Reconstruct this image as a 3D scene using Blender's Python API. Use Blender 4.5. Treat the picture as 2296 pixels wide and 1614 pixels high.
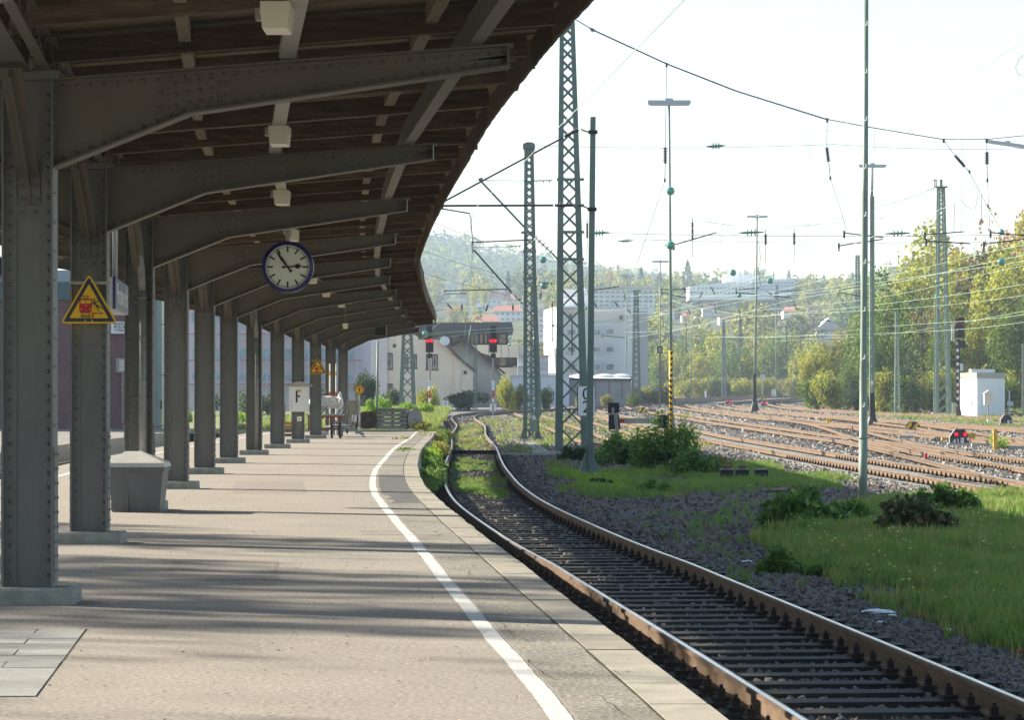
import bpy, bmesh, math, random
import numpy as np
from mathutils import Vector, Matrix, Euler
random.seed(7); RNG = np.random.default_rng(7)
S = bpy.context.scene
for o in list(bpy.data.objects): bpy.data.objects.remove(o)
COL = S.collection
# ------------------------------------------------------------------ camera
F = 6600.0; CX = 1147.5; HY = 880.0; CZ = 1.48        # focal length in picture units, centre, horizon, eye height (m)
cd = bpy.data.cameras.new('camera'); cam = bpy.data.objects.new('camera', cd); COL.objects.link(cam)
cam.location = (0, 0, CZ); cam.rotation_euler = (math.radians(90), 0, 0)
cd.sensor_width = 36; cd.lens = 36 * F / 2295.0; cd.shift_y = 73 / 2295.0
cd.clip_start = 0.2; cd.clip_end = 9000; S.camera = cam
# ------------------------------------------------------------------ sky, sun, exposure
SUN_DIR = Vector((-0.905, 0.425, math.tan(math.radians(26.0)))).normalized()
SUN_EL = math.asin(SUN_DIR.z); SUN_AZ = math.atan2(SUN_DIR.x, SUN_DIR.y)
w = bpy.data.worlds.new('World'); S.world = w; w.use_nodes = True
nt = w.node_tree; bg = nt.nodes['Background']
sky = nt.nodes.new('ShaderNodeTexSky'); sky.sky_type = 'NISHITA'; sky.sun_disc = False
sky.sun_elevation = SUN_EL; sky.sun_rotation = SUN_AZ; sky.air_density = 1.15; sky.dust_density = 1.1; sky.ozone_density = 1.6
nt.links.new(sky.outputs[0], bg.inputs[0]); bg.inputs[1].default_value = 0.084
sd = bpy.data.lights.new('sun', 'SUN'); sd.energy = 5.0; sd.angle = math.radians(0.53); sd.color = (1.0, 0.91, 0.77)
sun = bpy.data.objects.new('sun', sd); COL.objects.link(sun); sun.location = (-40, 20, 40)
sun.rotation_euler = (-SUN_DIR).to_track_quat('-Z', 'Y').to_euler()
S.view_settings.view_transform = 'Standard'; S.view_settings.look = 'None'; S.view_settings.gamma = 1
S.view_settings.use_curve_mapping = False
S.view_settings.exposure = 1.56
S.render.engine = 'CYCLES'; S.cycles.max_bounces = 8; S.cycles.volume_bounces = 1; S.cycles.transparent_max_bounces = 12

# ------------------------------------------------------------------ place geometry
def rise(y): return 0.0035 * min(max(0.0, y - 130), 430)
def gz(y): return -0.58 + rise(y)
def P(px, py, Y): return Vector(((px - CX) * Y / F, Y, CZ - (py - HY) * Y / F))
def Gy(py, h=0.0):
    v = max(py - HY, 0.5); Y = (2.06 - h) * F / v
    if Y > 130: Y = F * (2.06 - h + 0.455) / (v + 0.0035 * F)
    return Y
def G(px, py, h=0.0):
    Y = Gy(py, h); return Vector(((px - CX) * Y / F, Y, gz(Y) + h))
def spl(pts, step=1.0):
    pts = [Vector(p) for p in pts]; out = []
    for i in range(len(pts) - 1):
        p0 = pts[max(i-1, 0)]; p1 = pts[i]; p2 = pts[i+1]; p3 = pts[min(i+2, len(pts)-1)]
        d = (p2 - p1).length; n = max(1, int(d / step))
        d01 = max((p1-p0).length, 1e-6); d23 = max((p3-p2).length, 1e-6)
        m1 = (p2 - p1) / d if i == 0 else ((p2-p1)/d * d01 + (p1-p0)/d01 * d) / (d + d01)
        m2 = (p2 - p1) / d if i == len(pts)-2 else ((p3-p2)/d23 * d + (p2-p1)/d * d23) / (d + d23)
        for k in range(n):
            t = k / n; t2 = t*t; t3 = t2*t
            out.append(p1*(2*t3-3*t2+1) + m1*d*(t3-2*t2+t) + p2*(-2*t3+3*t2) + m2*d*(t3-t2))
    out.append(pts[-1]); return out
def fn(pts):
    s = spl([(y, x) for x, y in pts], 1.0); ys = [p[0] for p in s]; xs = [p[1] for p in s]
    return lambda y: float(np.interp(y, ys, xs))
colX = fn([(-1.9,-6),(-2.1,4.3),(-2.6,12.5),(-3.39,20.7),(-4.14,28.9),(-4.69,37.1),(-5.16,45.3),(-5.58,53.5),(-5.93,61.7),(-6.12,69.9),(-6.22,78.1),(-6.27,86.3),(-6.3,94.5),(-6.32,102.7),(-6.36,110.9),(-6.4,116)])
lineX = fn([(.9,-6),(.8,4),(.45,10),(.23,13.3),(-.14,18.1),(-.43,21.9),(-.88,28),(-1.45,35.4),(-2.03,43.5),(-2.5,53.4),(-2.86,66.9),(-3.11,78),(-3.3,95),(-3.59,111)])
edgeX = fn([(1.7,-6),(1.5,4),(1.18,10),(.97,13.3),(.71,16.9),(.49,19.9),(.34,21.9),(.04,26),(-.58,34.5),(-1.35,46.3),(-1.85,58),(-2.12,66.9),(-2.38,78),(-2.6,95),(-2.85,112)])
COLY = [12.5 + 8.2*i for i in range(0, 13)]          # the first stands just outside the picture

# ------------------------------------------------------------------ materials
def mat(name, col, rough=0.8,  metal=0.0, var=None, scale=8.0, amt=0.5, bump=0.0, bscale=60.0, stretch=None, spec=0.3, col2=None, fine=0.0, coord='Object', orand=0.0):
    m = bpy.data.materials.new(name); m.use_nodes = True; n = m.node_tree.nodes; l = m.node_tree.links
    b = n['Principled BSDF']; b.inputs['Base Color'].default_value = (*col, 1); b.inputs['Roughness'].default_value = rough
    b.inputs['Metallic'].default_value = metal; b.inputs['Specular IOR Level'].default_value = spec
    tc = n.new('ShaderNodeTexCoord'); src = tc.outputs[coord]
    if coord == 'World':
        pass
    if stretch:
        mp = n.new('ShaderNodeMapping'); mp.inputs['Scale'].default_value = stretch; l.new(src, mp.inputs[0]); src = mp.outputs[0]
    if var is not None:
        nz = n.new('ShaderNodeTexNoise'); nz.inputs['Scale'].default_value = scale; nz.inputs['Detail'].default_value = 6; nz.inputs['Roughness'].default_value = 0.65
        l.new(src, nz.inputs['Vector'])
        r = n.new('ShaderNodeValToRGB'); r.color_ramp.elements[0].position = 0.5 - 0.5*amt*0.6; r.color_ramp.elements[1].position = 0.5 + 0.5*amt*0.6
        r.color_ramp.elements[0].color = (*col, 1); r.color_ramp.elements[1].color = (*var, 1)
        if col2:
            e = r.color_ramp.elements.new(0.5 + 0.5*amt*0.25); e.color = (*col2, 1)
        l.new(nz.outputs[0], r.inputs[0]); last = r.outputs[0]
        if fine:
            n3 = n.new('ShaderNodeTexNoise'); n3.inputs['Scale'].default_value = bscale; n3.inputs['Detail'].default_value = 3
            l.new(src, n3.inputs['Vector'])
            mr = n.new('ShaderNodeMapRange'); mr.inputs[1].default_value = 0.3; mr.inputs[2].default_value = 0.7; mr.inputs[3].default_value = 1 - fine; mr.inputs[4].default_value = 1 + fine
            l.new(n3.outputs[0], mr.inputs[0])
            mx = n.new('ShaderNodeMix'); mx.data_type = 'RGBA'; mx.blend_type = 'MULTIPLY'; mx.inputs[0].default_value = 1
            l.new(last, mx.inputs[6]); cb = n.new('ShaderNodeCombineColor')
            for k in range(3): l.new(mr.outputs[0], cb.inputs[k])
            l.new(cb.outputs[0], mx.inputs[7]); last = mx.outputs[2]
        l.new(last, b.inputs['Base Color'])
    if orand:
        oi = n.new('ShaderNodeObjectInfo'); mr = n.new('ShaderNodeMapRange'); mr.inputs[3].default_value = 1-orand; mr.inputs[4].default_value = 1+orand; l.new(oi.outputs['Random'], mr.inputs[0])
        hs_ = n.new('ShaderNodeHueSaturation'); l.new(mr.outputs[0], hs_.inputs['Value']); l.new(last if var is not None else tc.outputs[0], hs_.inputs['Color']); l.new(hs_.outputs[0], b.inputs['Base Color'])
    if bump:
        n2 = n.new('ShaderNodeTexNoise'); n2.inputs['Scale'].default_value = bscale; n2.inputs['Detail'].default_value = 4
        l.new(src, n2.inputs['Vector']); bp = n.new('ShaderNodeBump'); bp.inputs['Strength'].default_value = bump; bp.inputs['Distance'].default_value = 0.01
        l.new(n2.outputs[0], bp.inputs['Height']); l.new(bp.outputs[0], b.inputs['Normal'])
    return m
def emis(name, col, s):
    m = bpy.data.materials.new(name); m.use_nodes = True; b = m.node_tree.nodes['Principled BSDF']
    b.inputs['Base Color'].default_value = (*col, 1); b.inputs['Emission Color'].default_value = (*col, 1); b.inputs['Emission Strength'].default_value = s
    return m
def leafmat(name, a, b_, c, trans=0.48):
    m = bpy.data.materials.new(name); m.use_nodes = True; n = m.node_tree.nodes; l = m.node_tree.links
    b = n['Principled BSDF']; b.inputs['Roughness'].default_value = 0.55; b.inputs['Specular IOR Level'].default_value = 0.3
    g = n.new('ShaderNodeNewGeometry'); tc = n.new('ShaderNodeTexCoord')
    nz = n.new('ShaderNodeTexNoise'); nz.inputs['Scale'].default_value = 0.55; nz.inputs['Detail'].default_value = 2
    l.new(tc.outputs['Object'], nz.inputs['Vector'])
    ad = n.new('ShaderNodeMath'); ad.operation = 'MULTIPLY_ADD'; l.new(g.outputs['Random Per Island'], ad.inputs[0]); ad.inputs[1].default_value = 0.55
    sb = n.new('ShaderNodeMath'); sb.operation = 'MULTIPLY_ADD'; l.new(nz.outputs[0], sb.inputs[0]); sb.inputs[1].default_value = 1.3; sb.inputs[2].default_value = -0.42
    l.new(sb.outputs[0], ad.inputs[2])
    r = n.new('ShaderNodeValToRGB'); e = r.color_ramp.elements; e[0].position = 0.05; e[0].color = (*a, 1); e[1].position = 0.95; e[1].color = (*c, 1)
    k = e.new(0.5); k.color = (*b_, 1); l.new(ad.outputs[0], r.inputs[0]); l.new(r.outputs[0], b.inputs['Base Color'])
    t = n.new('ShaderNodeBsdfTranslucent'); l.new(r.outputs[0], t.inputs[0]); mx = n.new('ShaderNodeMixShader'); mx.inputs[0].default_value = trans
    l.new(b.outputs[0], mx.inputs[1]); l.new(t.outputs[0], mx.inputs[2]); l.new(mx.outputs[0], n['Material Output'].inputs['Surface'])
    return m
M = {}
M['steel'] = mat('grey_steel_paint', (.108,.108,.104), .5, var=(.19,.19,.182), scale=2.2, amt=1.3, stretch=(3,3,.6), orand=.10, bump=.15, bscale=220, fine=.10)
M['beam'] = mat('brown_grey_beam_paint', (.10,.090,.072), .5, var=(.175,.157,.125), scale=2.2, amt=1.3, orand=.08, bump=.15, bscale=220, fine=.10)
M['plinth'] = mat('plinth_concrete', (.20,.21,.19), .9, var=(.33,.33,.30), scale=6, bump=.5, bscale=80, fine=.15)
M['timber'] = mat('old_rafter_timber', (.045,.031,.021), .8, orand=.45, var=(.19,.14,.09), scale=4, amt=.9, stretch=(.6,6,6), bump=.4, bscale=40, fine=.25)
M['board'] = mat('roof_board_wood', (.075,.053,.033), .85, orand=.75, var=(.30,.23,.14), scale=3, amt=.9, stretch=(.5,9,9), bump=.5, bscale=40, fine=.3)
M['batten'] = mat('pale_batten_wood', (.20,.16,.11), .85, var=(.34,.28,.2), scale=7, stretch=(4,1,4))
M['asphalt'] = mat('platform_asphalt', (.225,.20,.168), .94, var=(.33,.30,.255), scale=.9, amt=1.0, bump=.25, bscale=34, fine=.34, col2=(.275,.248,.21))
M['asphalt2'] = mat('worn_grey_asphalt', (.155,.145,.12), .92, var=(.28,.255,.21), scale=.9, amt=.6, bump=.9, bscale=34, fine=.5)
M['kerb'] = mat('kerb_stone', (.25,.23,.185), .9, orand=.12, var=(.34,.31,.25), scale=3, bump=.4, bscale=90, fine=.15)
M['paint_w'] = mat('worn_white_paint', (.62,.63,.61), .8, var=(.40,.395,.36), scale=9, amt=1.0, bump=.3, bscale=60, fine=.06)
M['joint'] = mat('dark_joint', (.025,.022,.018), .95, var=(.05,.055,.025), scale=20)
M['ballast_bed'] = mat('ballast_ground', (.115,.104,.09), .95, var=(.225,.203,.178), scale=.35, amt=.8, bump=1.0, bscale=9, fine=.5)
M['soil'] = mat('weedy_soil', (.09,.08,.05), .95, var=(.12,.14,.05), scale=.5, bump=.6, bscale=12, fine=.4)
M['grassground'] = mat('verge_ground', (.12,.15,.045), .95, var=(.22,.21,.08), scale=.25, amt=.9, bump=1, bscale=7, fine=.4)
M['rust'] = mat('rusty_rail_side', (.095,.060,.036), .75, var=(.21,.14,.085), scale=4, amt=.9, bump=.3, bscale=60, fine=.12)
M['railtop'] = mat('polished_rail_top', (.62,.60,.58), .28, 1.0, var=(.5,.42,.35), scale=2, amt=.3, stretch=(6,.3,1))
M['railtop_r'] = mat('rusted_rail_top', (.24,.195,.155), .5, .2, var=(.34,.285,.235), scale=2, amt=.6)
M['sleeper'] = mat('tarred_wood_sleeper', (.016,.013,.010), .7, orand=.4, var=(.05,.043,.03), scale=3, amt=.8, stretch=(1,9,9), bump=.5, bscale=60, fine=.25)
M['sleeper_c'] = mat('concrete_sleeper', (.62,.60,.54), .85, var=(.40,.38,.32), scale=5, fine=.1, bscale=50)
M['fast'] = mat('rail_fastening_iron', (.035,.022,.016), .7)
M['black'] = mat('black_paint', (.018,.018,.02), .5)
M['white'] = mat('white_enamel', (.78,.78,.77), .45)
M['red'] = mat('red_paint', (.45,.02,.025), .45)
M['yellow'] = mat('yellow_paint', (.80,.48,.01), .45)
M['yellow2'] = mat('faded_yellow_paint', (.62,.38,.05), .7, var=(.5,.28,.04), scale=5)
M['blue'] = mat('dark_blue_enamel', (.012,.010,.11), .3, spec=.5)
M['bluegrey'] = mat('sign_blue_face', (.09,.11,.19), .4)
M['green'] = mat('mast_green_paint', (.115,.155,.135), .55, var=(.155,.20,.175), scale=2.0, amt=.8, fine=.1, bscale=60)
M['green_l'] = mat('light_mast_green', (.17,.225,.18), .5, var=(.22,.28,.225), scale=2.0)
M['pipe'] = mat('zinc_drain_pipe', (.20,.20,.19), .45, .3, var=(.27,.265,.25), scale=6)
M['lampw'] = mat('yellowed_lamp_plastic', (.80,.76,.60), .35)
M['trunking'] = mat('galvanised_trunking', (.30,.29,.26), .5, .2, var=(.36,.35,.31), scale=6)
M['alu'] = mat('lamp_housing_metal', (.42,.46,.52), .4, .3)
M['insul'] = mat('brown_insulator', (.045,.022,.03), .25, spec=.6)
M['gins'] = mat('green_glass_insulator', (.10,.30,.24), .15, spec=.8)
M['wire_d'] = mat('dark_wire', (.05,.045,.045), .5)
M['wire_g'] = mat('verdigris_copper_wire', (.34,.46,.36), .5)
M['bark'] = mat('bark', (.06,.048,.036), .9, var=(.11,.09,.07), scale=8)
M['gunmetal'] = mat('bin_plastic', (.10,.105,.11), .5, var=(.125,.13,.135), scale=5)
M['lid'] = mat('bin_lid_plastic', (.46,.46,.42), .5, var=(.54,.54,.50), scale=5)
M['slab'] = mat('concrete_slab', (.215,.22,.21), .9, orand=.12, var=(.29,.29,.275), scale=5, bump=.3, bscale=120, fine=.12)
M['clockface'] = mat('clock_face', (.62,.66,.58), .35, var=(.68,.70,.60), scale=3)
M['concrete'] = mat('concrete', (.33,.31,.27), .9, var=(.42,.40,.35), scale=4, fine=.12, bscale=40)
M['rustred'] = mat('red_brown_frame_paint', (.32,.085,.045), .65, var=(.24,.06,.04), scale=6)
M['wood_g'] = mat('weathered_grey_wood', (.22,.21,.20), .9, var=(.38,.365,.35), scale=4, stretch=(1,6,6), fine=.2, bscale=30)
M['wood_b'] = mat('brown_drum_wood', (.17,.10,.06), .9, var=(.10,.06,.04), scale=4, fine=.2, bscale=30)
M['wood_o'] = mat('orange_wood', (.42,.20,.07), .8, var=(.30,.14,.05), scale=5)
M['plastic'] = mat('white_plastic_wrap', (.72,.72,.68), .3, var=(.5,.5,.47), scale=9, bump=.8, bscale=20)
M['lilac'] = mat('lilac_render', (.55,.50,.56), .9, var=(.62,.58,.62), scale=.3)
M['cream'] = mat('cream_render', (.72,.66,.54), .9, var=(.64,.58,.47), scale=.4)
M['pale'] = mat('pale_grey_render', (.60,.58,.58), .9, var=(.52,.50,.5), scale=.3)
M['wwall'] = mat('white_render', (.86,.85,.83), .9, var=(.76,.76,.77), scale=.2)
M['bwall'] = mat('blue_white_wall', (.60,.65,.72), .9)
M['gwall'] = mat('grey_panel_wall', (.30,.31,.33), .8, var=(.34,.35,.37), scale=.5)
M['darkroof'] = mat('dark_roof_metal', (.045,.05,.065), .5, var=(.07,.075,.09), scale=3, stretch=(8,1,.3))
M['roofbrown'] = mat('dark_roof_tiles', (.10,.05,.045), .8, var=(.15,.08,.07), scale=4)
M['roofred'] = mat('red_roof_tiles', (.40,.14,.10), .85, var=(.48,.2,.15), scale=1)
M['glass'] = mat('window_glass', (.05,.06,.07), .08, spec=.8)
M['glassy'] = mat('curtained_window', (.42,.36,.20), .3, var=(.12,.10,.07), scale=.8, amt=.4)
M['glassw'] = mat('curtained_pale_window', (.50,.50,.46), .3, var=(.12,.12,.13), scale=1.5, amt=.5)
M['frame'] = mat('brown_window_frame', (.05,.035,.03), .6)
M['shutter'] = mat('white_shutter', (.66,.68,.70), .7)
M['brick'] = mat('purple_brick', (.10,.05,.068), .85, var=(.15,.078,.095), scale=3, amt=.9)
M['mortar'] = mat('pale_mortar', (.42,.42,.46), .95)
M['teal'] = mat('teal_glass', (.03,.08,.10), .3)
M['shelter'] = mat('shelter_frame', (.25,.30,.33), .5)
M['sglass'] = mat('green_tinted_glass', (.35,.42,.36), .2)
M['teal_film'] = mat('plastic_film', (.38,.52,.58), .3, var=(.25,.36,.42), scale=1.2)
M['scaf'] = mat('scaffold_tube', (.42,.48,.55), .45, .4)
M['sred'] = mat('scaffold_board', (.50,.20,.22), .7)
M['shirt'] = mat('blue_jacket', (.03,.12,.55), .8)
M['trouser'] = mat('dark_trousers', (.02,.025,.05), .8)
M['skin'] = mat('skin', (.45,.27,.19), .6)
M['litter'] = mat('white_paper_litter', (.75,.76,.78), .7)
M['deadleaf'] = mat('dry_leaf', (.35,.20,.09), .8, var=(.5,.38,.22), scale=2)
M['redlight'] = emis('red_signal_light', (1, .0, .008), 1.8)
M['redlens'] = mat('unlit_red_lens', (.35,.02,.02), .2)
M['hillfloor'] = mat('wooded_hill_ground', (.05,.07,.03), .95, var=(.09,.10,.04), scale=.02)
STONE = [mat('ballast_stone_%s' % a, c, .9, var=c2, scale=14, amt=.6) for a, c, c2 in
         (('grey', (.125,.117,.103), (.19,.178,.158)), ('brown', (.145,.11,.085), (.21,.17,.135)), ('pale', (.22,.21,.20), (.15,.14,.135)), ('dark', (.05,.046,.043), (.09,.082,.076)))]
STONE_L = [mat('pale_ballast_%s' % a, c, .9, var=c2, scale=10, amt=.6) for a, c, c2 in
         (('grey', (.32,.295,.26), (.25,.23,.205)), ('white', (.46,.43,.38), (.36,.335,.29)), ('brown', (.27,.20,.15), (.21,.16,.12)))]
L = {}
L['mid'] = leafmat('mid_green_leaves', (.045,.085,.018), (.12,.19,.03), (.27,.34,.05))
L['yel'] = leafmat('yellow_green_leaves', (.12,.16,.022), (.31,.33,.045), (.60,.54,.08))
L['olive'] = leafmat('olive_leaves', (.11,.12,.03), (.25,.25,.05), (.44,.39,.10))
L['rust'] = leafmat('rust_leaves', (.15,.07,.04), (.32,.17,.08), (.48,.34,.12))
L['hazy'] = leafmat('far_wood_leaves', (.03,.055,.02), (.07,.10,.03), (.14,.16,.05))
L['dark'] = leafmat('dark_green_leaves', (.018,.036,.016), (.045,.08,.028), (.10,.15,.04))
L['conifer'] = leafmat('conifer_needles', (.012,.03,.025), (.022,.05,.035), (.04,.075,.045), .15)
L['bright'] = leafmat('bright_green_leaves', (.09,.20,.015), (.22,.38,.03), (.42,.55,.06), .5)
L['shade'] = leafmat('shrub_leaves', (.045,.095,.022), (.11,.21,.038), (.24,.37,.06), .4)
L['wine'] = leafmat('wine_dark_leaves', (.03,.05,.02), (.065,.09,.03), (.15,.11,.05), .25)
L['grass'] = leafmat('grass_blades', (.075,.13,.035), (.15,.25,.05), (.27,.39,.09), .55)
L['drygrass'] = leafmat('dry_grass_blades', (.16,.17,.05), (.28,.28,.08), (.42,.38,.15), .5)
L['flower'] = mat('pale_yellow_petals', (.8,.75,.25), .6)

# ------------------------------------------------------------------ mesh helpers
ORG = {}
def props(o, label=None, cat=None, group=None, kind=None):
    if label: o['label'] = label
    if cat: o['category'] = cat
    if group: o['group'] = group
    if kind: o['kind'] = kind
    return o
def thing(name, loc=(0,0,0), label=None, cat=None, group=None, kind=None, rz=0):
    o = bpy.data.objects.new(name, None); COL.objects.link(o); o.location = loc; o.rotation_euler = (0,0,rz); o.empty_display_size = .3
    ORG[o.name] = Vector(loc); return props(o, label, cat, group, kind)
def link(name, me, parent=None, m=None, loc=None):
    o = bpy.data.objects.new(name, me); COL.objects.link(o)
    if parent: o.parent = parent; ORG[o.name] = ORG.get(parent.name, Vector((0,0,0)))
    if loc is not None: o.location = loc
    if m is not None and not me.materials: me.materials.append(m)
    return o
def copytree(o, parent=None, loc=None, **kw):
    c = o.copy(); COL.objects.link(c)
    if parent: c.parent = parent
    if loc is not None: c.location = loc
    for ch in o.children: copytree(ch, c)
    return props(c, **kw)
class MB:
    def __init__(s): s.v = []; s.f = []; s.mi = []
    def add(s, vs, fs, mi=0):
        k = len(s.v); s.v += [tuple(v) for v in vs]; s.f += [tuple(i + k for i in f) for f in fs]; s.mi += [mi] * len(fs)
    def box(s, c, d, rz=0, mi=0, rot=None):
        x, y, z = d[0]/2, d[1]/2, d[2]/2
        vs = [Vector((sx*x, sy*y, sz*z)) for sz in (-1,1) for sy in (-1,1) for sx in (-1,1)]
        if rot is not None: vs = [rot @ v for v in vs]
        elif rz:
            R = Matrix.Rotation(rz, 3, 'Z'); vs = [R @ v for v in vs]
        c = Vector(c)
        s.add([v + c for v in vs], [(0,2,3,1),(4,5,7,6),(0,1,5,4),(2,6,7,3),(0,4,6,2),(1,3,7,5)], mi); return s
    def bar(s, a, b, wx, wz, mi=0, up=Vector((0,0,1))):
        a = Vector(a); b = Vector(b); d = b - a
        if d.length < 1e-6: return s
        dn = d.normalized(); sd_ = dn.cross(up)
        if sd_.length < 1e-4: sd_ = dn.cross(Vector((0,1,0)))
        sd_.normalize(); u = sd_.cross(dn)
        vs = [p + sd_*sx*wx/2 + u*sz*wz/2 for p in (a, b) for sx, sz in ((-1,-1),(1,-1),(1,1),(-1,1))]
        s.add(vs, [(3,2,1,0),(4,5,6,7),(0,1,5,4),(1,2,6,5),(2,3,7,6),(3,0,4,7)], mi); return s
    def tube(s, pts, r, n=8, r2=None, mi=0, cap=True):
        pts = [Vector(p) for p in pts]; m = len(pts); vs = []; prev = None
        for i, p in enumerate(pts):
            d = (pts[min(i+1, m-1)] - pts[max(i-1, 0)]).normalized()
            if prev is None:
                a = Vector((0,0,1)) if abs(d.z) < .9 else Vector((1,0,0)); x = d.cross(a).normalized()
            else:
                x = (prev - d*prev.dot(d)); x = x.normalized() if x.length > 1e-6 else d.orthogonal().normalized()
            prev = x; y = d.cross(x); rr = r[i] if isinstance(r, (list, tuple)) else (r if r2 is None else r + (r2-r)*i/max(1, m-1))
            vs += [p + (x*math.cos(2*math.pi*k/n) + y*math.sin(2*math.pi*k/n))*rr for k in range(n)]
        fs = [(i*n+k, i*n+(k+1)%n, (i+1)*n+(k+1)%n, (i+1)*n+k) for i in range(m-1) for k in range(n)]
        if cap: fs += [tuple(range(n-1,-1,-1)), tuple(range((m-1)*n, m*n))]
        s.add(vs, fs, mi); return s
    def prism(s, poly, ex, mi=0):
        poly = [Vector(p) for p in poly]; ex = Vector(ex); n = len(poly)
        s.add(poly + [p + ex for p in poly], [tuple(range(n-1,-1,-1)), tuple(range(n, 2*n))] + [(i, (i+1)%n, n+(i+1)%n, n+i) for i in range(n)], mi); return s
    def disc(s, c, r, ax, th, n=24, mi=0):
        c = Vector(c); ax = Vector(ax).normalized(); return s.tube([c - ax*th/2, c + ax*th/2], r, n, mi=mi)
    def lathe(s, c, prof, n=12, ax=Vector((0,0,1)), mi=0):
        ax = Vector(ax).normalized(); return s.tube([Vector(c) + ax*h for h, _ in prof], [r for _, r in prof], n, mi=mi) if all(prof[i+1][0] - prof[i][0] != 0 for i in range(len(prof)-1)) else s
    def rivet(s, c, nrm, r=.014):
        c = Vector(c); nrm = Vector(nrm).normalized(); x = nrm.orthogonal().normalized(); y = nrm.cross(x); vs = []
        for h, q in ((0, 1), (.55, .8)):
            vs += [c + nrm*h*r + (x*math.cos(k*math.pi/3) + y*math.sin(k*math.pi/3))*r*q for k in range(6)]
        vs.append(c + nrm*r*.85)
        s.add(vs, [(k, (k+1)%6, 6+(k+1)%6, 6+k) for k in range(6)] + [(6+k, 6+(k+1)%6, 12) for k in range(6)]); return s
    def mesh(s, name, mats, org=None):
        me = bpy.data.meshes.new(name)
        v = s.v if org is None else [(a-org[0], b-org[1], c-org[2]) for a, b, c in s.v]
        me.from_pydata(v, [], s.f); mats = mats if isinstance(mats, (list, tuple)) else [mats]
        for m in mats: me.materials.append(m)
        if len(mats) > 1: me.polygons.foreach_set('material_index', s.mi)
        me.update(); return me
    def build(s, name, mats, parent=None, smooth=False, **kw):
        org = ORG.get(parent.name) if parent else None
        me = s.mesh(name, mats, org)
        if smooth: me.polygons.foreach_set('use_smooth', [True]*len(me.polygons))
        return props(link(name, me, parent), **kw)
def npmesh(name, v, quads, m):
    me = bpy.data.meshes.new(name); nv = len(v); nf = len(quads); k = quads.shape[1]
    me.vertices.add(nv); me.vertices.foreach_set('co', np.ascontiguousarray(v, dtype=np.float32).ravel())
    me.loops.add(nf*k); me.loops.foreach_set('vertex_index', np.ascontiguousarray(quads, dtype=np.int32).ravel())
    me.polygons.add(nf); me.polygons.foreach_set('loop_start', np.arange(0, nf*k, k, dtype=np.int32))
    me.update(calc_edges=True)
    if m: me.materials.append(m)
    return me
def leafcards(cent, size, rng, aspect=.75, updir=.4):
    n = len(cent); a = rng.normal(size=(n,3)); a[:,2] *= updir; a /= np.linalg.norm(a, axis=1)[:,None]
    b = rng.normal(size=(n,3)); b -= (b*a).sum(1)[:,None]*a; b /= np.linalg.norm(b, axis=1)[:,None]
    s = (size*rng.uniform(.6, 1.3, n))[:,None]; c = cent
    v = np.stack([c - a*s*.55, c + b*s*aspect*.5, c + a*s*.55, c - b*s*aspect*.5], 1).reshape(-1,3)
    return v, np.arange(n*4).reshape(-1,4)
def clumpy(rng, n, blobs):                 # points in the shells of many small blobs
    bl = np.array(blobs); wgt = bl[:,3]**2; idx = rng.choice(len(bl), n, p=wgt/wgt.sum())
    d = rng.normal(size=(n,3)); d /= np.linalg.norm(d, axis=1)[:,None]; r = rng.uniform(.25, 1, n)**.5
    p = bl[idx,:3] + d*(bl[idx,3]*r)[:,None]; return p
def textmesh(txt, size, m, align='CENTER', ext=0.002):
    c = bpy.data.curves.new('lettering', 'FONT'); c.body = txt; c.size = size; c.align_x = align; c.align_y = 'CENTER'; c.extrude = ext; c.resolution_u = 3
    o = bpy.data.objects.new('lettering', c); COL.objects.link(o); dg = bpy.context.evaluated_depsgraph_get()
    me = bpy.data.meshes.new_from_object(o.evaluated_get(dg)); COL.objects.unlink(o); bpy.data.objects.remove(o)
    me.materials.clear(); me.materials.append(m); return me
def lettering(txt, size, m, parent, world, rz=0, name='lettering', sx=1.0):
    """upright text facing -Y (turned by rz); world = centre"""
    o = link(name, textmesh(txt, size, m), parent); R = ORG.get(parent.name, Vector((0,0,0)))
    o.location = Vector(world) - R; o.rotation_euler = (math.radians(90), 0, rz); o.scale = (sx,1,1); return o
GNS = {}
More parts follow.
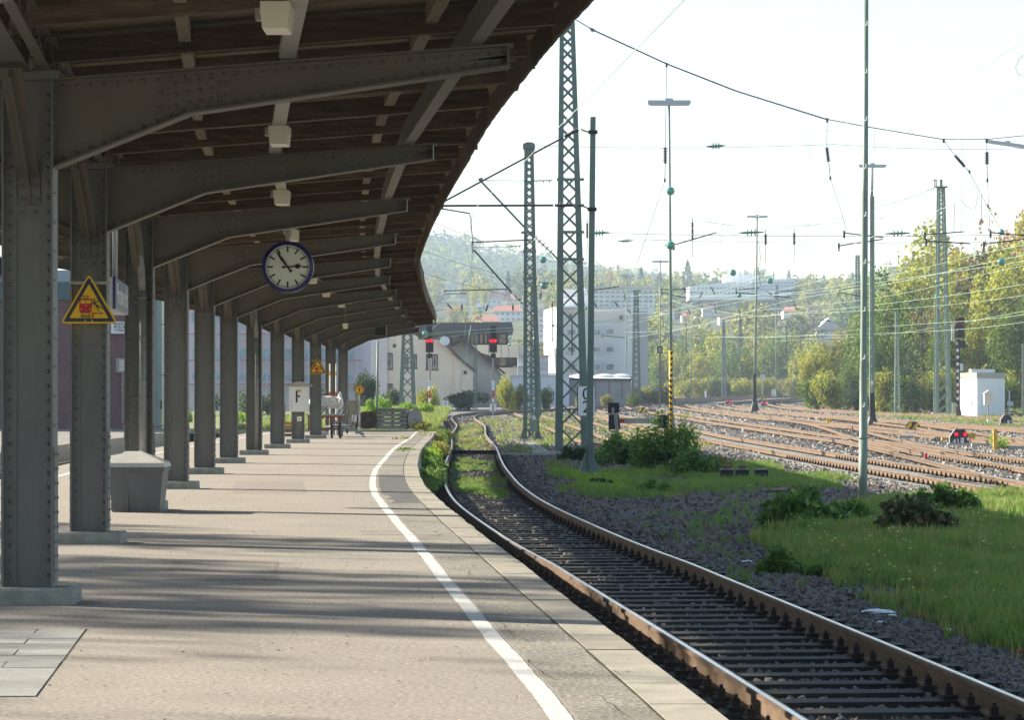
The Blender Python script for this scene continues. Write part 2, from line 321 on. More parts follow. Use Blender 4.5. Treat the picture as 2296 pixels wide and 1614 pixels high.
def scatter(name, pts, protos, sc, rot, **kw):
    me = bpy.data.meshes.new(name); me.vertices.add(len(pts)); me.vertices.foreach_set('co', np.ascontiguousarray(pts, dtype=np.float32).ravel())
    a = me.attributes.new('sc', 'FLOAT', 'POINT'); a.data.foreach_set('value', np.ascontiguousarray(sc, dtype=np.float32))
    a = me.attributes.new('rt', 'FLOAT_VECTOR', 'POINT'); a.data.foreach_set('vector', np.ascontiguousarray(rot, dtype=np.float32).ravel())
    o = link(name, me); props(o, kind='stuff', **kw)
    key = tuple(p.name for p in protos)
    if key not in GNS:
        c = bpy.data.collections.new('pieces_' + name)
        for p in dict.fromkeys(protos): c.objects.link(p)
        t = bpy.data.node_groups.new('scatter_' + name, 'GeometryNodeTree')
        t.interface.new_socket('Geometry', in_out='INPUT', socket_type='NodeSocketGeometry'); t.interface.new_socket('Geometry', in_out='OUTPUT', socket_type='NodeSocketGeometry')
        gi = t.nodes.new('NodeGroupInput'); go = t.nodes.new('NodeGroupOutput'); ip = t.nodes.new('GeometryNodeInstanceOnPoints'); ci = t.nodes.new('GeometryNodeCollectionInfo')
        ci.inputs['Collection'].default_value = c; ci.inputs['Separate Children'].default_value = True; ci.inputs['Reset Children'].default_value = True
        ns = t.nodes.new('GeometryNodeInputNamedAttribute'); ns.data_type = 'FLOAT'; ns.inputs['Name'].default_value = 'sc'
        nr = t.nodes.new('GeometryNodeInputNamedAttribute'); nr.data_type = 'FLOAT_VECTOR'; nr.inputs['Name'].default_value = 'rt'
        ip.inputs['Pick Instance'].default_value = True
        t.links.new(gi.outputs[0], ip.inputs['Points']); t.links.new(ci.outputs[0], ip.inputs['Instance'])
        t.links.new(ns.outputs['Attribute'], ip.inputs['Scale']); t.links.new(nr.outputs['Attribute'], ip.inputs['Rotation']); t.links.new(ip.outputs[0], go.inputs[0])
        GNS[key] = t
    md = o.modifiers.new('scatter', 'NODES'); md.node_group = GNS[key]; return o
def inpoly(x, y, poly):
    c = np.zeros(len(x), bool); n = len(poly)
    for i in range(n):
        x1, y1 = poly[i][0], poly[i][1]; x2, y2 = poly[(i+1)%n][0], poly[(i+1)%n][1]
        k = ((y1 > y) != (y2 > y)) & (x < (x2-x1)*(y-y1)/((y2-y1) + 1e-12) + x1); c ^= k
    return c
# ================================================================== GROUND
def sheet(name, rows, m, kind='structure', z=None, parent=None, **kw):
    """rows: list of lists of points, all the same length -> one quad sheet"""
    mb = MB(); n = len(rows[0]); mb.v = [tuple(p) for r in rows for p in r]
    mb.f = [(i*n+k, i*n+k+1, (i+1)*n+k+1, (i+1)*n+k) for i in range(len(rows)-1) for k in range(n-1)]
    return mb.build(name, m, parent, kind=kind, **kw)
ys = [-40, -10] + list(np.arange(0, 130, 5.0)) + list(np.arange(130, 600, 10.0)) + [640, 700, 800, 1000, 1500, 2600]
xs = [-950, -400, -120, -60, -30, -20, -12] + list(np.arange(-8, 62, 3.0)) + [70, 90, 130, 200, 400, 900, 1150]
sheet('ground', [[(x, y, gz(y) + (0.012*math.sin(x*1.7+y*.9) if y < 130 else 0)) for x in xs] for y in ys], M['ballast_bed'])
# grassy ground beyond the yard tracks on the right, and beside our track on the left beyond the platform
def strip(name, fl, fr, ya, yb, zf, m, n=6, st=2.0, **kw):
    yy = list(np.arange(ya, yb, st)) + [yb]
    return sheet(name, [[(fl(y)*(1-k/n) + fr(y)*k/n, y, zf(y)) for k in range(n+1)] for y in yy], m, **kw)
vergeR = fn([(36,100),(34,150),(34.5,190),(38,215),(40,240),(36,270),(36,300),(38,330),(46,370),(62,430),(90,520)])
strip('grass_verge', vergeR, lambda y: vergeR(y) + 150, 100, 620, lambda y: gz(y) + .07 + min(1.2, max(0, (y-215))*.006), M['grassground'], n=10)
trkX = fn([(1.95,10),(2.28-.0,16.8),(2.0,21.9),(1.6,26.9),(.98,34.2),(.32,42.3),(-.23,50.7),(-.52,57.4),(-.84,69.5),(-1.33,102),(-1.9,130),(-2.3,162),(-2.85,180),(-3.25,195),(-3.2,210),(-2.7,222)])
strip('left_verge', lambda y: -60, lambda y: trkX(y) - 1.9, 111.6, 222, lambda y: gz(y) + .50 - .3*max(0, min(1, (y-150)/60)), M['grassground'], n=14)
strip('left_track_bed', lambda y: colX(y)-6.9 if y < 111 else -11, lambda y: colX(y)-3.35, 20, 111, lambda y: gz(y) + .03, M['soil'], n=3)

# ================================================================== PLATFORM
pl = thing('platform', (0, 0, 0), 'asphalt island platform with pale kerb slabs and a white safety line', kind='structure')
leftE = lambda y: colX(y) - 3.3
yy = list(np.arange(-4, 111.5, .8))
sheet('asphalt_surface', [[(leftE(y)*(1-t) + (lineX(y)+.08)*t, y, 0) for t in np.linspace(0, 1, 7)] for y in yy], M['asphalt'], kind=None, parent=pl)
sheet('worn_edge_surface', [[(lineX(y)+.08, y, 0), (edgeX(y)-.268, y, -.002)] for y in yy], M['asphalt2'], kind=None, parent=pl)
mb = MB()
for fx, sg in ((lambda y: edgeX(y)-.03, 1), (leftE, -1)):
    for i in range(len(yy)-1):
        a, b = yy[i], yy[i+1]
        mb.add([(fx(a), a, -.66), (fx(b), b, -.66), (fx(b), b, -.08 if sg > 0 else 0), (fx(a), a, -.08 if sg > 0 else 0)], [(0,1,2,3)])
mb.add([(leftE(yy[-1]), yy[-1], -.66), (edgeX(yy[-1]), yy[-1], -.66), (edgeX(yy[-1]), yy[-1], -.01), (leftE(yy[-1]), yy[-1], -.01)], [(0,1,2,3)])
mb.build('platform_wall', M['concrete'], pl)
mb = MB()
for i in range(len(yy)-1):
    a, b = yy[i], yy[i+1]; mb.add([(edgeX(a)-.30, a, -.02), (edgeX(b)-.30, b, -.02), (edgeX(b)-.02, b, -.02), (edgeX(a)-.02, a, -.02)], [(0,1,2,3)])
mb.build('joint_bed', M['joint'], pl)
y = 8.0; rr = random.Random(3)
while y < 111:                                             # each kerb slab
    l = 1.0 + rr.uniform(-.03, .03); a, b = y+.010, y+l-.010; dz = rr.uniform(0, .005); dx = rr.uniform(-.008, .008)
    mb = MB(); mb.prism([(edgeX(a)-.275, a, -.14), (edgeX(a)+dx, a, -.14), (edgeX(b)+dx, b, -.14), (edgeX(b)-.275, b, -.14)], (0, 0, .14+dz))
    mb.build('kerb_slab', M['kerb'], pl); y += l
# white line, slightly wavering
mb = MB(); rr = random.Random(5); yl = list(np.arange(8, 111, .16)); q = []
for y in yl:
    wv = .005*math.sin(y*1.3) + .004*math.sin(y*3.1+1); q.append((lineX(y)-.053+wv*.6+rr.uniform(-.003,.003), lineX(y)+.053+wv*.6+rr.uniform(-.003,.003)))
for i in range(len(yl)-1):
    mb.add([(q[i][0], yl[i], .004), (q[i][1], yl[i], .004), (q[i+1][1], yl[i+1], .004), (q[i+1][0], yl[i+1], .004)], [(0,1,2,3)])
mb.build('white_line', M['paint_w'], pl)
mb = MB()                                                  # thin second line along the far platform edge
for y in np.arange(50, 110, 1.0): mb.add([(leftE(y)+.75, y, .004), (leftE(y)+.87, y, .004), (leftE(y+1)+.87, y+1, .004), (leftE(y+1)+.75, y+1, .004)], [(0,1,2,3)])
mb.build('far_white_line', M['paint_w'], pl)
mb = MB(); yj = list(np.arange(8, 111, .25)); rj = random.Random(15); wj = [rj.uniform(.002,.012) for _ in yj]
for i in range(len(yj)-1): a, b = yj[i], yj[i+1]; mb.add([(edgeX(a)-.286-wj[i], a, .0008), (edgeX(a)-.276, a, .0008), (edgeX(b)-.276, b, .0008), (edgeX(b)-.286-wj[i+1], b, .0008)], [(0,1,2,3)])
mb.build('mossy_seam', M['joint'], pl)
# dark patch near the edge, cracks
def blob(name, c, rx, ry, m, z=.003, seed=1, parent=None, n=26, jag=.15):
    r = random.Random(seed); mb = MB(); vs = [(c[0] + rx*math.cos(2*math.pi*k/n)*(1+r.uniform(-jag, jag)), c[1] + ry*math.sin(2*math.pi*k/n)*(1+r.uniform(-jag, jag)), z) for k in range(n)]
    mb.add(vs, [tuple(range(n))]); return mb.build(name, m, parent)
M['tar'] = mat('dark_asphalt_patch', (.085,.085,.08), .9, var=(.12,.12,.11), scale=3, bump=.8, bscale=90, fine=.35)
mb = MB(); ya = list(np.arange(39.5, 53.5, .5))
for i in range(len(ya)-1):
    a, b = ya[i], ya[i+1]; f = lambda y: lineX(y) + .1 + .12*abs(math.sin(y*2.3))*(y < 43); g_ = lambda y: edgeX(y)-.30
    mb.add([(f(a), a, .003), (g_(a), a, -.0005), (g_(b), b, -.0005), (f(b), b, .003)], [(0,1,2,3)])
mb.build('dark_asphalt_patch', M['tar'], pl)
rr = random.Random(11); mb = MB()
for k in range(7):                                        # cracks in the worn edge strip
    y = rr.uniform(13, 34); x = rr.uniform(lineX(y)+.12, edgeX(y)-.34); pts = [(x, y)]
    for j in range(rr.randint(4, 9)): x += rr.uniform(-.035, .035) - .02; y += rr.uniform(.08, .32); pts.append((x, y))
    for j in range(len(pts)-1):
        w_ = rr.uniform(.001, .003); (a, b), (c, d) = pts[j], pts[j+1]; mb.add([(a-w_, b, .002), (a+w_, b, .002), (c+w_, d, .002), (c-w_, d, .002)], [(0,1,2,3)])
mb.build('surface_cracks', M['joint'], pl, kind='stuff')
# slab patch bottom left
mb = MB(); q = [(-3.6, 15.15), (-2.06, 15.15), (-2.72, 18.45), (-4.2, 18.45)]
def sx_r(y): return -2.31 - (y-14.3)*.085
mb.add([(-4.2, 14.27, .0015), (sx_r(14.3)+.003, 14.29, .0015), (sx_r(18.4)+.006, 18.40, .0015), (-4.2, 18.42, .0015)], [(0,1,2,3)]); mb.build('slab_bed', M['joint'], pl)
y = 14.3; k = 0; rr = random.Random(2)
while y < 18.3:
    d = .372; offs = [0, .95, 1.9] if k % 2 else [0, .5, 1.45]; xr = sx_r(y); xe = xr
    for j in range(4):
        wd = (.62 if j else (.62 if k % 2 else .30)); a = xe - .004; b = xe - wd + .004; xe -= wd
        mb = MB(); mb.prism([(b, y+.005, -.03), (a, y+.005, -.03), (a-.032, y+d-.005, -.03), (b-.032, y+d-.005, -.03)], (0, 0, .033 + rr.uniform(-.001,.002))); mb.build('paving_slab', M['slab'], pl)
    y += d; k += 1
# repair patches, seams and stains in the asphalt
M['patch'] = mat('asphalt_repair', (.19,.168,.145), .94, var=(.28,.25,.215), scale=2, amt=.9, bump=.5, bscale=80, fine=.35)
for k, (px_, a, b, w_) in enumerate(((-2.3, 23.2, 26.0, .9), (-1.15, 30.5, 31.6, .8), (-3.6, 43.5, 49, 1.1))):
    mb = MB(); r = random.Random(k); n = 5; L1 = [(px_ - w_/2 - .08*(a + (b-a)*i/n - a) + r.uniform(-.02,.02), a + (b-a)*i/n, .0022) for i in range(n+1)]; L2 = [(x + w_ + r.uniform(-.02,.02), y, z) for x, y, z in L1][::-1]
    mb.add(L1 + L2, [tuple(range(2*n+2))]); mb.build('asphalt_repair_patch', M['patch'], pl)
# fallen leaves, stones and paper scraps
def convex_rock(seed, m, flat=.6):
    r = random.Random(seed); bm = bmesh.new()
    for k in range(11):
        v = Vector((r.gauss(0,1), r.gauss(0,1), r.gauss(0,1))).normalized() * r.uniform(.40, .55); v.z *= flat; bm.verts.new(v)
    bmesh.ops.convex_hull(bm, input=bm.verts); me = bpy.data.meshes.new('stone'); 
    for v in list(bm.verts):
        if not v.link_faces: bm.verts.remove(v)
    bm.to_mesh(me); bm.free(); me.materials.append(m); return me
def proto(name, me): return bpy.data.objects.new(name, me)
leafp = []
for k in range(3):
    mb = MB(); r = random.Random(k); mb.add([(-.5, 0, .02), (-.1, -.3, .12), (.5, 0, .03), (0, .32, .16)], [(0,1,2,3)]); leafp.append(proto('dry_leaf', mb.mesh('dry_leaf', M['deadleaf'])))
n = 1500; Y = RNG.uniform(12.5, 62, n); X = np.array([RNG.uniform(colX(y)+.3, edgeX(y)-.05) for y in Y])
scatter('fallen_leaves', np.stack([X, Y, np.full(n, .005)], 1), leafp, RNG.uniform(.008, .034, n), np.stack([RNG.uniform(-.3,.3,n), RNG.uniform(-.3,.3,n), RNG.uniform(0,6.28,n)], 1), label='dry leaves and crumbs strewn over the platform asphalt')

# ================================================================== TRACKS
RAILP = [(-.036,-.006),(-.022,0),(.014,0),(.036,-.006),(.036,-.035),(.010,-.05),(.010,-.135),(.07,-.15),(.07,-.165),(-.07,-.165),(-.07,-.15),(-.010,-.135),(-.010,-.05),(-.036,-.035)]
def rail(name, pts, tr, parent, polished=True, lift=0.0):
    mb = MB(); n = len(RAILP); vs = []
    for i, p in enumerate(pts):
        d = (pts[min(i+1, len(pts)-1)] - pts[max(i-1, 0)]); d.z = 0; d.normalize(); s_ = Vector((d.y, -d.x, 0))
        vs += [(p.x + s_.x*a, p.y + s_.y*a, p.z + b + lift) for a, b in RAILP]
    fs = []; mi = []
    for i in range(len(pts)-1):
        for k in range(n):
            fs.append((i*n+k, (i+1)*n+k, (i+1)*n+(k+1)%n, i*n+(k+1)%n)); mi.append(1 if k == 1 else 0)
    fs += [tuple(range(n)), tuple(range((len(pts)-1)*n, len(pts)*n))[::-1]]; mi += [0, 0]
    mb.v = vs; mb.f = fs; mb.mi = mi
    return mb.build(name, [M['rust'], M['railtop'] if polished else M['railtop_r']], parent)
def railpts(cl, off):
    out = []
    for i, p in enumerate(cl):
        d = (cl[min(i+1, len(cl)-1)] - cl[max(i-1, 0)]).normalized(); out.append(Vector((p.x + d.y*off, p.y - d.x*off, gz(p.y) + .20)))
    return out
def along(cl, sp, start=0.0):
    out = []; acc = -start
    for i in range(len(cl)-1):
        a, b = cl[i], cl[i+1]; L_ = (b-a).length; d = (b-a)/L_; t = -acc if acc < 0 else 0
        t = (sp - acc) if acc > 0 else -acc
        while t < L_:
            out.append((a + d*t, math.atan2(d.y, d.x) - math.pi/2)); t += sp
        acc = L_ - (t - sp)
    return out
def track(label, pts, sm, ns, sp=.62, wide=2.6, sh=.14, sw=.25, step=2.0, polished=True, ztop=.04, fast=True, farblk=None):
    cl = spl([Vector((x, y, 0)) for x, y in pts], step); t = thing('railway_track', (cl[0].x, cl[0].y, gz(cl[0].y)), label, kind='structure')
    rail('rail', railpts(cl, -.7525), 0, t, polished); rail('rail', railpts(cl, .7525), 0, t, polished)
    sl = along(cl, sp); mb0 = MB(); mb0.box((0, 0, 0), (wide, sw, sh)); me = mb0.mesh('sleeper', sm); o0 = ORG[t.name]; rest = MB(); f = MB(); rr = random.Random(len(pts)*7+ns)
    for i, (p, a) in enumerate(sl):
        z = gz(p.y) + ztop - sh/2 + .0
        if i < ns:
            o = link('sleeper', me, t); o.location = Vector((p.x + rr.uniform(-.03,.03), p.y, z + rr.uniform(-.006, .004))) - o0; o.rotation_euler = (0, 0, a + rr.uniform(-.012, .012))
        elif p.y < 420: rest.box((p.x, p.y, z), (wide, sw, sh), rz=a)
        if fast and p.y < 190:
            c, s_ = math.cos(a), math.sin(a)
            for e in (-.7525, .7525):
                for g in (-.105, .105):
                    x = p.x + c*(e+g); y = p.y + s_*(e+g); zz = gz(p.y) + ztop
                    f.box((x, y, zz+.018), (.10, .13, .036), rz=a)
                    if p.y < 90: f.box((x, y, zz+.062), (.045, .05, .055), rz=a); f.box((x, y, zz+.098), (.022, .022, .03), rz=a)
    if rest.v: rest.build('far_sleepers', sm, t, kind='stuff')
    if f.v: f.build('rail_fastenings', M['fast'], t, kind='stuff')
    return t, cl
MAIN = [(edgeX(y)+.7525+float(np.interp(y, [10,17,22,27,34],[.96,.94,.92,.88,.83])), y) for y in range(10, 33, 2)] + [(.98,34.2),(.32,42.3),(-.23,50.7),(-.52,57.4),(-.84,69.5),(-1.33,102),(-1.9,130),(-2.3,162),(-2.85,180),(-3.25,195),(-3.2,210),(-2.6,222),(-1.3,232),(1.0,241),(4.3,254),(8.5,280),(13.6,318),(21,370),(30,430),(50,525)]
main, main_cl = track('single curving track beside the platform edge on dark wooden sleepers', MAIN, M['sleeper'], 298, step=1.0)
TA = [(13.0,14),(11.9,28),(10.6,48),(10.25,55),(9.85,66),(9.45,80),(9.0,100),(8.6,118),(8.3,140),(7.6,180),(6.8,225),(6.4,265),(6.9,300),(9.0,340),(14,375),(24,425),(48,525)]
ta, ta_cl = track('rusty track with pale concrete sleepers, first of the sunlit yard tracks', TA, M['sleeper_c'], 205, step=1.5)
TB = [(15.6,18),(14.2,34),(13.2,52),(13.4,70),(13.6,90),(13.65,110),(13.4,130),(12.6,165),(11.9,210),(11.5,255),(11.9,290),(14,330),(18,365),(27,420),(51,525)]
tb, tb_cl = track('yard track with bright worn rails, second behind the concrete-sleeper track', TB, M['sleeper'], 205, step=1.5)
TC = [(20.6,60),(19.8,90),(19.4,110),(18.8,135),(18.1,165),(17.1,200),(16.5,240),(16.4,275),(17.3,305),(20.5,345),(29,400),(54,525)]
TD = [(27.5,110),(25.9,135),(24.3,160),(22.6,190),(21.4,220),(21.0,250),(21.1,277),(22.4,310),(27,350),(37,405),(58,525)]
TE = [(38,140),(35.5,165),(32.6,190),(29,215),(26.7,245),(26.3,270),(27.3,300),(31,345),(41,400),(62,520)]
TF = [(44,180),(40,205),(35.5,235),(32.5,262),(31.6,290),(33,320),(38,360),(48,410),(66,520)]
for k, (T_, lb) in enumerate(((TC, 'sunlit yard track behind the shiny-railed one, third from the grass'), (TD, 'rusty yard track passing in front of the foot of the battened lamp mast'), (TE, 'rusty yard track behind the battened lamp mast'), (TF, 'overgrown last yard track along the foot of the trees'))):
    track(lb, T_, M['sleeper'], 0, step=2.0, polished=(k == 0))
# turnout: diverging rails joining the first two yard tracks, and a crossover further out
def turnout(pts, lb, pol=True):
    cl = spl([Vector((x, y, 0)) for x, y in pts], 1.5); t = thing('turnout', (cl[0].x, cl[0].y, gz(cl[0].y)), lb, kind='structure')
    rail('switch_rail', railpts(cl, -.7525), 0, t, pol, lift=.003); rail('switch_rail', railpts(cl, .7525), 0, t, pol, lift=.003)
    mb = MB(); f = MB()
    for p, a in along(cl, .62):
        if p.y < 200:
            mb.box((p.x, p.y, gz(p.y)-.022), (3.4, .25, .12), rz=a); c, s_ = math.cos(a), math.sin(a)
            for e in (-.86, -.65, .65, .86): f.box((p.x+c*e, p.y+s_*e, gz(p.y)+.07), (.08, .12, .07), rz=a)
    mb.build('turnout_sleepers', M['sleeper'], t, kind='stuff'); f.build('slide_chairs', M['fast'], t, kind='stuff'); return t
turnout([(11.9,28),(10.9,48),(11.25,60),(11.75,72),(12.4,86),(13.0,100),(13.5,116)], 'diverging turnout rails between the two nearest yard tracks')
turnout([(13.6,95),(14.4,112),(15.6,132),(16.8,152),(17.6,172),(17.4,190)], 'crossover rails between the second and third yard tracks', False)
turnout([(19.4,112),(20.4,130),(21.4,150),(21.8,170),(21.9,190),(21.5,215)], 'crossover rails between the third and fourth yard tracks', False)
# stub siding that ends at the buffer stop / passes behind the lattice mast
track('half-hidden rusty siding in the weeds behind the lattice masts', [(5.1,92),(4.2,104),(3.4,118),(2.9,140),(2.2,170),(1.7,195),(.9,225)], M['sleeper'], 0, polished=False)
track('stub track that ends at the black buffer stop', [(6.6,112),(6.2,135),(5.6,165),(5.2,195),(5.3,225),(6.0,255)], M['sleeper'], 0, polished=False)
# tracks left of the platform
track('shaded track along the far left edge of the platform', [(colX(y)-5.0, y) for y in (22,32,42,52,62,72,82,95,110,130)] + [(-12.2,160),(-13,200)], M['sleeper'], 0, polished=True)
track('weedy track seen between the columns, farther left', [(-24,138),(-20,150),(-16.5,170),(-14.5,200),(-13.5,230)], M['sleeper'], 0, polished=False)

# ---- loose stones ------------------------------------------------
stones = [proto('stone', convex_rock(k, STONE[k % 4])) for k in range(12)]
stones_l = [proto('pale_stone', convex_rock(40+k, (STONE_L + STONE[:1])[k % 4])) for k in range(12)]
NEARP = []
def seg(n, ya, yb, fl, fr, pw=1.6):
    u = RNG.uniform(0, 1, n); a = ya**(1-pw); b = yb**(1-pw); Y = (a + u*(b-a))**(1/(1-pw)); lo = np.array([fl(y) for y in Y]); hi = np.array([fr(y) for y in Y]); return lo + RNG.uniform(0,1,n)*(hi-lo), Y
fr_r = lambda y: min(y*.178 + .3, trkX(y) + 9)
ta_x = fn(TA)
def gravel(name, n, ya, yb, fl, fr, protos, s0, dz, label, pw=1.6, keep=None):
    X, Y = seg(n, ya, yb, fl, fr, pw)
    if keep is not None: k = keep(X, Y); X, Y = X[k], Y[k]
    m = len(X); sc = (.5 + 1.1*RNG.uniform(0, 1, m)**1.5)*s0*np.clip((Y/22)**.6, 1, 2.0); Z = np.array([gz(y) for y in Y]) + dz + RNG.uniform(-.015, .02, m)
    return scatter(name, np.stack([X, Y, Z], 1), protos, sc, RNG.uniform(0, 6.28, (m, 3)), label=label)
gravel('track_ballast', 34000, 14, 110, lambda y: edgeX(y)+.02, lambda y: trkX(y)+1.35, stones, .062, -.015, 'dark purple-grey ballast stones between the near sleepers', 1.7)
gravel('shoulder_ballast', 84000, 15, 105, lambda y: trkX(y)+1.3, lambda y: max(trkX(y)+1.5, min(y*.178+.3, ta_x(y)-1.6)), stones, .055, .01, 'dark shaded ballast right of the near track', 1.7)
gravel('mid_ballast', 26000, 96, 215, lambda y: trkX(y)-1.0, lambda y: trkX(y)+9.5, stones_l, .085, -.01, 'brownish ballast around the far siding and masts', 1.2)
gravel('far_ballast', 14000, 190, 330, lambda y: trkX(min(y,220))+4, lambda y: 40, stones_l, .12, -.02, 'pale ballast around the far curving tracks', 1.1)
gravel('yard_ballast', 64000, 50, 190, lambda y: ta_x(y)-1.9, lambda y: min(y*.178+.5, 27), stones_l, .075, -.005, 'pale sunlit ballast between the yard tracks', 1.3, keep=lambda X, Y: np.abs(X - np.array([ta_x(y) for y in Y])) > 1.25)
# ================================================================== CANOPY
can = thing('platform_canopy', (0, 0, 0), 'riveted steel platform canopy with wooden roof boards on a row of columns', 'canopy')
offE = lambda y: 3.9 - max(0, y-70)*.0125 - .12*max(0, min(1, (34-y)/12))
ZT = lambda d: 3.655 + .0765*abs(d)                         # top of the beams at distance d from the columns
BOT = [(.18, 3.06), (1.13, 3.44), (3.36, 3.77)]
def zbot(x): return float(np.interp(x, [b[0] for b in BOT], [b[1] for b in BOT]))
def beam_mesh(sg):
    mb = MB(); tp = [(.18, ZT(.18)), (3.36, ZT(3.36))]
    poly = [(sg*x, -.006, z) for x, z in BOT] + [(sg*x, -.006, z) for x, z in tp[::-1]]
    mb.prism(poly, (0, .012, 0))
    for i in range(2): mb.bar((sg*BOT[i][0], 0, BOT[i][1]), (sg*BOT[i+1][0], 0, BOT[i+1][1]), .20, .014)
    mb.bar((sg*.18, 0, tp[0][1]+.007), (sg*3.40, 0, tp[1][1]+.010), .20, .014)
    for yf in (-.013, .013):                                # angle legs
        for i in range(2): mb.bar((sg*BOT[i][0], yf, BOT[i][1]+.045), (sg*BOT[i+1][0], yf, BOT[i+1][1]+.045), .012, .078)
        mb.bar((sg*.18, yf, tp[0][1]-.04), (sg*3.36, yf, tp[1][1]-.04), .012, .078)
    mb.box((sg*3.365, 0, (ZT(3.36)+3.77)/2), (.012, .20, ZT(3.36)-3.765))
    return mb
def splice(sg):
    mb = MB()
    for x0, x1, a, b, d in ((.98, 1.32, .0, .0, .024), (.87, .978, .09, .10, .018), (1.322, 1.42, .09, .10, .018)):
        mb.prism([(sg*x0, -d, zbot(x0)+.01+a), (sg*x1, -d, zbot(x1)+.01+a), (sg*x1, -d, ZT(x1)-.004-b), (sg*x0, -d, ZT(x0)-.004-b)], (0, d-.008, 0))
    return mb
def beam_rivets(sg):
    mb = MB(); x = .24
    while x < 3.33:
        d = .027 if .98 < x < 1.32 else .019
        mb.rivet((sg*x, -d, ZT(x)-.042), (0,-1,0), .0175); mb.rivet((sg*x, -d, zbot(x)+.046), (0,-1,0), .0175); x += .0935
    for x in (1.03, 1.12, 1.2, 1.28):
        for t in (.28, .52, .76): mb.rivet((sg*x, -.027, zbot(x)*(1-t) + ZT(x)*t), (0,-1,0), .0175)
    for x in (.92, 1.37):
        for t in (.35, .62): mb.rivet((sg*x, -.021, zbot(x)*(1-t) + ZT(x)*t), (0,-1,0), .0175)
    return mb
EMP = {}
def lc(name, me, parent, loc, scale=None):
    o = link(name, me, parent); o.location = Vector(loc); 
    if scale: o.scale = scale
    return o
bm_r, bm_l = beam_mesh(1).mesh('beam', M['beam']), beam_mesh(-1).mesh('beam', M['beam'])
sp_r, sp_l = splice(1).mesh('splice_plate', M['beam']), splice(-1).mesh('splice_plate', M['beam'])
rv_r, rv_l = beam_rivets(1).mesh('rivets', M['beam']), beam_rivets(-1).mesh('rivets', M['beam'])
for me in (rv_r, rv_l): me.polygons.foreach_set('use_smooth', [True]*len(me.polygons))
offS = lambda y, s: offE(y) - (.55 if s < 0 else 0)
offB = lambda y, s: 3.9 - max(0, y-70)*.0125 - (.55 if s < 0 else 0)
# column
mb = MB(); H0, H1 = .11, 3.67
mb.box((0, 0, (H0+H1)/2), (.33, .014, H1-H0))
for s in (-1, 1):
    mb.box((s*.173, 0, (H0+H1)/2), (.014, .22, H1-H0))
    for yf in (-.014, .014): mb.box((s*.127, yf, (H0+H1)/2), (.078, .012, H1-H0))
    mb.box((s*.183, -.0, 1.05/2+.10), (.008, .17, .95))
mb.box((-.08, -.02, 3.70), (.62, .30, .055)); mb.box((0, -.02, H1+.003), (.40, .24, .006))
col_me = mb.mesh('column', M['steel'])
mb = MB(); z = .2; k = 0
while z < 3.6:
    for s in (-1, 1):
        mb.rivet((s*.128, -.020, z), (0,-1,0), .0175)
        if z < 1.05: mb.rivet((s*.187, -.05, z+.03), (s,0,0), .013); mb.rivet((s*.187, .05, z+.03), (s,0,0), .013)
        elif k % 2 == 0: mb.rivet((s*.180, -.05, z+.03), (s,0,0), .012)
    z += .102; k += 1
crv_me = mb.mesh('rivets', M['steel']); crv_me.polygons.foreach_set('use_smooth', [True]*len(crv_me.polygons))
mb = MB(); mb.box((0, -.012, 2.93), (.155, .016, .24)); mb.box((0, -.012, 2.745), (.235, .014, .10))
for x in (-.05, .05):
    for z in (2.84, 2.93, 3.02): mb.rivet((x, -.020, z), (0,-1,0), .0175)
    mb.rivet((x*.85, -.019, 2.745), (0,-1,0))
gus_me = mb.mesh('gusset_plate', M['steel'])
mb = MB()
for s in (-1, 1):
    mb.bar((0, s*.02, 3.0), (0, s*.80, 3.68), .15, .012); mb.bar((0, s*.03, 2.95), (0, s*.83, 3.64), .014, .07)
    mb.bar((0, s*.022, 2.80), (0, s*.022, 3.03), .02, .03)
knee_me = mb.mesh('knee_brace', M['beam'])
def bevbox(c, d, b=.03):
    m_ = MB(); x, y, z = d[0]/2, d[1]/2, d[2]/2
    lo = [(-x,-y),(x,-y),(x,y),(-x,y)]; vs = [(a, e, -z) for a, e in lo] + [(a, e, z-b) for a, e in lo] + [(a-math.copysign(b,a), e-math.copysign(b,e), z) for a, e in lo]
    m_.add([(c[0]+v[0], c[1]+v[1], c[2]+v[2]) for v in vs], [(3,2,1,0),(0,1,5,4),(1,2,6,5),(2,3,7,6),(3,0,4,7),(4,5,9,8),(5,6,10,9),(6,7,11,10),(7,4,8,11),(8,9,10,11)]); return m_
pln = bevbox((0, 0, .055), (.66, .50, .125), .018).mesh('plinth', M['plinth'])
mb = MB(); mb.tube([(.02, -.30, 3.72), (.04, -.26, 3.35), (.06, -.13, 2.95), (.065, -.085, 2.75)], .050, 12); pa = len(mb.v)
mb.tube([(.065, -.085, 2.76), (.07, -.085, .12)], .056, 12)
for z in (2.66, 1.62, 2.16): mb.tube([(.067, -.085, z), (.067, -.085, z+.018)], .061, 12)
for z in (2.62, 1.40): mb.box((.067, -.05, z), (.24, .02, .018))
pipe_me = mb.mesh('drain_pipe', M['pipe'])
pipe_me.polygons.foreach_set('use_smooth', [len(p.vertices) == 4 for p in pipe_me.polygons])
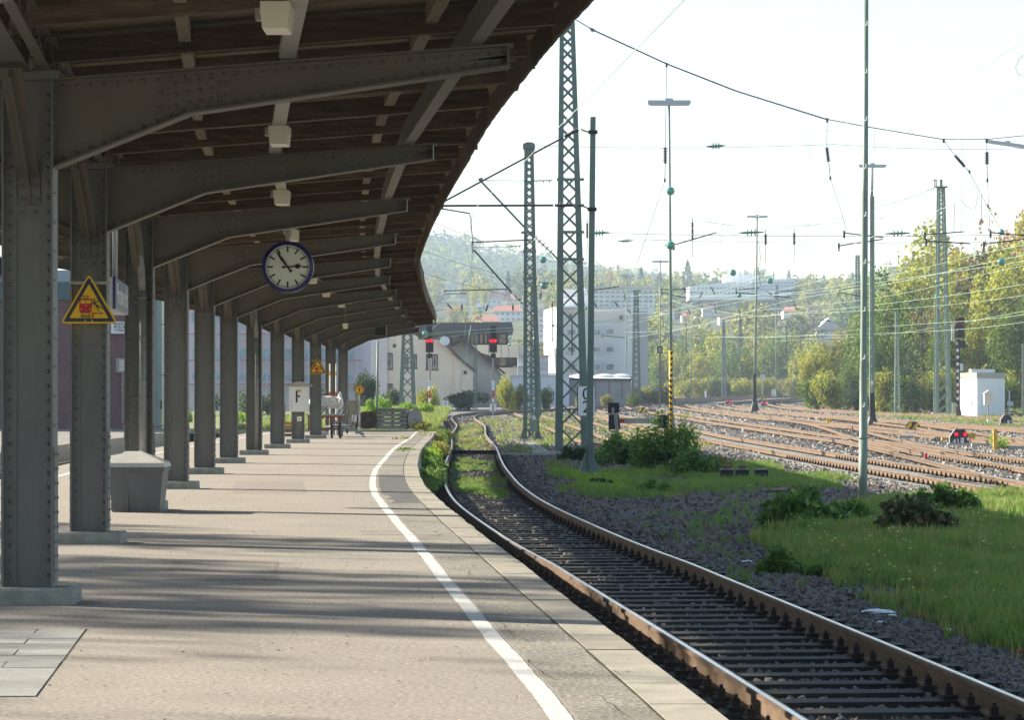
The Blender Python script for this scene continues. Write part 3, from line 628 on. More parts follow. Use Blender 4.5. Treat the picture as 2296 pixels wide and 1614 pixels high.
for i, y in enumerate(COLY):
    x = colX(y)
    if i > 0:
        c = lc('column', col_me, can, (x, y, 0))
        for nme, me in (('rivets', crv_me), ('gusset_plate', gus_me), ('knee_brace', knee_me), ('plinth', pln)):
            o = lc(nme, me, c, (0,0,0))
            if nme == 'rivets': o['kind'] = 'stuff'
        if i in (3, 7): lc('drain_pipe', pipe_me, c, (-.02 if i == 3 else 0, 0, 0))
    for s_, me, sm_, rv, in ((1, bm_r, sp_r, rv_r), (-1, bm_l, sp_l, rv_l)):
        fx = (offB(y, s_)-.54)/3.36
        b = lc('beam', me, can, (x, y, 0), (fx, 1, 1)); lc('splice_plate', sm_, b, (0,0,0)); o = lc('rivets', rv, b, (0,0,0)); o['kind'] = 'stuff'
# longitudinal steel between the beams
for i in range(-1, len(COLY)-1):
    y0 = COLY[i] if i >= 0 else 4.3; y1 = COLY[i+1]; x0, x1 = colX(y0), colX(y1)
    for s in (-1, 1):
        d0, d1 = s*(offB(y0, s)-.82), s*(offB(y1, s)-.82)
        mb = MB(); z = ZT(3.08)+.115; a = Vector((x0+d0, y0+.04, z)); b = Vector((x1+d1, y1-.04, z)); dx = Vector((.045*s, 0, 0))
        mb.bar(a, b, .012, .20); mb.bar(a + dx*.9 + Vector((0,0,-.094)), b + dx*.9 + Vector((0,0,-.094)), .10, .012); mb.bar(a + dx*.9 + Vector((0,0,.094)), b + dx*.9 + Vector((0,0,.094)), .10, .012)
        mb.build('purlin', M['beam'], can)
    mb = MB(); zb, zt = 3.735, 3.99; a = Vector((x0, y0+.1, 0)); b = Vector((x1, y1-.1, 0)); n = 16
    for s in (-1, 1):
        sh = Vector((s*.13, 0, 0)); mb.bar(a+sh+Vector((0,0,zb)), b+sh+Vector((0,0,zb)), .07, .012); mb.bar(a+sh+Vector((0,0,zt)), b+sh+Vector((0,0,zt)), .07, .012)
        for k in range(n):
            p = a.lerp(b, k/n) + sh; q = a.lerp(b, (k+1)/n) + sh
            mb.bar(p + Vector((0,0,zb if k%2 else zt)), q + Vector((0,0,zt if k%2 else zb)), .008, .035)
    mb.bar(a+Vector((-.05,0,zb-.012)), b+Vector((-.05,0,zb-.012)), .16, .010)
    mb.build('lattice_girder', M['beam'], can)
    mb = MB(); o_ = 1.82; zt_ = ZT(o_)+.06; mb.bar((x0+o_, y0+.12, zt_), (x1+o_, y1-.12, zt_), .115, .07); mb.build('cable_trunking', M['trunking'], can)
# rafters, battens, boards, fascia
rr = random.Random(21); yr = 9.0
while yr < 114.5:
    for s in (-1, 1):
        e = offS(yr, s); x = colX(yr); mb = MB(); up_ = Vector((-s*.0765, 0, 1)).normalized(); jy = rr.uniform(-.05,.05)
        a = Vector((x + s*.05, yr+jy, ZT(.05)+.29)); b = Vector((x + s*(e-.03), yr+jy+rr.uniform(-.02,.02), ZT(e-.03)+.29)); mb.bar(a, b, .10, .17, up=up_); mb.build('rafter', M['timber'], can)
    yr += 2.05
zbd = lambda d: ZT(d) + .42
for s in (-1, 1):
    for od in (1.08, 2.86):
        for i in range(-1, len(COLY)-1):
            y0 = COLY[i] if i >= 0 else 4.3; y1 = COLY[i+1]
            mb = MB(); mb.bar((colX(y0)+s*od, y0, zbd(od)-.075), (colX(y1)+s*od, y1, zbd(od)-.075), .09, .13); mb.build('batten', M['batten'], can)
    far = MB(); y = 8.0; k = 0
    while y < 115.0:
        wd = rr.uniform(.17, .23); e = offS(y, s) + .06; x = colX(y); mb = far if k >= (230 if s > 0 else 60) else MB()
        dz = rr.choice((0, .014)) + rr.uniform(0, .004)
        mb.bar((x, y+wd/2, zbd(0)+dz), (x+s*e, y+wd/2, zbd(e)+dz), wd-.012, .022, up=Vector((0,0,1)))
        if mb is not far: mb.build('roof_board', M['board'], can)
        y += wd; k += 1
    far.build('far_roof_boards', M['board'], can, kind='stuff')
    yy = list(np.arange(8, 116.1, 1.5))
    sheet('roofing', [[(colX(y), y, zbd(0)+.045), (colX(y)+s*(offS(y, s)+.08), y, zbd(offS(y, s))+.045)] for y in yy], M['darkroof'], kind=None, parent=can)
    y = 8.0
    while y < 114:
        l = rr.uniform(1.6, 2.4); l = min(l, 115.2-y); n = 9; d = .03; vs = []; zb_ = ZT(3.8)+.20 - rr.uniform(0,.008); tear = rr.random() < .10
        for k in range(n+1):
            t = k/n; yk = y + (l-.012)*t; xk = colX(yk)+s*(offS(yk, s)+.07); zl = zb_ + rr.uniform(-.006,.008)
            if tear and k in (0, n): zl -= rr.uniform(.02,.06)
            vs.append((xk, yk, zl))
        top = [(colX(y + (l-.012)*t)+s*(offE(y)+.07), y + (l-.012)*t, ZT(3.8)+.50) for t in (1, 0)]
        mb = MB(); mb.prism([Vector(v) for v in vs + top], (s*.025, 0, 0)); mb.build('fascia_board', M['timber'], can); y += l
# ================================================================== THINGS HANGING UNDER THE CANOPY
def ceiling_lamp(y, lb):
    x = colX(y) + (1.68 if y < 18 else 1.84); z = ZT(1.82) + .03; t = thing('ceiling_lamp', (x, y, z-.1), lb, 'lamp', 'box lamps hanging under the canopy')
    m_ = MB(); m_.box((x, y, z-.04), (.175, .36, .07)); m_.build('lamp_housing', M['lampw'], t)
    m_ = MB(); m_.prism([(x-.083, y-.175, z-.076), (x-.076, y-.175, z-.165), (x+.076, y-.175, z-.165), (x+.083, y-.175, z-.076)], (0, .35, 0)); m_.build('diffuser', M['lampw'], t)
    m_ = MB(); m_.box((x-.13, y+.5, z+.0), (.08, .12, .07)); m_.bar((x-.09, y+.5, z), (x-.03, y+.2, z-.03), .012, .012); m_.build('junction_box', M['trunking'], t); return t
LB = ['big box lamp cut by the top edge of the picture', 'box lamp just below the first long beam', 'box lamp just above the second beam from the clock', 'box lamp right behind the clock rod', 'box lamp below the beam right of the clock', 'small box lamp next farther than the clock', 'tiny box lamp deep under the canopy', 'tiniest box lamp far under the canopy']
for k, lb in enumerate(LB): ceiling_lamp(17.75 + 8.2*k, lb)
# clock
cx, cy, cz = P(645.5, 598.5, 40.2); ck = thing('platform_clock', (cx, cy, cz), 'round white platform clock with dark blue rim hanging under the canopy', 'clock')
R = .352; ry = -.0
def ring(c, r0, r1, th, m, name, par, n=56):
    mb = MB(); vs = []
    for k in range(n):
        a = 2*math.pi*k/n
        for rr_, yo in ((r1, -th/2), (r0, -th/2-.012), (r0, th/2), (r1, th/2)): vs.append((c[0]+rr_*math.cos(a), c[1]+yo, c[2]+rr_*math.sin(a)))
    fs = [(k*4+j, k*4+(j+1)%4, ((k+1)%n)*4+(j+1)%4, ((k+1)%n)*4+j) for k in range(n) for j in range(4)]
    mb.add(vs, fs); o = mb.build(name, m, par); return o
ring((cx, cy, cz), .300, R, .13, M['blue'], 'rim', ck)
MB().disc((cx, cy+.02, cz), .342, (0,1,0), .12, 48).build('case', M['trunking'], ck)
MB().disc((cx, cy-.052, cz), .302, (0,1,0), .012, 56).build('dial', M['clockface'], ck)
mb = MB()
for k in range(60):
    a = math.radians(6*k); big = k % 5 == 0; r0, r1, w_ = (.200, .288, .022) if big else (.262, .286, .009)
    mid = (r0+r1)/2; rot = Matrix.Rotation(a, 3, 'Y'); mb.box(Vector((cx, cy-.060, cz)) + rot @ Vector((0, 0, mid)), (w_, .002, r1-r0), rot=rot)
mb.build('minute_marks', M['black'], ck)
def hand(ang, pr, name, dep):
    mb = MB(); rot = Matrix.Rotation(math.radians(ang), 3, 'Y'); mb.prism([Vector((cx, cy-dep, cz)) + rot @ Vector((x, 0, z)) for x, z in pr], (0, -.003, 0)); mb.build(name, M['black'], ck)
hand(-36.5, [(-.022,-.085),(.022,-.085),(.011,-.04),(.010,0),(.019,.14),(.004,.275),(-.004,.275),(-.019,.14),(-.010,0),(-.011,-.04)], 'minute_hand', .066)
hand(86.5, [(-.018,-.075),(.018,-.075),(.010,-.03),(.009,.10),(.022,.108),(.033,.13),(.033,.145),(.018,.165),(0,.195),(-.018,.165),(-.033,.145),(-.033,.13),(-.022,.108),(-.009,.10),(-.010,-.03)], 'hour_hand', .072)
mb = MB(); mb.tube([(cx, cy, cz+.34), (cx, cy, cz+.47)], .022, 10); mb.tube([(cx, cy, cz+.40), (cx, cy, cz+.43), (cx, cy, cz+.47), (cx, cy, cz+.51)], [.022, .045, .05, .05], 10); mb.tube([(cx, cy, cz+.50), (cx, cy, 3.80)], .028, 10); mb.build('hanging_rod', M['trunking'], ck)
# second clock, only its edge shows left of the first column
c2 = P(-52, 600, 40.2); k2 = thing('platform_clock', c2, 'clock of which only the right edge shows at the left picture border', 'clock')
ring(c2, .300, R, .13, M['blue'], 'rim', k2); MB().disc((c2[0], c2[1]-.05, c2[2]), .302, (0,1,0), .012, 48).build('dial', M['clockface'], k2); MB().tube([c2 + Vector((0,0,.34)), c2 + Vector((0,0,.65))], .028, 8).build('hanging_rod', M['trunking'], k2)
# warning triangles
def warn(cxp, topy, boty, Y, lb, det=True):
    s = (boty-topy)*Y/F; c = P(cxp, boty, Y); t = thing('warning_sign', c, lb, 'warning sign', 'yellow triangular train warning signs')
    def tri(k, inset, name, m, y0, y1, rnd=.05):
        h = s - inset*3; hw = s*.575 - inset*1.75; zb = inset; pts = []
        for (ax, az), (bx, bz), (dx, dz) in (((-hw, zb), (0, 0), (0, 0)),): pass
        cor = [(-hw, zb), (hw, zb), (0, zb+h)]
        for i in range(3):
            a = Vector(cor[i]); p = Vector(cor[i-1]); q = Vector(cor[(i+1)%3]); r = rnd*s*(1 - inset/s*4) 
            A_ = a + (p-a).normalized()*r; B_ = a + (q-a).normalized()*r
            for u in (0, .33, .67, 1): w1 = A_.lerp(a, u); w2 = a.lerp(B_, u); pts.append(w1.lerp(w2, u))
        m_ = MB(); m_.prism([(c.x+x, c.y+y0, c.z+z) for x, z in pts], (0, y1-y0, 0)); return m_.build(name, m, t)
    tri(0, 0, 'sign_plate', M['yellow'], 0, .02, .10); tri(1, s*.035, 'black_border', M['bgrey'], -.003, -.001); tri(2, s*.105, 'yellow_field', M['yellow'], -.006, -.004, .02)
    m_ = MB(); m_.box((c.x, c.y+.03, c.z+s*.815), (.40, .012, .028)); m_.build('clamp_band', M['trunking'], t)
    # pictogram
    u = s/520.0; ox, oz = c.x, c.z; y1 = c.y-.008
    def q(x, z): return (ox + (x-374)*u, y1, oz + (990-z)*u)
    m_ = MB()
    m_.prism([q(285,730), q(395,730), q(405,745), q(405,860), q(390,882), q(290,882), q(274,860), q(274,745)], (0, .0015, 0)); m_.prism([q(407,878), q(470,878), q(470,890), q(423,890), q(423,927), q(407,927)], (0, .0015, 0))
    m_.build('red_train_symbol', M['red'], t)
    y1 -= .002; m_ = MB()
    for a, b in ((288, 336), (344, 394)): m_.prism([q(a,748), q(b,748), q(b,783), q(a,783)], (0, .001, 0))
    for a, b in ((293,844), (341,803), (388,844)): m_.prism([q(a+8*math.cos(k*.785), b+8*math.sin(k*.785)) for k in range(8)], (0, .001, 0))
    m_.build('train_windows', M['yellow'], t)
    m_ = MB()
    def st(a, b, w_=7): m_.bar(q(*a), q(*b), .0015, w_*u, up=Vector((0,1,0))) if False else m_.bar(q(*a), q(*b), w_*u, .0015, up=Vector((0,-1,0)))
    for a, b in (((300,704),(383,704)), ((316,706),(322,724)), ((366,706),(360,724)), ((314,722),(368,722)), ((303,884),(291,926)), ((377,884),(390,926)), ((298,905),(383,905)), ((294,916),(386,916)), ((290,926),(392,926))): st(a, b, 5)
    m_.prism([q(425+10*math.cos(k*.785), 747+10*math.sin(k*.785)) for k in range(8)], (0, .001, 0))
    for a, b, w_ in (((424,765),(448,800),17), ((425,765),(404,800),8), ((436,768),(462,768),8), ((462,768),(478,754),7), ((446,800),(484,812),12), ((484,812),(512,838),10), ((452,802),(474,836),12), ((474,836),(468,868),9)): st(a, b, w_)
    m_.prism([q(478,877), q(518,877), q(518,889), q(478,889)], (0, .001, 0))
    if det:
        for k in range(12): st((407+k*2, 735+k*11), (470, 735+k*11-18+k*2), 1.6) if k < 11 else None
    m_.build('falling_figure_symbol', M['black'], t)
    m_ = MB()
    for x, z in ((336,560), (408,560), (338,962), (409,962)): m_.tube([q(x, z), Vector(q(x, z)) + Vector((0,-.006,0))], 9*u, 10)
    m_.build('bolts', M['alu'], t)
M['bgrey'] = mat('sign_dark_border', (.035,.035,.05), .5)
warn(199.5, 613, 725, COLY[2]-.20, 'large yellow triangular sign with a red train on the second column')
warn(712, 802, 838, COLY[10]-.20, 'small yellow triangular sign with a red train on a far column')
# station name sign
A = Vector((-4.19, 31.0, 0)); B = Vector((-4.385, 33.6, 0)); zc = 2.53; sn = thing('station_sign', (A.x, A.y, zc), 'white and blue station name box hanging from two tubes', 'sign')
d = (B-A).normalized(); nrm = Vector((d.y, -d.x, 0)); wv = -nrm*.17
mb = MB(); mb.prism([A + Vector((0,0,zc-.165)), A + wv + Vector((0,0,zc-.165)), A + wv + Vector((0,0,zc+.165)), A + Vector((0,0,zc+.165))], B-A); mb.build('sign_box', M['shutter'], sn)
mb = MB(); mb.prism([A + nrm*.002 + Vector((0,0,zc-.165)), A + nrm*.008 + Vector((0,0,zc-.165)), A + nrm*.008 + Vector((0,0,zc+.165)), A + nrm*.002 + Vector((0,0,zc+.165))], B-A); mb.build('blue_face', M['bluegrey'], sn)
mb = MB(); mb.box(A + nrm*.004 + Vector((0,-.006,zc)), (.03, .02, .34)); mb.build('blue_edge', M['blue'], sn)
o = lettering('Pforzheim Hbf', .30, M['white'], sn, (A+B)/2 + nrm*.011 + Vector((0,0,zc)), rz=math.atan2(d.y, d.x)); 
o.scale = (1.15, 1.0, 1)
for p in (A.lerp(B, .06) + wv*.5, A.lerp(B, .62) + wv*.5):
    mb = MB(); mb.tube([p + Vector((0,0,zc+.16)), p + Vector((0,0,3.75))], .031, 12); mb.build('hanging_tube', M['alu'], sn, smooth=True)
# small hanging lamps and the dark box near the end
for (px, py, Y, m_, lb) in ((774, 731, 78, M['lampw'], 'small white pendant lamp under the far beams'), (884, 775.5, 112.5, M['trunking'], 'small grey pendant lamp at the far end of the canopy')):
    c = P(px, py, Y); t = thing('pendant_lamp', c, lb, 'lamp'); mb = MB(); mb.prism([c + Vector((-.07,-.08,.07)), c + Vector((.07,-.08,.07)), c + Vector((.055,-.08,-.07)), c + Vector((-.055,-.08,-.07))], (0, .16, 0)); mb.build('lamp_body', m_, t)
    MB().tube([c + Vector((0,0,.07)), (c.x, c.y, 3.78)], .008, 6).build('hanging_rod', M['trunking'], t)
c = P(853, 739, 99.5); t = thing('loudspeaker', c, 'black box loudspeaker hanging under the last beams', 'loudspeaker'); MB().box(c, (.34, .18, .38)).build('speaker_box', M['black'], t)
MB().box(c + Vector((.195, -.02, 0)), (.02, .22, .42)).build('side_plate', M['trunking'], t); MB().tube([c + Vector((0,0,.18)), (c.x, c.y, 3.8)], .012, 6).build('bracket', M['black'], t)
# ================================================================== THINGS ON THE PLATFORM
# grit bin
b0 = P(303, 1152, 36.3); bx = b0.x; by = b0.y + .32; gb = thing('grit_bin', (bx, by, 0), 'grey plastic grit bin with pale hipped lid behind the second column', 'bin')
def frus(c, l0, w0, l1, w1, h, z0):
    v = [(c[0]+sx*l/2, c[1]+sy*w_/2, z0+z) for l, w_, z in ((l0, w0, 0), (l1, w1, h)) for sx, sy in ((-1,-1),(1,-1),(1,1),(-1,1))]
    return v
mb = MB(); mb.add(frus((bx, by), .58, .52, .68, .62, .52, 0), [(3,2,1,0),(0,1,5,4),(1,2,6,5),(2,3,7,6),(3,0,4,7),(4,5,6,7)]); mb.box((bx, by, .535), (.72, .66, .05)); mb.box((bx-.10, by-.272, .25), (.02, .05, .48)); mb.build('bin_body', M['gunmetal'], gb)
mb = MB(); v = frus((bx, by), .74, .68, .70, .64, .05, .56); mb.add(v, [(3,2,1,0),(0,1,5,4),(1,2,6,5),(2,3,7,6),(3,0,4,7)])
rg = [(bx-.16, by, .75), (bx+.02, by, .75)]; mb.add([v[4], v[5], v[6], v[7]] + rg, [(0,1,5,4),(2,3,4,5),(1,2,5),(3,0,4)])
for k in range(5): t_ = k/5; mb.bar(Vector(v[5]).lerp(Vector(v[6]), .15+t_*.8) + Vector((0,0,.006)), Vector(rg[1]) + Vector((.0,0,.004)), .02, .012)
mb.build('bin_lid', M['lid'], gb)
# telephone / switch cabinet with F
c = P(669.5, 923, COLY[9]-.38); y0 = COLY[9]-.12
fb = thing('switch_cabinet', (c.x, y0, c.z), 'white cabinet with a big black F and small roof on a far column', 'cabinet')
h = .74; mb = MB(); mb.box((c.x, y0-.16, c.z+h/2), (.56, .30, h)); mb.build('cabinet_body', M['white'], fb)
mb = MB(); mb.box((c.x+.005, y0-.32, c.z+h/2), (.47, .02, h-.06)); mb.build('door', M['white'], fb)
mb = MB(); mb.prism([(c.x-.38, y0-.36, c.z+h), (c.x+.38, y0-.36, c.z+h), (c.x+.38, y0-.36, c.z+h+.05), (c.x, y0-.36, c.z+h+.15), (c.x-.38, y0-.36, c.z+h+.05)], (0, .42, 0)); mb.build('small_roof', M['concrete'], fb)
mb = MB(); fx, fy, fz = c.x-.02, y0-.334, c.z+.46
mb.box((fx-.035, fy, fz-.02), (.05, .003, .34)); mb.box((fx+.03, fy, fz+.135), (.09, .003, .03)); mb.box((fx+.03, fy, fz-.01), (.07, .003, .05)); mb.build('letter_f', M['black'], fb)
MB().box((fx+.02, fy-.002, fz+.165), (.15, .003, .045)).build('yellow_sticker', M['yellow'], fb)
mb = MB()
for z in (.12, .19, .30): mb.box((c.x-.20, y0-.333, c.z+z), (.015, .01, .03))
mb.build('door_lock', M['black'], fb)
c = P(671, 939, COLY[9]-.24); t = thing('socket_box', c, 'small white box with yellow warning triangle under the F cabinet', 'junction box'); MB().box(c, (.13, .10, .14)).build('box_body', M['white'], t); MB().prism([c + Vector((-.035,-.053,-.03)), c + Vector((.035,-.053,-.03)), c + Vector((0,-.053,.035))], (0,.002,0)).build('yellow_triangle', M['yellow'], t)
MB().box(c + Vector((.0,.0,-.17)), (.12,.06,.16)).build('lower_box', M['steel'], t)
# striped poles in front of the eleventh column
for px, lb in ((739.5, 'left red and white striped pole in front of the far column'), (753.5, 'right red and white striped pole in front of the far column')):
    a = P(px, 820, 101.8); b = P(px, 940, 101.8); t = thing('striped_pole', (a.x, a.y, 0), lb, 'pole', 'striped poles by the column')
    for z0, z1, m_ in ((.0, .70, 'red'), (.70, 1.25, 'red'), (1.25, 1.75, 'white'), (1.75, 2.4, 'white')): pass
    MB().tube([(a.x, a.y, 0.02), (a.x, a.y, 1.2)], .028, 8).build('lower_section', M['white'], t); MB().tube([(a.x, a.y, 1.2), (a.x, a.y, 1.50)], .028, 8).build('red_section', M['red'], t)
    MB().tube([(a.x, a.y, 1.50), (a.x, a.y, 2.06)], .028, 8).build('white_section', M['white'], t); MB().tube([(a.x, a.y, 2.06), (a.x, a.y, 2.22)], .028, 8).build('yellow_section', M['yellow2'], t); MB().tube([(a.x, a.y, 2.22), (a.x, a.y, 2.48)], .028, 8).build('top_section', M['white'], t)
# trolleys and wrapped bundle
def wheel(mbn, c, r, w_, t, ax=(1,0,0)):
    MB().disc(c, r, ax, w_, 16).build('wheel', M['black'], t)
Y0 = 98.0
t = thing('luggage_trolley', P(715, 975, Y0), 'red-framed platform trolley loaded with junk between the far columns', 'trolley'); ca = P(690, 975, Y0); cb = P(765, 975, Y0)
mb = MB(); z0, z1 = .26, .68
for y in (Y0, Y0+1.0):
    for x in np.linspace(ca.x+.03, cb.x-.1, 4): mb.bar((x, y, z0), (x, y, z1), .05, .05)
    mb.bar((ca.x, y, z0), (cb.x, y, z0), .05, .06); mb.bar((ca.x, y, z1), (cb.x, y, z1), .05, .06); mb.bar((ca.x, y, z0), (ca.x+.5, y, z1), .03, .04); mb.bar((cb.x-.4, y, z1), (cb.x, y, z0), .03, .04)
mb.build('frame', M['rustred'], t); MB().box(((ca.x+cb.x)/2, Y0+.5, .73), (cb.x-ca.x+.1, 1.1, .05)).build('deck', M['shelter'], t)
for x, y in ((ca.x+.12, Y0-.06), (cb.x-.05, Y0-.06), (ca.x+.12, Y0+1.06), (cb.x-.05, Y0+1.06)): wheel(0, (x, y, .22), .22, .07, t)
MB().bar((cb.x-.05, Y0-.1, .5), (cb.x+.75, Y0-.5, .10), .22, .03).build('drawbar', M['wood_g'], t)
t = thing('wrapped_bundle', P(730, 905, Y0), 'bulky bundle wrapped in white plastic lying across the red trolley', 'bundle'); ca2 = P(692, 900, Y0+.3); cb2 = P(770, 900, Y0+.3)
bmx = bmesh.new(); bmesh.ops.create_icosphere(bmx, subdivisions=4, radius=1); r_ = random.Random(4)
for v in bmx.verts:
    x = v.co.x; r0 = .20 + .16*max(0, x-.45) + (.10 if x > .72 else 0); n_ = 1 + .12*math.sin(9*x+3*v.co.y) + .10*math.sin(17*v.co.z+5*x) + r_.uniform(-.05,.05); rad = math.hypot(v.co.y, v.co.z) or 1
    v.co = Vector(((ca2.x+cb2.x)/2 + x*(cb2.x-ca2.x)/2, Y0+.3 + v.co.y/rad*r0*n_*min(1, rad*1.7), ca2.z - .02 + v.co.z/rad*r0*n_*min(1, rad*1.7) - .10*(x > .6)*abs(x)))
me = bpy.data.meshes.new('wrapping'); bmx.to_mesh(me); bmx.free(); me.materials.append(M['plastic']); o = link('wrapping', me, t); o.location = -ORG[t.name]
mb = MB()
for k in range(4): x = ca2.x + .15 + k*.27; mb.bar((x, Y0, .76), (x+.22*(1 if k % 2 else -1), Y0+.1, 1.02), .05, .05)
props(mb.build('wooden_trestle', M['wood_g'], None), 'crossed green-grey timbers carrying the wrapped bundle', 'trestle')
t = thing('tilt_cart', P(790, 975, 106), 'grey sheet-metal platform cart with a tall back panel beyond the red trolley', 'cart'); a = P(773, 975, 106); b = P(806, 975, 106)
MB().box(((a.x+b.x)/2-.05, 106.6, .72), (.42, .05, .95)).build('back_panel', M['pipe'], t); MB().box((b.x-.06, 106.2, .72), (.05, .9, .95)).build('side_panel', M['pipe'], t); MB().box(((a.x+b.x)/2, 106.2, .28), (.50, .9, .06)).build('deck', M['pipe'], t)
for x in (a.x+.1, b.x-.1): wheel(0, (x, 105.7, .2), .2, .06, t)
mb = MB(); mb.bar((a.x+.05, 105.6, .25), (a.x+.18, 105.6, .9), .03, .03); mb.bar((a.x+.25, 105.6, .2), (a.x+.40, 105.6, .85), .03, .03); mb.build('handle', M['wood_b'], t); MB().box((b.x-.12, 105.8, .55), (.3, .1, .25)).build('loose_board', M['shutter'], t)
t = thing('handcart', P(735, 978, 95), 'dark two-wheeled handcart standing right of the signed column', 'cart'); a = P(744, 978, 95); 
for x in (a.x, a.x+.27): wheel(0, (x, 95, .30), .30, .06, t)
MB().bar((a.x-.05, 95, .38), (a.x+.35, 95.5, .42), .5, .05).build('deck', M['shelter'], t); MB().bar((a.x+.1, 94.9, .5), (a.x+.9, 94.6, .18), .16, .025).build('drawbar', M['wood_g'], t); MB().bar((a.x+.85, 94.6, .2), (a.x+1.1, 94.5, .05), .1, .02).build('handle', M['wood_g'], t)
t = thing('timber_stack', P(647, 972, 92), 'stack of orange timber boards left of the F cabinet column', 'timber stack'); a = P(640, 972, 97)
for k in range(4): MB().box((a.x+.18, 97, .08+k*.13), (.62, .5, .09)).build('board', M['wood_o'] if k > 1 else M['wood_b'], t)
MB().bar((a.x-.02, 97, .5), (a.x-.02, 97, 1.1), .03, .03).build('upright', M['wood_o'], t)
# round sign
c = P(805.6, 873.5, 109.5); t = thing('round_sign', (c.x, c.y, 0), 'round yellow sign with red rim and a black figure with outstretched arms', 'sign')
MB().disc(c, .172, (0,1,0), .02, 32).build('sign_plate', M['white'], t); MB().disc(c + Vector((0,-.012,0)), .168, (0,1,0), .006, 32).build('red_rim', M['red'], t); MB().disc(c + Vector((0,-.016,0)), .135, (0,1,0), .006, 32).build('yellow_field', M['yellow'], t)
mb = MB(); q = c + Vector((0,-.021,0)); mb.box(q + Vector((0,0,.045)), (.18,.003,.015)); mb.box(q + Vector((0,0,.0)), (.045,.003,.10)); mb.box(q + Vector((-.012,0,-.07)), (.015,.003,.09)); mb.box(q + Vector((.012,0,-.07)), (.015,.003,.09)); mb.disc(q + Vector((0,0,.078)), .015, (0,1,0), .003, 10); mb.build('figure_symbol', M['black'], t)
MB().tube([(c.x, c.y+.03, 0), (c.x, c.y+.03, c.z+.1)], .03, 8).build('post', M['trunking'], t)
MB().box((c.x-.04, c.y+.35, .48), (.11, .10, .98)).build('kerbside_post', M['concrete'], t)
# cable drums and pallets beyond the platform end
def drum(c, r, wd, ax, lb, m_):
    ax = Vector(ax).normalized(); t = thing('cable_drum', (c[0], c[1], 0), lb, 'cable drum', 'wooden cable drums at the platform end'); c = Vector(c); n = 12
    for s in (-1, 1):
        f_ = MB(); f_.disc(c + ax*s*wd/2, r, ax, .04, 28)
        for k in range(n): a = 2*math.pi*k/n; u = ax.cross(Vector((0,0,1))).normalized(); p = c + ax*s*(wd/2+.025) + (u*math.cos(a) + Vector((0,0,1))*math.sin(a))*r*.45; f_.disc(p, .015, ax, .01, 6)
        f_.build('flange', m_, t)
        MB().disc(c + ax*s*(wd/2+.024), r*.13, ax, .01, 12).build('hub_plate', M['wood_g'], t); MB().disc(c + ax*s*(wd/2+.031), r*.05, ax, .01, 10).build('axle_hole', M['black'], t)
    MB().disc(c, r*.5, ax, wd, 16).build('core', M['wood_b'], t); return t
p1 = P(822, 961, 119); drum((p1.x, 119, .36), .36, .5, (.25,-.97,0), 'brown wooden cable drum left of the pallet stack', M['wood_b'])
p3 = P(838, 961, 121); drum((p3.x, 121, .36), .36, .5, (.35,-.94,0), 'dark cable drum half hidden behind the brown one', M['wood_b'])
p2 = P(921, 961, 118.5); drum((p2.x, 118.5, .415), .415, .45, (.72,-.69,0), 'large grey cable drum right of the pallet stack', M['wood_g'])
t = thing('pallet_stack', P(880, 962, 118), 'grey slatted crate of stacked pallets between the cable drums', 'pallet stack'); a = P(847, 962, 118); b = P(911, 962, 118); mxx = (a.x+b.x)/2; wd = b.x-a.x
for k in range(5): MB().box((mxx, 118.4, .085+k*.165), (wd, .9, .125)).build('plank', M['wood_g'], t)
for x in (a.x+.06, mxx, b.x-.06): MB().box((x, 118.42, .42), (.09, .86, .80)).build('upright', M['wood_b'], t)
MB().box((mxx-.03, 118.3, .84), (wd*.95, 1.0, .035)).build('top_board', M['wood_g'], t)
mb = MB(); mb.tube([P(844.5, 962, 120) , P(846.5, 766, 120)], [.052, .045], 10); o = mb.build('flag_pole', M['green_l'], None, smooth=True); props(o, 'pale green pole rising left of the pallet stack', 'pole')
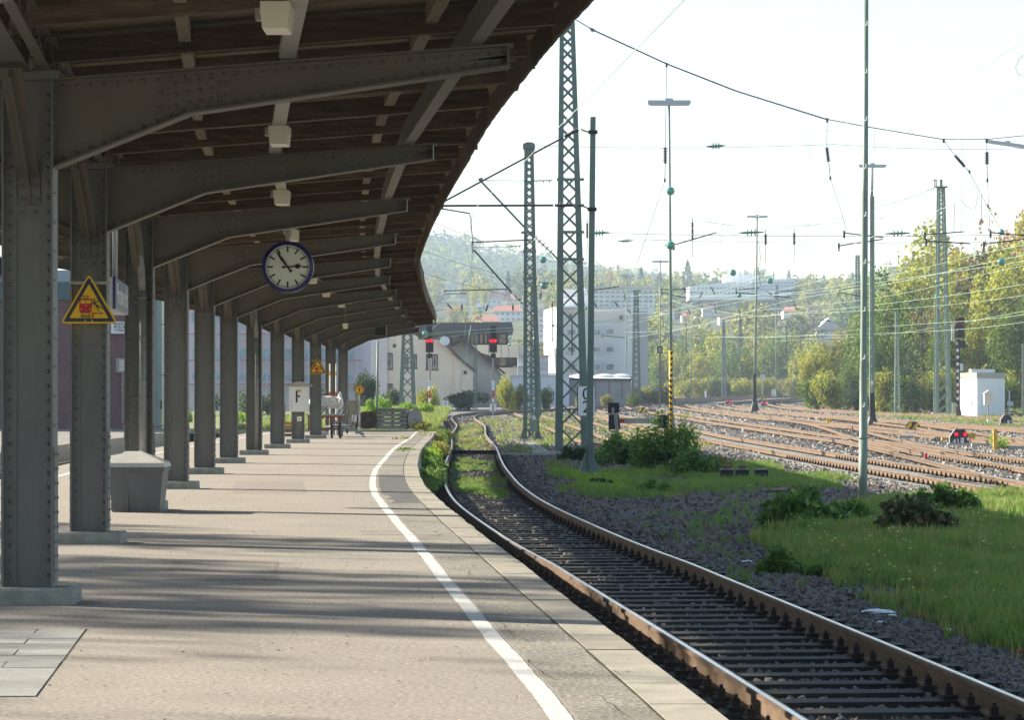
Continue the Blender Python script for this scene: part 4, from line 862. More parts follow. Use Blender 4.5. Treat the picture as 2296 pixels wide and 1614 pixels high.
# ================================================================== MASTS
def gbase(px, py): return G(px, py)
def lattice(xl, xr, yb, tl, tr, yt, Y, lb, legb=.16, legt=.10, single=False, dep=.35, m='green', kind='X', name='lattice_mast', parts=False, foot=True):
    a = [P(xl, yb, Y), P(xr, yb, Y), P(tl, yt, Y), P(tr, yt, Y)]; z0 = gz(Y) - .1; c = (a[0]+a[1])/2
    t = thing(name, (c.x, Y, gz(Y)), lb, 'mast', 'lattice masts of the overhead line')
    H = a[2].z - a[0].z
    def leg(s, z, back=0):
        k = (z - a[0].z)/H; lw = legb + (legt-legb)*k; x = (a[0].x + (a[2].x-a[0].x)*k + lw/2) if s < 0 else (a[1].x + (a[3].x-a[1].x)*k - lw/2)
        return x, lw
    for s in (-1, 1):
        mb = MB()
        for by in ((0, dep) if dep else (0,)):
            (x0, w0), (x1, w1) = leg(s, z0), leg(s, a[2].z); d_ = .05
            mb.add([(x0-w0/2, Y+by-d_, z0), (x0+w0/2, Y+by-d_, z0), (x0+w0/2, Y+by+d_, z0), (x0-w0/2, Y+by+d_, z0), (x1-w1/2, Y+by-d_, a[2].z), (x1+w1/2, Y+by-d_, a[2].z), (x1+w1/2, Y+by+d_, a[2].z), (x1-w1/2, Y+by+d_, a[2].z)], [(3,2,1,0),(4,5,6,7),(0,1,5,4),(1,2,6,5),(2,3,7,6),(3,0,4,7)])
        mb.build('leg', M[m], t)
    allb = MB(); z = z0 + .15
    while True:
        xa, _ = leg(-1, z); xb, _ = leg(1, z); st = max(.16, (xb-xa)*(1.0 if kind == 'X' else .8)); 
        if z + st > a[2].z: break
        xc, _ = leg(-1, z+st); xd, _ = leg(1, z+st)
        for by in ((-.02, dep-.02) if dep else (-.02,)):
            tgt = allb
            bars = (((xa, z), (xd, z+st)), ((xb, z), (xc, z+st))) if kind == 'X' else ((((xa, z), (xd, z+st)) if int(z*9) % 2 else ((xb, z), (xc, z+st))),) if kind == 'Z' else (((xa, z), (xb, z)),)
            for j, (p, q) in enumerate(bars):
                if parts and by < 0:
                    m2 = MB(); m2.bar((p[0], Y+by-.035-j*.014, p[1]), (q[0], Y+by-.035-j*.014, q[1]), .012, .055, up=Vector((0,1,0)).cross(Vector((q[0]-p[0],0,q[1]-p[1]))).normalized()); m2.build('lacing_bar', M[m], t)
                else: allb.bar((p[0], Y+by-.03, p[1]), (q[0], Y+by-.03, q[1]), .012, (.085 if Y > 200 else .05) if not parts else .055, up=Vector((0,1,0)).cross(Vector((q[0]-p[0],0,q[1]-p[1]))).normalized())
        z += st
    if allb.v: allb.build('lacing', M[m], t, kind='stuff')
    mb = MB(); mb.box((((a[2]+a[3])/2).x, Y+dep/2, a[2].z), ((a[3].x-a[2].x)*1.15, dep+.1, .05)); mb.build('head_plate', M[m], t)
    if foot: MB().box((c.x, Y+dep/2, gz(Y)-.0), ((a[1].x-a[0].x)+.35, dep+.4, .25)).build('foundation', M['concrete'], t)
    return t
def ins(mb, a, b, n, r, r0=.02, thin=False):
    a = Vector(a); b = Vector(b); d = b-a; mb.tube([a, b], r0, 6)
    for k in range(n):
        p = a + d*((k+.5)/n); mb.tube([p - d.normalized()*.012, p + d.normalized()*(.02)], [r*.45, r], 12)
def insul(t, a, b, n, r, m='insul', r0=.02): mb = MB(); ins(mb, a, b, n, r, r0); return mb.build('insulator', M[m], t)
mA = lattice(1244, 1321, 1018, 1255, 1287, 15, 97, 'tall tapering green lattice mast with wide X bracing beside the 02 sign', .26, .13, parts=True)
def aP(x, y, d=-.2): return P(x, y, 97+d)
mb = MB()
for y_ in (403, 461, 521, 582): mb.bar(aP(1252 if y_ > 450 else 1248, y_-1, -.1), aP(1309, y_-1, -.1), .05, .09)
mb.build('cross_bracket', M['green'], mA)
mb = MB(); mb.tube([aP(1075, 403), aP(1178, 512), aP(1198, 532)], .035, 8); mb.tube([aP(1072, 403), aP(1082, 400)], .05, 6); mb.build('cantilever_strut', M['green'], mA)
insul(mA, aP(1196, 529), aP(1238, 568), 5, .13, 'green'); mb = MB(); mb.tube([aP(1078, 404), aP(1195, 405)], .010, 5); mb.tube([aP(1238, 568), aP(1250, 581)], .03, 6); mb.build('stay_wire', M['wire_d'], mA)
insul(mA, aP(1196, 405), aP(1238, 404), 3, .11, 'green')
# mast C
mC = lattice(1172, 1209, 985, 1175, 1196, 328, 123, 'narrow green lattice mast with box head left of the tall mast', .17, .145, parts=True, kind='X', dep=.3)
def cP(x, y, d=-.2): return P(x, y, 123+d)
mb = MB(); mb.prism([cP(1172, 332), cP(1172, 322), cP(1180, 318), cP(1192, 318), cP(1199, 322), cP(1199, 332)], (0, .7, 0)); mb.prism([cP(1173, 332, -.1), cP(1199, 332, -.1), cP(1194, 345, -.1), cP(1178, 345, -.1)], (0, .5, 0)); mb.build('box_head', M['green'], mC)
mb = MB()
for a_, b_ in ((1172, 1202), (1171, 1203)): pass
for y_, x0, x1 in ((563, 1172, 1202), (625, 1172, 1203), (521, 1168, 1190)): mb.bar(cP(x0, y_, -.1), cP(x1, y_, -.1), .06, .10)
mb.build('cross_bracket', M['green'], mC)
mb = MB(); mb.tube([cP(1062, 560), cP(1140, 648), cP(1146, 655)], .035, 8); mb.tube([cP(1059, 543), cP(1178, 538), cP(1190, 536)], .03, 6); mb.tube([cP(1059, 540), cP(1059, 566)], .04, 6); mb.build('cantilever_tubes', M['wire_d'], mC)
insul(mC, cP(1146, 655), cP(1172, 682), 4, .12, 'green'); insul(mC, cP(1135, 553), cP(1168, 551), 4, .09, 'green'); insul(mC, cP(1206, 633), cP(1240, 636), 4, .10, 'green')
mb = MB(); mb.tube([cP(1060, 554), cP(1135, 553)], .008, 4); mb.tube([cP(994, 652), cP(1136, 648)], .025, 6); mb.tube([cP(996, 653), cP(998, 658), cP(1046, 658)], .018, 5); mb.tube([cP(1240, 636), cP(1252, 637)], .01, 4); mb.build('registration_arm', M['wire_d'], mC)
mb = MB()
for s, x in ((-1, 1172), (1, 1207)): p = cP(x, 985, 0); mb.prism([(p.x, 122.9, gz(123)+.0), (p.x+s*.15, 122.9, gz(123)), (p.x+s*.15, 122.9, gz(123)+.1), (p.x, 122.9, gz(123)+.55)], (0, .35, 0))
mb.build('foot_gusset', M['green'], mC)
MB().box(cP(1196, 952), (.34, .08, .62)).build('cable_box', M['green_l'], mC); MB().box(cP(1197, 937, -.26), (.12, .01, .14)).build('small_plate', M['bwall'], mC)
lattice(1187, 1214, 915, 1189, 1203, 641, 210, 'slender lattice mast directly behind the box-headed mast', .22, .12, dep=.3)
# mast B: single flat mast with cantilever and 02 sign
yB = 70.5; b0 = P(1321, 1046, yB); tB = thing('cantilever_mast', (b0.x, yB, gz(yB)), 'single solid green mast with pyramid foot and black cantilever tubes', 'mast')
def bP(x, y, d=0): return P(x, y, yB+d)
mb = MB(); a_, b_ = P(1313, 1040, yB), P(1328.5, 1040, yB); c_, d_ = P(1323, 262, yB), P(1335, 262, yB)
for s in (0, 1):
    pass
mb.add([(a_.x, yB-.12, a_.z), (b_.x, yB-.12, b_.z), (b_.x, yB+.12, b_.z), (a_.x, yB+.12, a_.z), (c_.x, yB-.09, c_.z), (d_.x, yB-.09, d_.z), (d_.x, yB+.09, d_.z), (c_.x, yB+.09, c_.z)], [(3,2,1,0),(4,5,6,7),(0,1,5,4),(1,2,6,5),(2,3,7,6),(3,0,4,7)]); mb.build('mast_post', M['green'], tB)
zg = gz(yB); mb = MB(); cxB = (a_.x+b_.x)/2; zt = zg + .62
mb.add([(cxB-.26, yB-.26, zg+.08), (cxB+.26, yB-.26, zg+.08), (cxB+.26, yB+.26, zg+.08), (cxB-.26, yB+.26, zg+.08), (cxB-.09, yB-.14, zt), (cxB+.09, yB-.14, zt), (cxB+.09, yB+.14, zt), (cxB-.09, yB+.14, zt)], [(3,2,1,0),(4,5,6,7),(0,1,5,4),(1,2,6,5),(2,3,7,6),(3,0,4,7)])
mb.box((cxB, yB-.22, zg+.45), (.05, .16, .75)); mb.build('pyramid_foot', M['green'], tB); mb = MB(); mb.add(frus((cxB, yB), .70, .70, .56, .56, .22, zg-.08), [(3,2,1,0),(0,1,5,4),(1,2,6,5),(2,3,7,6),(3,0,4,7),(4,5,6,7)]); mb.build('foundation', M['concrete'], tB)
mb = MB()
for y_ in (294, 467): mb.box(bP(1329 if y_ < 300 else 1327, y_, -.1), (.22, .10, .05)); mb.box(bP(1329 if y_ < 300 else 1327, y_+4, -.1), (.22, .10, .04))
mb.build('clamp', M['black'], tB)
mb = MB(); mb.tube([bP(985, 457), bP(1262, 308)], .022, 8); mb.tube([bP(978, 461), bP(1240, 460)], .026, 8); mb.tube([bP(980, 466), bP(1052, 478)], .018, 6); mb.tube([bP(1302, 289), bP(1310, 293), bP(1322, 296)], .02, 6); mb.tube([bP(1295, 460), bP(1310, 463), bP(1320, 468)], .02, 6); mb.build('cantilever_tubes', M['wire_d'], tB)
insul(tB, bP(1265, 306), bP(1296, 290), 7, .062, r0=.035); insul(tB, bP(1243, 460), bP(1285, 459), 6, .06, r0=.035)
MB().tube([bP(1052, 478), bP(1056, 490), bP(1060, 548)], .008, 5).build('dropper', M['wire_d'], tB)
# 02 sign on the tall lattice mast
def hecto(px, py0, py1, w_px, Y, a, b, lb, on=None):
    c = P(px, (py0+py1)/2, Y); h = (py1-py0)*Y/F; wd = w_px*Y/F; t = thing('distance_sign', (c.x, Y, c.z-h/2), lb, 'distance sign')
    MB().box(c, (wd, .012, h)).build('white_plate', M['white'], t); mb = MB()
    for s in (-1, 1): mb.box(c + Vector((0, -.008, s*(h/2-.012))), (wd, .004, .012)); 
    mb.build('plate_rim', M['shutter'], t)
    for z_, ch in ((.22, a), (-.22, b)): lettering(ch, h*.58, M['black'], t, c + Vector((0, -.012, z_*h)), name='numeral')
    mb = MB()
    for sx_ in (-.44, .44):
        for sz_ in (-.46, .46): mb.tube([c + Vector((sx_*wd, -.006, sz_*h)), c + Vector((sx_*wd, -.02, sz_*h))], .012, 6)
    mb.build('bolts', M['black'], t)
    return t, c, h, wd
t, c, h, wd = hecto(1314, 866, 932, 37, 95.5, '0', '2', 'white distance board reading 0 over 2 on the tall lattice mast')
MB().box(c + Vector((-wd/2-.01, .12, 0)), (.03, .22, h*1.0)).build('back_frame', M['black'], t)
t, c, h, wd = hecto(998.5, 898, 920, 13, 240, '0', '4', 'small white distance board reading 0 over 4 beside the far track bend'); MB().bar(c + Vector((0,.03,-h/2)), (c.x, c.y+.03, gz(240)), .06, .06).build('post', M['trunking'], t)
t, c, h, wd = hecto(1734, 873, 887, 8.5, 455, '0', '6', 'tiny white distance board reading 0 over 6 at the foot of far trees'); MB().bar(c + Vector((0,.03,-h/2)), (c.x, c.y+.03, gz(455)-.5), .06, .06).build('post', M['trunking'], t)
# further lattice masts
lattice(894, 932, 905, 903, 922, 700, 225, 'sturdy dark green lattice mast before the cream house', .30, .2, dep=.6)
lattice(1061, 1070, 905, 1061.5, 1069, 745, 232, 'thin ladder-like mast before the gabled houses', .07, .06, kind='L', dep=0)
lattice(1415, 1437, 905, 1421, 1431, 655, 300, 'lattice mast before the grey low warehouse corner', .25, .16, dep=.6)
lattice(1617, 1629, 889, 1618.5, 1625, 716, 470, 'far lattice mast standing before the yellowing trees, left one', .25, .2, dep=.5)
lattice(1655, 1664, 887, 1657, 1662, 710, 500, 'far lattice mast standing before the yellowing trees, right one', .22, .18, dep=.5)
lattice(1915, 1930, 900, 1918, 1927, 572, 420, 'far lattice mast partly behind the near green pole', .25, .2, dep=.6)
mD = lattice(2095.5, 2133, 914, 2103, 2118, 420, 232, 'big pale green lattice mast at the foot of the right-hand trees', .30, .16, m='green_l', kind='Z', dep=.9)
def dP(x, y, d=0): return P(x, y, 232+d)
mb = MB(); mb.box(dP(2109, 419), (1.0, .9, .08)); mb.tube([dP(2098, 419), dP(2098, 403)], .05, 6); mb.tube([dP(2094, 419), dP(2094, 403)], .04, 6); mb.bar(dP(2092, 403), dP(2100, 403), .08, .08); mb.tube([dP(2109, 419), dP(2109, 402)], .12, 8); mb.build('top_switch', M['green'], mD)
insul(mD, dP(2074, 428), dP(2094, 421), 4, .12, 'green')
lattice(2005, 2018, 917, 2007, 2013.5, 700, 226, 'slim ladder-laced mast left of the big right-hand mast', .09, .07, kind='Z', m='green_l', dep=.3)
# near pole at right with steps
yP = 56.0; t = thing('step_pole', (P(1934, 1115, yP).x, yP, gz(yP)), 'near pale green tubular pole with hook steps cutting the picture top', 'pole')
def pP(x, y, d=0): return P(x, y, yP+d)
zb_ = gz(yP)-.1; pb = Vector((pP(1934, 1115).x, yP, zb_))
MB().tube([pb, pP(1934.5, 985)], .083, 16).build('lower_tube', M['green_l'], t, smooth=True)
MB().tube([pP(1934.5, 985), pP(1934.5, 981), pP(1935, 978), pP(1935.5, 830), pP(1936, 805), pP(1936, 801), pP(1938.5, 430), pP(1939.5, 400), pP(1941, -20)], [.083, .092, .078, .076, .073, .068, .060, .053, .047], 16).build('upper_tube', M['green_l'], t, smooth=True)
mb = MB()
for k, y_ in enumerate(range(50, 960, 107)):
    x_ = 1941 - (y_-50)*.0075; mb.tube([pP(x_-1, y_+6, -.10), pP(x_+2.5, y_+5, -.13), pP(x_+3, y_-4, -.13)], .010, 6)
mb.build('hook_steps', M['white'], t)
# battened lamp mast and lamp poles
def lamp_head(t, x, y, wpx, Y, tilt=0, m='alu'):
    c = P(x, y, Y); wd = wpx*Y/F; mb = MB(); mb.bar(c + Vector((-wd/2, 0, -wd/2*math.tan(tilt))), c + Vector((wd/2, 0, wd/2*math.tan(tilt))), .28, .13); mb.build('lamp_housing', M[m], t)
    mb = MB(); mb.bar(c + Vector((-wd/2+.05, 0, -.085-wd/2*math.tan(tilt))), c + Vector((wd/2-.05, 0, -.085+wd/2*math.tan(tilt))), .22, .06); mb.build('lamp_glass', M['shutter'], t)
    MB().box(c + Vector((0, 0, .10)), (.28, .2, .08)).build('lamp_clamp', M[m], t)
def lamp_pole(xb, yb, xt, yt, wpx, lb, Y=None, r0=.10, r1=.05, seglist=()):
    if Y is None: Y = Gy(yb)
    b = P(xb, yb, Y); b.z = gz(Y)-.1; t = thing('lamp_pole', (b.x, Y, gz(Y)), lb, 'lamp pole', 'tall yard lamp poles with tube lamps')
    MB().tube([b, b.lerp(P(xt, yt, Y), .55), P(xt, yt, Y)], [r0, (r0+r1)/2, r1], 10).build('pole', M['green_l'], t, smooth=True)
    lamp_head(t, xt, yt-2, wpx, Y); return t, Y
t, Yl = lamp_pole(1505.5, 1006, 1499.5, 231, 96, 'tall lamp pole with black and yellow striped foot and green glass insulators', Y=105, r0=.064, r1=.04)
mb = MB(); zA, zB_ = P(0, 925, Yl).z, P(0, 786, Yl).z; xc = P(1504, 860, Yl).x
MB().tube([(xc+.0, Yl, zA-.9), (xc-.012, Yl, zB_)], .066, 14).build('yellow_sleeve', M['yellow'], t, smooth=True)
mb = MB(); n = 15; hh = (zB_-zA+.8)
for k in range(n):
    za = zA-.75 + k*hh/n; pts = []
    for q in range(15):
        a = 2*math.pi*q/14; pts.append((a, za + .09*(a/math.pi if a <= math.pi else 2 - a/math.pi)*1.5))
    for q in range(14):
        (a1, z1), (a2, z2) = pts[q], pts[q+1]; r_ = .068; th = hh/n*.5; 
        mb.add([(xc+r_*math.sin(a1)-.006, Yl-r_*math.cos(a1), z1), (xc+r_*math.sin(a2)-.006, Yl-r_*math.cos(a2), z2), (xc+r_*math.sin(a2)-.006, Yl-r_*math.cos(a2), z2+th), (xc+r_*math.sin(a1)-.006, Yl-r_*math.cos(a1), z1+th)], [(0,1,2,3)])
mb.build('black_stripes', M['black'], t)
for y_ in (428, 550):
    c = P(1502.5 + (y_ > 500)*.5, y_, Yl-.12); mb = MB(); mb.tube([c, c + Vector((0,-.02,0)), c + Vector((0,-.08,0)), c + Vector((0,-.12,0)), c + Vector((0,-.14,0))], [.15, .152, .13, .09, .03], 18); mb.build('glass_insulator', M['gins'], t)
t, _ = lamp_pole(1691, 925, 1697, 487, 47, 'lamp pole with black flared foot standing among the yard tracks', r0=.13, r1=.06)
b = G(1691, 925); mb = MB(); mb.tube([b, b + Vector((0,0,.15)), b + Vector((0,0,.9)), b + Vector((0,0,3.2))], [.45, .42, .17, .14], 8); mb.build('black_foot', M['black'], t)
lamp_pole(1479, 905, 1480, 588, 37, 'thinner lamp pole right of the white apartment block', Y=300)
lamp_pole(1404, 905, 1404, 620, 35, 'thin lamp pole before the white apartment block', Y=310, r0=.08)
lamp_pole(1548, 890, 1551, 657, 28, 'thin far lamp pole in front of the hilltop buildings', Y=420, r0=.10)
lamp_pole(1740, 887, 1738, 692, 25, 'thin far lamp pole beside the tiny 06 board', Y=450, r0=.10)
lamp_pole(1848, 905, 1848, 812, 4, 'short pale post without lamp arm before the right trees', Y=300, r0=.10)
# battened mast
yM = 172.0; b = P(1955, 940, yM); t = thing('battened_mast', (b.x, yM, gz(yM)), 'battened twin-channel mast with black foot and lamp right behind the near pole', 'mast')
mb = MB(); z0 = gz(yM)-.1; z1 = P(0, 440, yM).z
for s, x0, x1 in ((-1, 1949.8, 1951), (1, 1957, 1956)):
    a = P(x0, 940, yM); c = P(x1, 440, yM); a.z = z0; mb.bar(a, c, .17 if s > 0 else .07, .2, up=Vector((0,1,0)))
mb.build('channel', M['green_l'], t); mb = MB(); z = z0 + .8
while z < z1-.3: mb.box((P(1953.4, 0, yM).x, yM-.05, z), (.24, .04, .14)); z += .55
mb.build('batten_plates', M['white'], t)
mb = MB(); mb.tube([(b.x, yM, gz(yM)-.05), (b.x, yM, gz(yM)+.12), (b.x, yM, gz(yM)+.50), (b.x-.01, yM, gz(yM)+1.9)], [.42, .36, .2, .15], 8); mb.build('black_foot', M['black'], t)
mb = MB(); mb.tube([P(1953.5, 450, yM), P(1954, 420, yM), P(1955, 375, yM)], [.11, .06, .04], 8); mb.build('top_tube', M['green'], t); lamp_head(t, 1955, 371, 61, yM)
MB().box(P(1955, 858, yM-.2), (.10, .02, .2)).build('number_plate', M['white'], t)
t = thing('lamp_pole', (P(2300, 930, 150).x, 150, gz(150)), 'tilted tube lamp reaching in from the right picture edge', 'lamp pole', 'tall yard lamp poles with tube lamps')
mb = MB(); mb.tube([(P(2303, 930, 150).x, 150, gz(150)-.1), P(2303, 335, 150)], .09, 8); mb.build('pole', M['green_l'], t); lamp_head(t, 2258, 322, 94, 150, tilt=-.14)
t = thing('lamp_pole', (P(2290, 915, 230).x, 230, gz(230)), 'short pale post with side arm at the right picture edge', 'post'); MB().bar((P(2292, 915, 230).x, 230, gz(230)), P(2292, 770, 230), .12, .12).build('pole', M['concrete'], t)
# mirror box on post, disc signs, white posts
c = P(1479, 784, 290); t = thing('signal_board', (c.x, 290, gz(290)), 'dark framed board on a slim dark post between lamp poles', 'board'); MB().box(c, (.55, .2, .70)).build('frame', M['black'], t); MB().box(c + Vector((0,-.11,0)), (.34, .01, .46)).build('pale_face', M['pipe'], t); MB().tube([(c.x, 290.1, gz(290)), c + Vector((0,.12,-.3))], .06, 8).build('post', M['black'], t)
c = P(1709.5, 845, 455); t = thing('disc_sign', (c.x, 455, gz(455)), 'grey round disc on a concrete post before far trees', 'sign'); MB().disc(c, .42, (0,1,0), .05, 20).build('disc', M['alu'], t); MB().bar((c.x, 455.1, gz(455)), c + Vector((0,.1,0)), .17, .17).build('post', M['concrete'], t)
c = P(1581.6, 877, 460); t = thing('marker_post', (c.x, 460, gz(460)), 'short white concrete marker post before far trees', 'post'); MB().bar((c.x, 460, gz(460)-.5), c, .22, .22).build('post', M['white'], t); MB().box(c + Vector((0,0,.1)), (.5,.1,.2)).build('cap', M['concrete'], t)
# ================================================================== SIGNALS
def main_signal(px, Y, yt, yb, w_px, lb, lit=True, foot=None, xpost=None, cabinet=False):
    c = P(px, (yt+yb)/2, Y); h = (yb-yt)*Y/F; wd = w_px*Y/F; t = thing('main_signal', (c.x, Y, gz(Y)), lb, 'railway signal', 'tall colour-light signals')
    MB().prism([c + Vector((x, 0, z)) for x, z in ((-wd/2, -h/2), (wd/2, -h/2), (wd/2, h/2-.12), (wd/2-.1, h/2), (-wd/2+.1, h/2), (-wd/2, h/2-.12))], (0, .12, 0)).build('black_shield', M['black'], t)
    for s in (-1, 1):
        p = c + Vector((s*wd*.24, -.10, h*.20)); MB().disc(p + Vector((0,.05,0)), .105 if lit else .11, (0,1,0), .04, 16).build('red_lamp', M['redlight'] if lit else M['redlens'], t)
    mb = MB()
    for x, z in ((-.24, .20), (.24, .20), (-.15, -.18), (-.15, -.38), (-.1, .40)):
        p = c + Vector((x*wd, -.02, z*h)); n = 9
        for k in range(n):
            a0 = math.pi*k/n; a1 = math.pi*(k+1)/n; r = .15; mb.add([p + Vector((r*math.cos(a0), 0, r*math.sin(a0))), p + Vector((r*math.cos(a1), 0, r*math.sin(a1))), p + Vector((r*math.cos(a1), -.2, r*math.sin(a1))), p + Vector((r*math.cos(a0), -.2, r*math.sin(a0)))], [(0,1,2,3)])
    mb.build('lamp_hoods', M['black'] if lit else M['rust'], t)
    return t, c, h, wd
for px, lb in ((962.8, 'left red-lit signal below the far end of the canopy'), (1105.3, 'right red-lit signal before the modern building')):
    Y = 222.0; t, c, h, wd = main_signal(px, Y, 753, 790, 17.5, lb)
    MB().box(P(px, 741, Y), (.42, .3, .72)).build('upper_indicator', M['black'], t); MB().box(P(px+.3, 797.5, Y), (.38, .25, .33)).build('lower_indicator', M['black'], t)
    x = P(px, 0, Y).x
    for z0_, z1_, m_ in ((802, 853, 'pipe'), (853, 866, 'white'), (866, 875, 'white'), (875, 893, 'red'), (893, 901, 'white'), (901, 918, 'concrete')): MB().tube([(x, Y+.1, P(0, z1_, Y).z), (x, Y+.1, P(0, z0_, Y).z)], .07, 8).build('post_section', M[m_], t)
    MB().tube([(x, Y+.1, gz(Y)-.1), (x, Y+.1, P(0, 918, Y).z)], .085, 8).build('post_foot', M['concrete'], t); MB().box((x, Y, P(0, 860, Y).z), (.28, .03, .4)).build('plate', M['bwall'], t)
    MB().tube([(x, Y+.14, P(0, 802, Y).z), (x, Y+.14, P(0, 735, Y).z)], .05, 6).build('upper_post', M['black'], t)
c = G(1106, 927); t = thing('relay_cabinet', (c.x, c.y, c.z), 'white cabinet at the foot of the right red-lit signal', 'cabinet'); mb = MB()
MB().box((c.x+.1, c.y-.4, c.z+.38), (.28, .3, .8)).build('cabinet_body', M['shutter'], t); MB().box((c.x-.2, c.y-.4, c.z+.38), (.15, .3, .8)).build('side_box', M['white'], t)
Y = 205.0; t, c, h, wd = main_signal(2151.5, Y, 711, 758, 21, 'unlit dark signal on a black and white banded post by the white hut', lit=False)
MB().box(P(2155, 772, Y), (.55, .25, .52)).build('lower_indicator', M['black'], t); mb = MB()
for z0_, z1_, off in ((760, 930, 0),): 
    a = P(2144.5, z1_, Y); b = P(2144.5, z0_, Y); mb.bar((a.x, Y+.1, gz(Y)+.2), (b.x, Y+.1, b.z), .10, .08, up=Vector((0,1,0))); a = P(2150, z1_, Y); b = P(2150, z0_, Y); mb.bar((a.x, Y+.1, gz(Y)+.2), (b.x, Y+.1, b.z), .13, .08, up=Vector((0,1,0)))
mb.build('post_channels', M['black'], t); mb = MB(); z = gz(Y)+.9
while z < P(0, 765, Y).z: mb.box((P(2146.8, 0, Y).x, Y+.02, z), (.16, .03, .20)); z += .48
mb.build('post_battens', M['white'], t); MB().box((P(2150.5, 0, Y).x, Y+.03, P(0, 872, Y).z), (.12, .02, .78)).build('red_band', M['red'], t)
mb = MB(); x = P(2147, 0, Y).x; mb.prism([(x-.15, Y, gz(Y)-.1), (x+.34, Y, gz(Y)-.1), (x+.12, Y, gz(Y)+1.0), (x-.05, Y, gz(Y)+1.0)], (0, .35, 0)); mb.build('foot', M['wood_b'], t)
mb = MB()
for a, b in (((2131, 729), (2141, 729)), ((2133, 729), (2133, 762)), ((2137, 729), (2137, 762)), ((2133, 762), (2145, 768)), ((2133, 745), (2141, 745))): mb.tube([P(a[0], a[1], Y+.15), P(b[0], b[1], Y+.15)], .035, 6)
mb.build('ladder_platform', M['shutter'], t); MB().box(P(2155, 823, Y), (.22, .02, .5)).build('number_plate', M['shutter'], t)
def dwarf(px, pyb, w_px, lb, txt=None, lit=True, m='dgrey', sides=True):
    b = G(px, pyb, .05); Y = b.y; wd = w_px*Y/F; hh = wd*.80; t = thing('dwarf_signal', b, lb, 'dwarf signal', 'low dwarf signals between the tracks')
    z0 = b.z + wd*.08; sh = [(-.5, 0), (.5, 0), (.5, .38), (.25, .78), (-.22, .78), (-.5, .38)]
    MB().prism([(b.x+x*wd, Y, z0+z*wd) for x, z in sh], (0, .22, 0)).build('shield', M['bgrey'], t)
    MB().prism([(b.x+x*wd*1.05-.012, Y+.01, z0+z*wd*1.04-.005) for x, z in sh], (0, .18, 0)).build('housing_rim', M['trunking'], t)
    for x in (-.18, .27): MB().disc((b.x+x*wd, Y-.03, z0+.53*wd), .055*wd/.7, (0,1,0), .06, 14).build('red_lamp', M['redlight'] if lit else M['redlens'], t)
    mb = MB()
    for x in (-.18, .10, .27):
        p = Vector((b.x+x*wd, Y-.01, z0+.53*wd)); n = 8; r = .085*wd/.7
        for k in range(n):
            a0 = math.pi*(k/n*1.3-.15); a1 = math.pi*((k+1)/n*1.3-.15); mb.add([p + Vector((r*math.cos(a0),0,r*math.sin(a0))), p + Vector((r*math.cos(a1),0,r*math.sin(a1))), p + Vector((r*math.cos(a1),-.12,r*math.sin(a1))), p + Vector((r*math.cos(a0),-.12,r*math.sin(a0)))], [(0,1,2,3)])
    mb.build('lamp_hoods', M['black'], t)
    MB().box((b.x+.14*wd, Y-.006, z0+.20*wd), (.17*wd, .01, .26*wd)).build('white_plate', M['white'], t); lettering('V', .2*wd, M['black'], t, (b.x+.14*wd, Y-.014, z0+.20*wd), name='plate_mark')
    if txt: lettering(txt, .36*wd, M['white'], t, (b.x-.20*wd, Y-.006, z0+.13*wd), name='number')
    MB().box((b.x+.44*wd, Y-.008, z0+.28*wd), (.11*wd, .01, .16*wd)).build('white_field', M['white'], t); MB().box((b.x+.44*wd, Y-.008, z0+.12*wd), (.11*wd, .01, .16*wd)).build('red_field', M['red'], t)
    MB().box((b.x, Y+.1, b.z), (wd*1.25, .35, .14*wd+.1)).build('concrete_foot', M['concrete'], t); return t, b, wd
t, b43, w43 = dwarf(2151, 999, 42, 'dwarf signal numbered 43 with two red lights in the yard', '43')
dwarf(2256.5, 953, 26, 'dwarf signal before a grey pipe post near the right edge', None, False)
dwarf(1442, 896, 14, 'tiny dwarf signal with red lights before the grey warehouse', None)
dwarf(1633.5, 907, 13, 'tiny dwarf signal with red lights left of the black-footed lamp pole')
dwarf(1713, 911, 13, 'tiny dwarf signal with red lights right of the black-footed lamp pole')
t = thing('number_board', G(2101, 990), 'small black board numbered 42 left of the 43 dwarf signal', 'board'); c = P(2101, 985, 112); MB().box(c, (.22, .03, .15)).build('board', M['bgrey'], t); lettering('42', .13, M['white'], t, c + Vector((0,-.02,0)), name='number')
MB().tube([(c.x, c.y+.03, gz(112)), (c.x, c.y+.03, c.z+.1)], .012, 6).build('stake', M['black'], t)
t = thing('number_board', G(1925-.0, 923), 'tiny black number board on a concrete foot among far rails', 'board'); c = G(1923, 922); c.z += .3; MB().box(c, (.5, .05, .3)).build('board', M['bgrey'], t); MB().box(c + Vector((.1,0,-.22)), (1.4, .3, .16)).build('foot', M['concrete'], t)
mb = MB(); c = G(2168, 995); mb.box((c.x+.18, c.y+.25, c.z+.28), (.34, .12, .30)); props(mb.build('cable_marker', M['yellow2'], None), 'ochre square box right behind the 43 dwarf signal', 'box')
mb = MB(); c = G(1859+0, 955); mb.box((P(2029,0,c.y).x - 0, c.y, c.z+.1), (.01,.01,.01)) if False else None
c = G(1858, 954); mb.box((c.x, c.y, c.z+.22), (.30, .1, .36)); props(mb.build('cable_marker', M['yellow'], None), 'small yellow square marker board on a pale cable trough', 'marker'); mb = MB(); mb.box((c.x, c.y+.2, c.z+.06), (2.2, .3, .16)); props(mb.build('cable_trough', M['concrete'], None), 'pale concrete trough under the small yellow marker', 'cable trough')
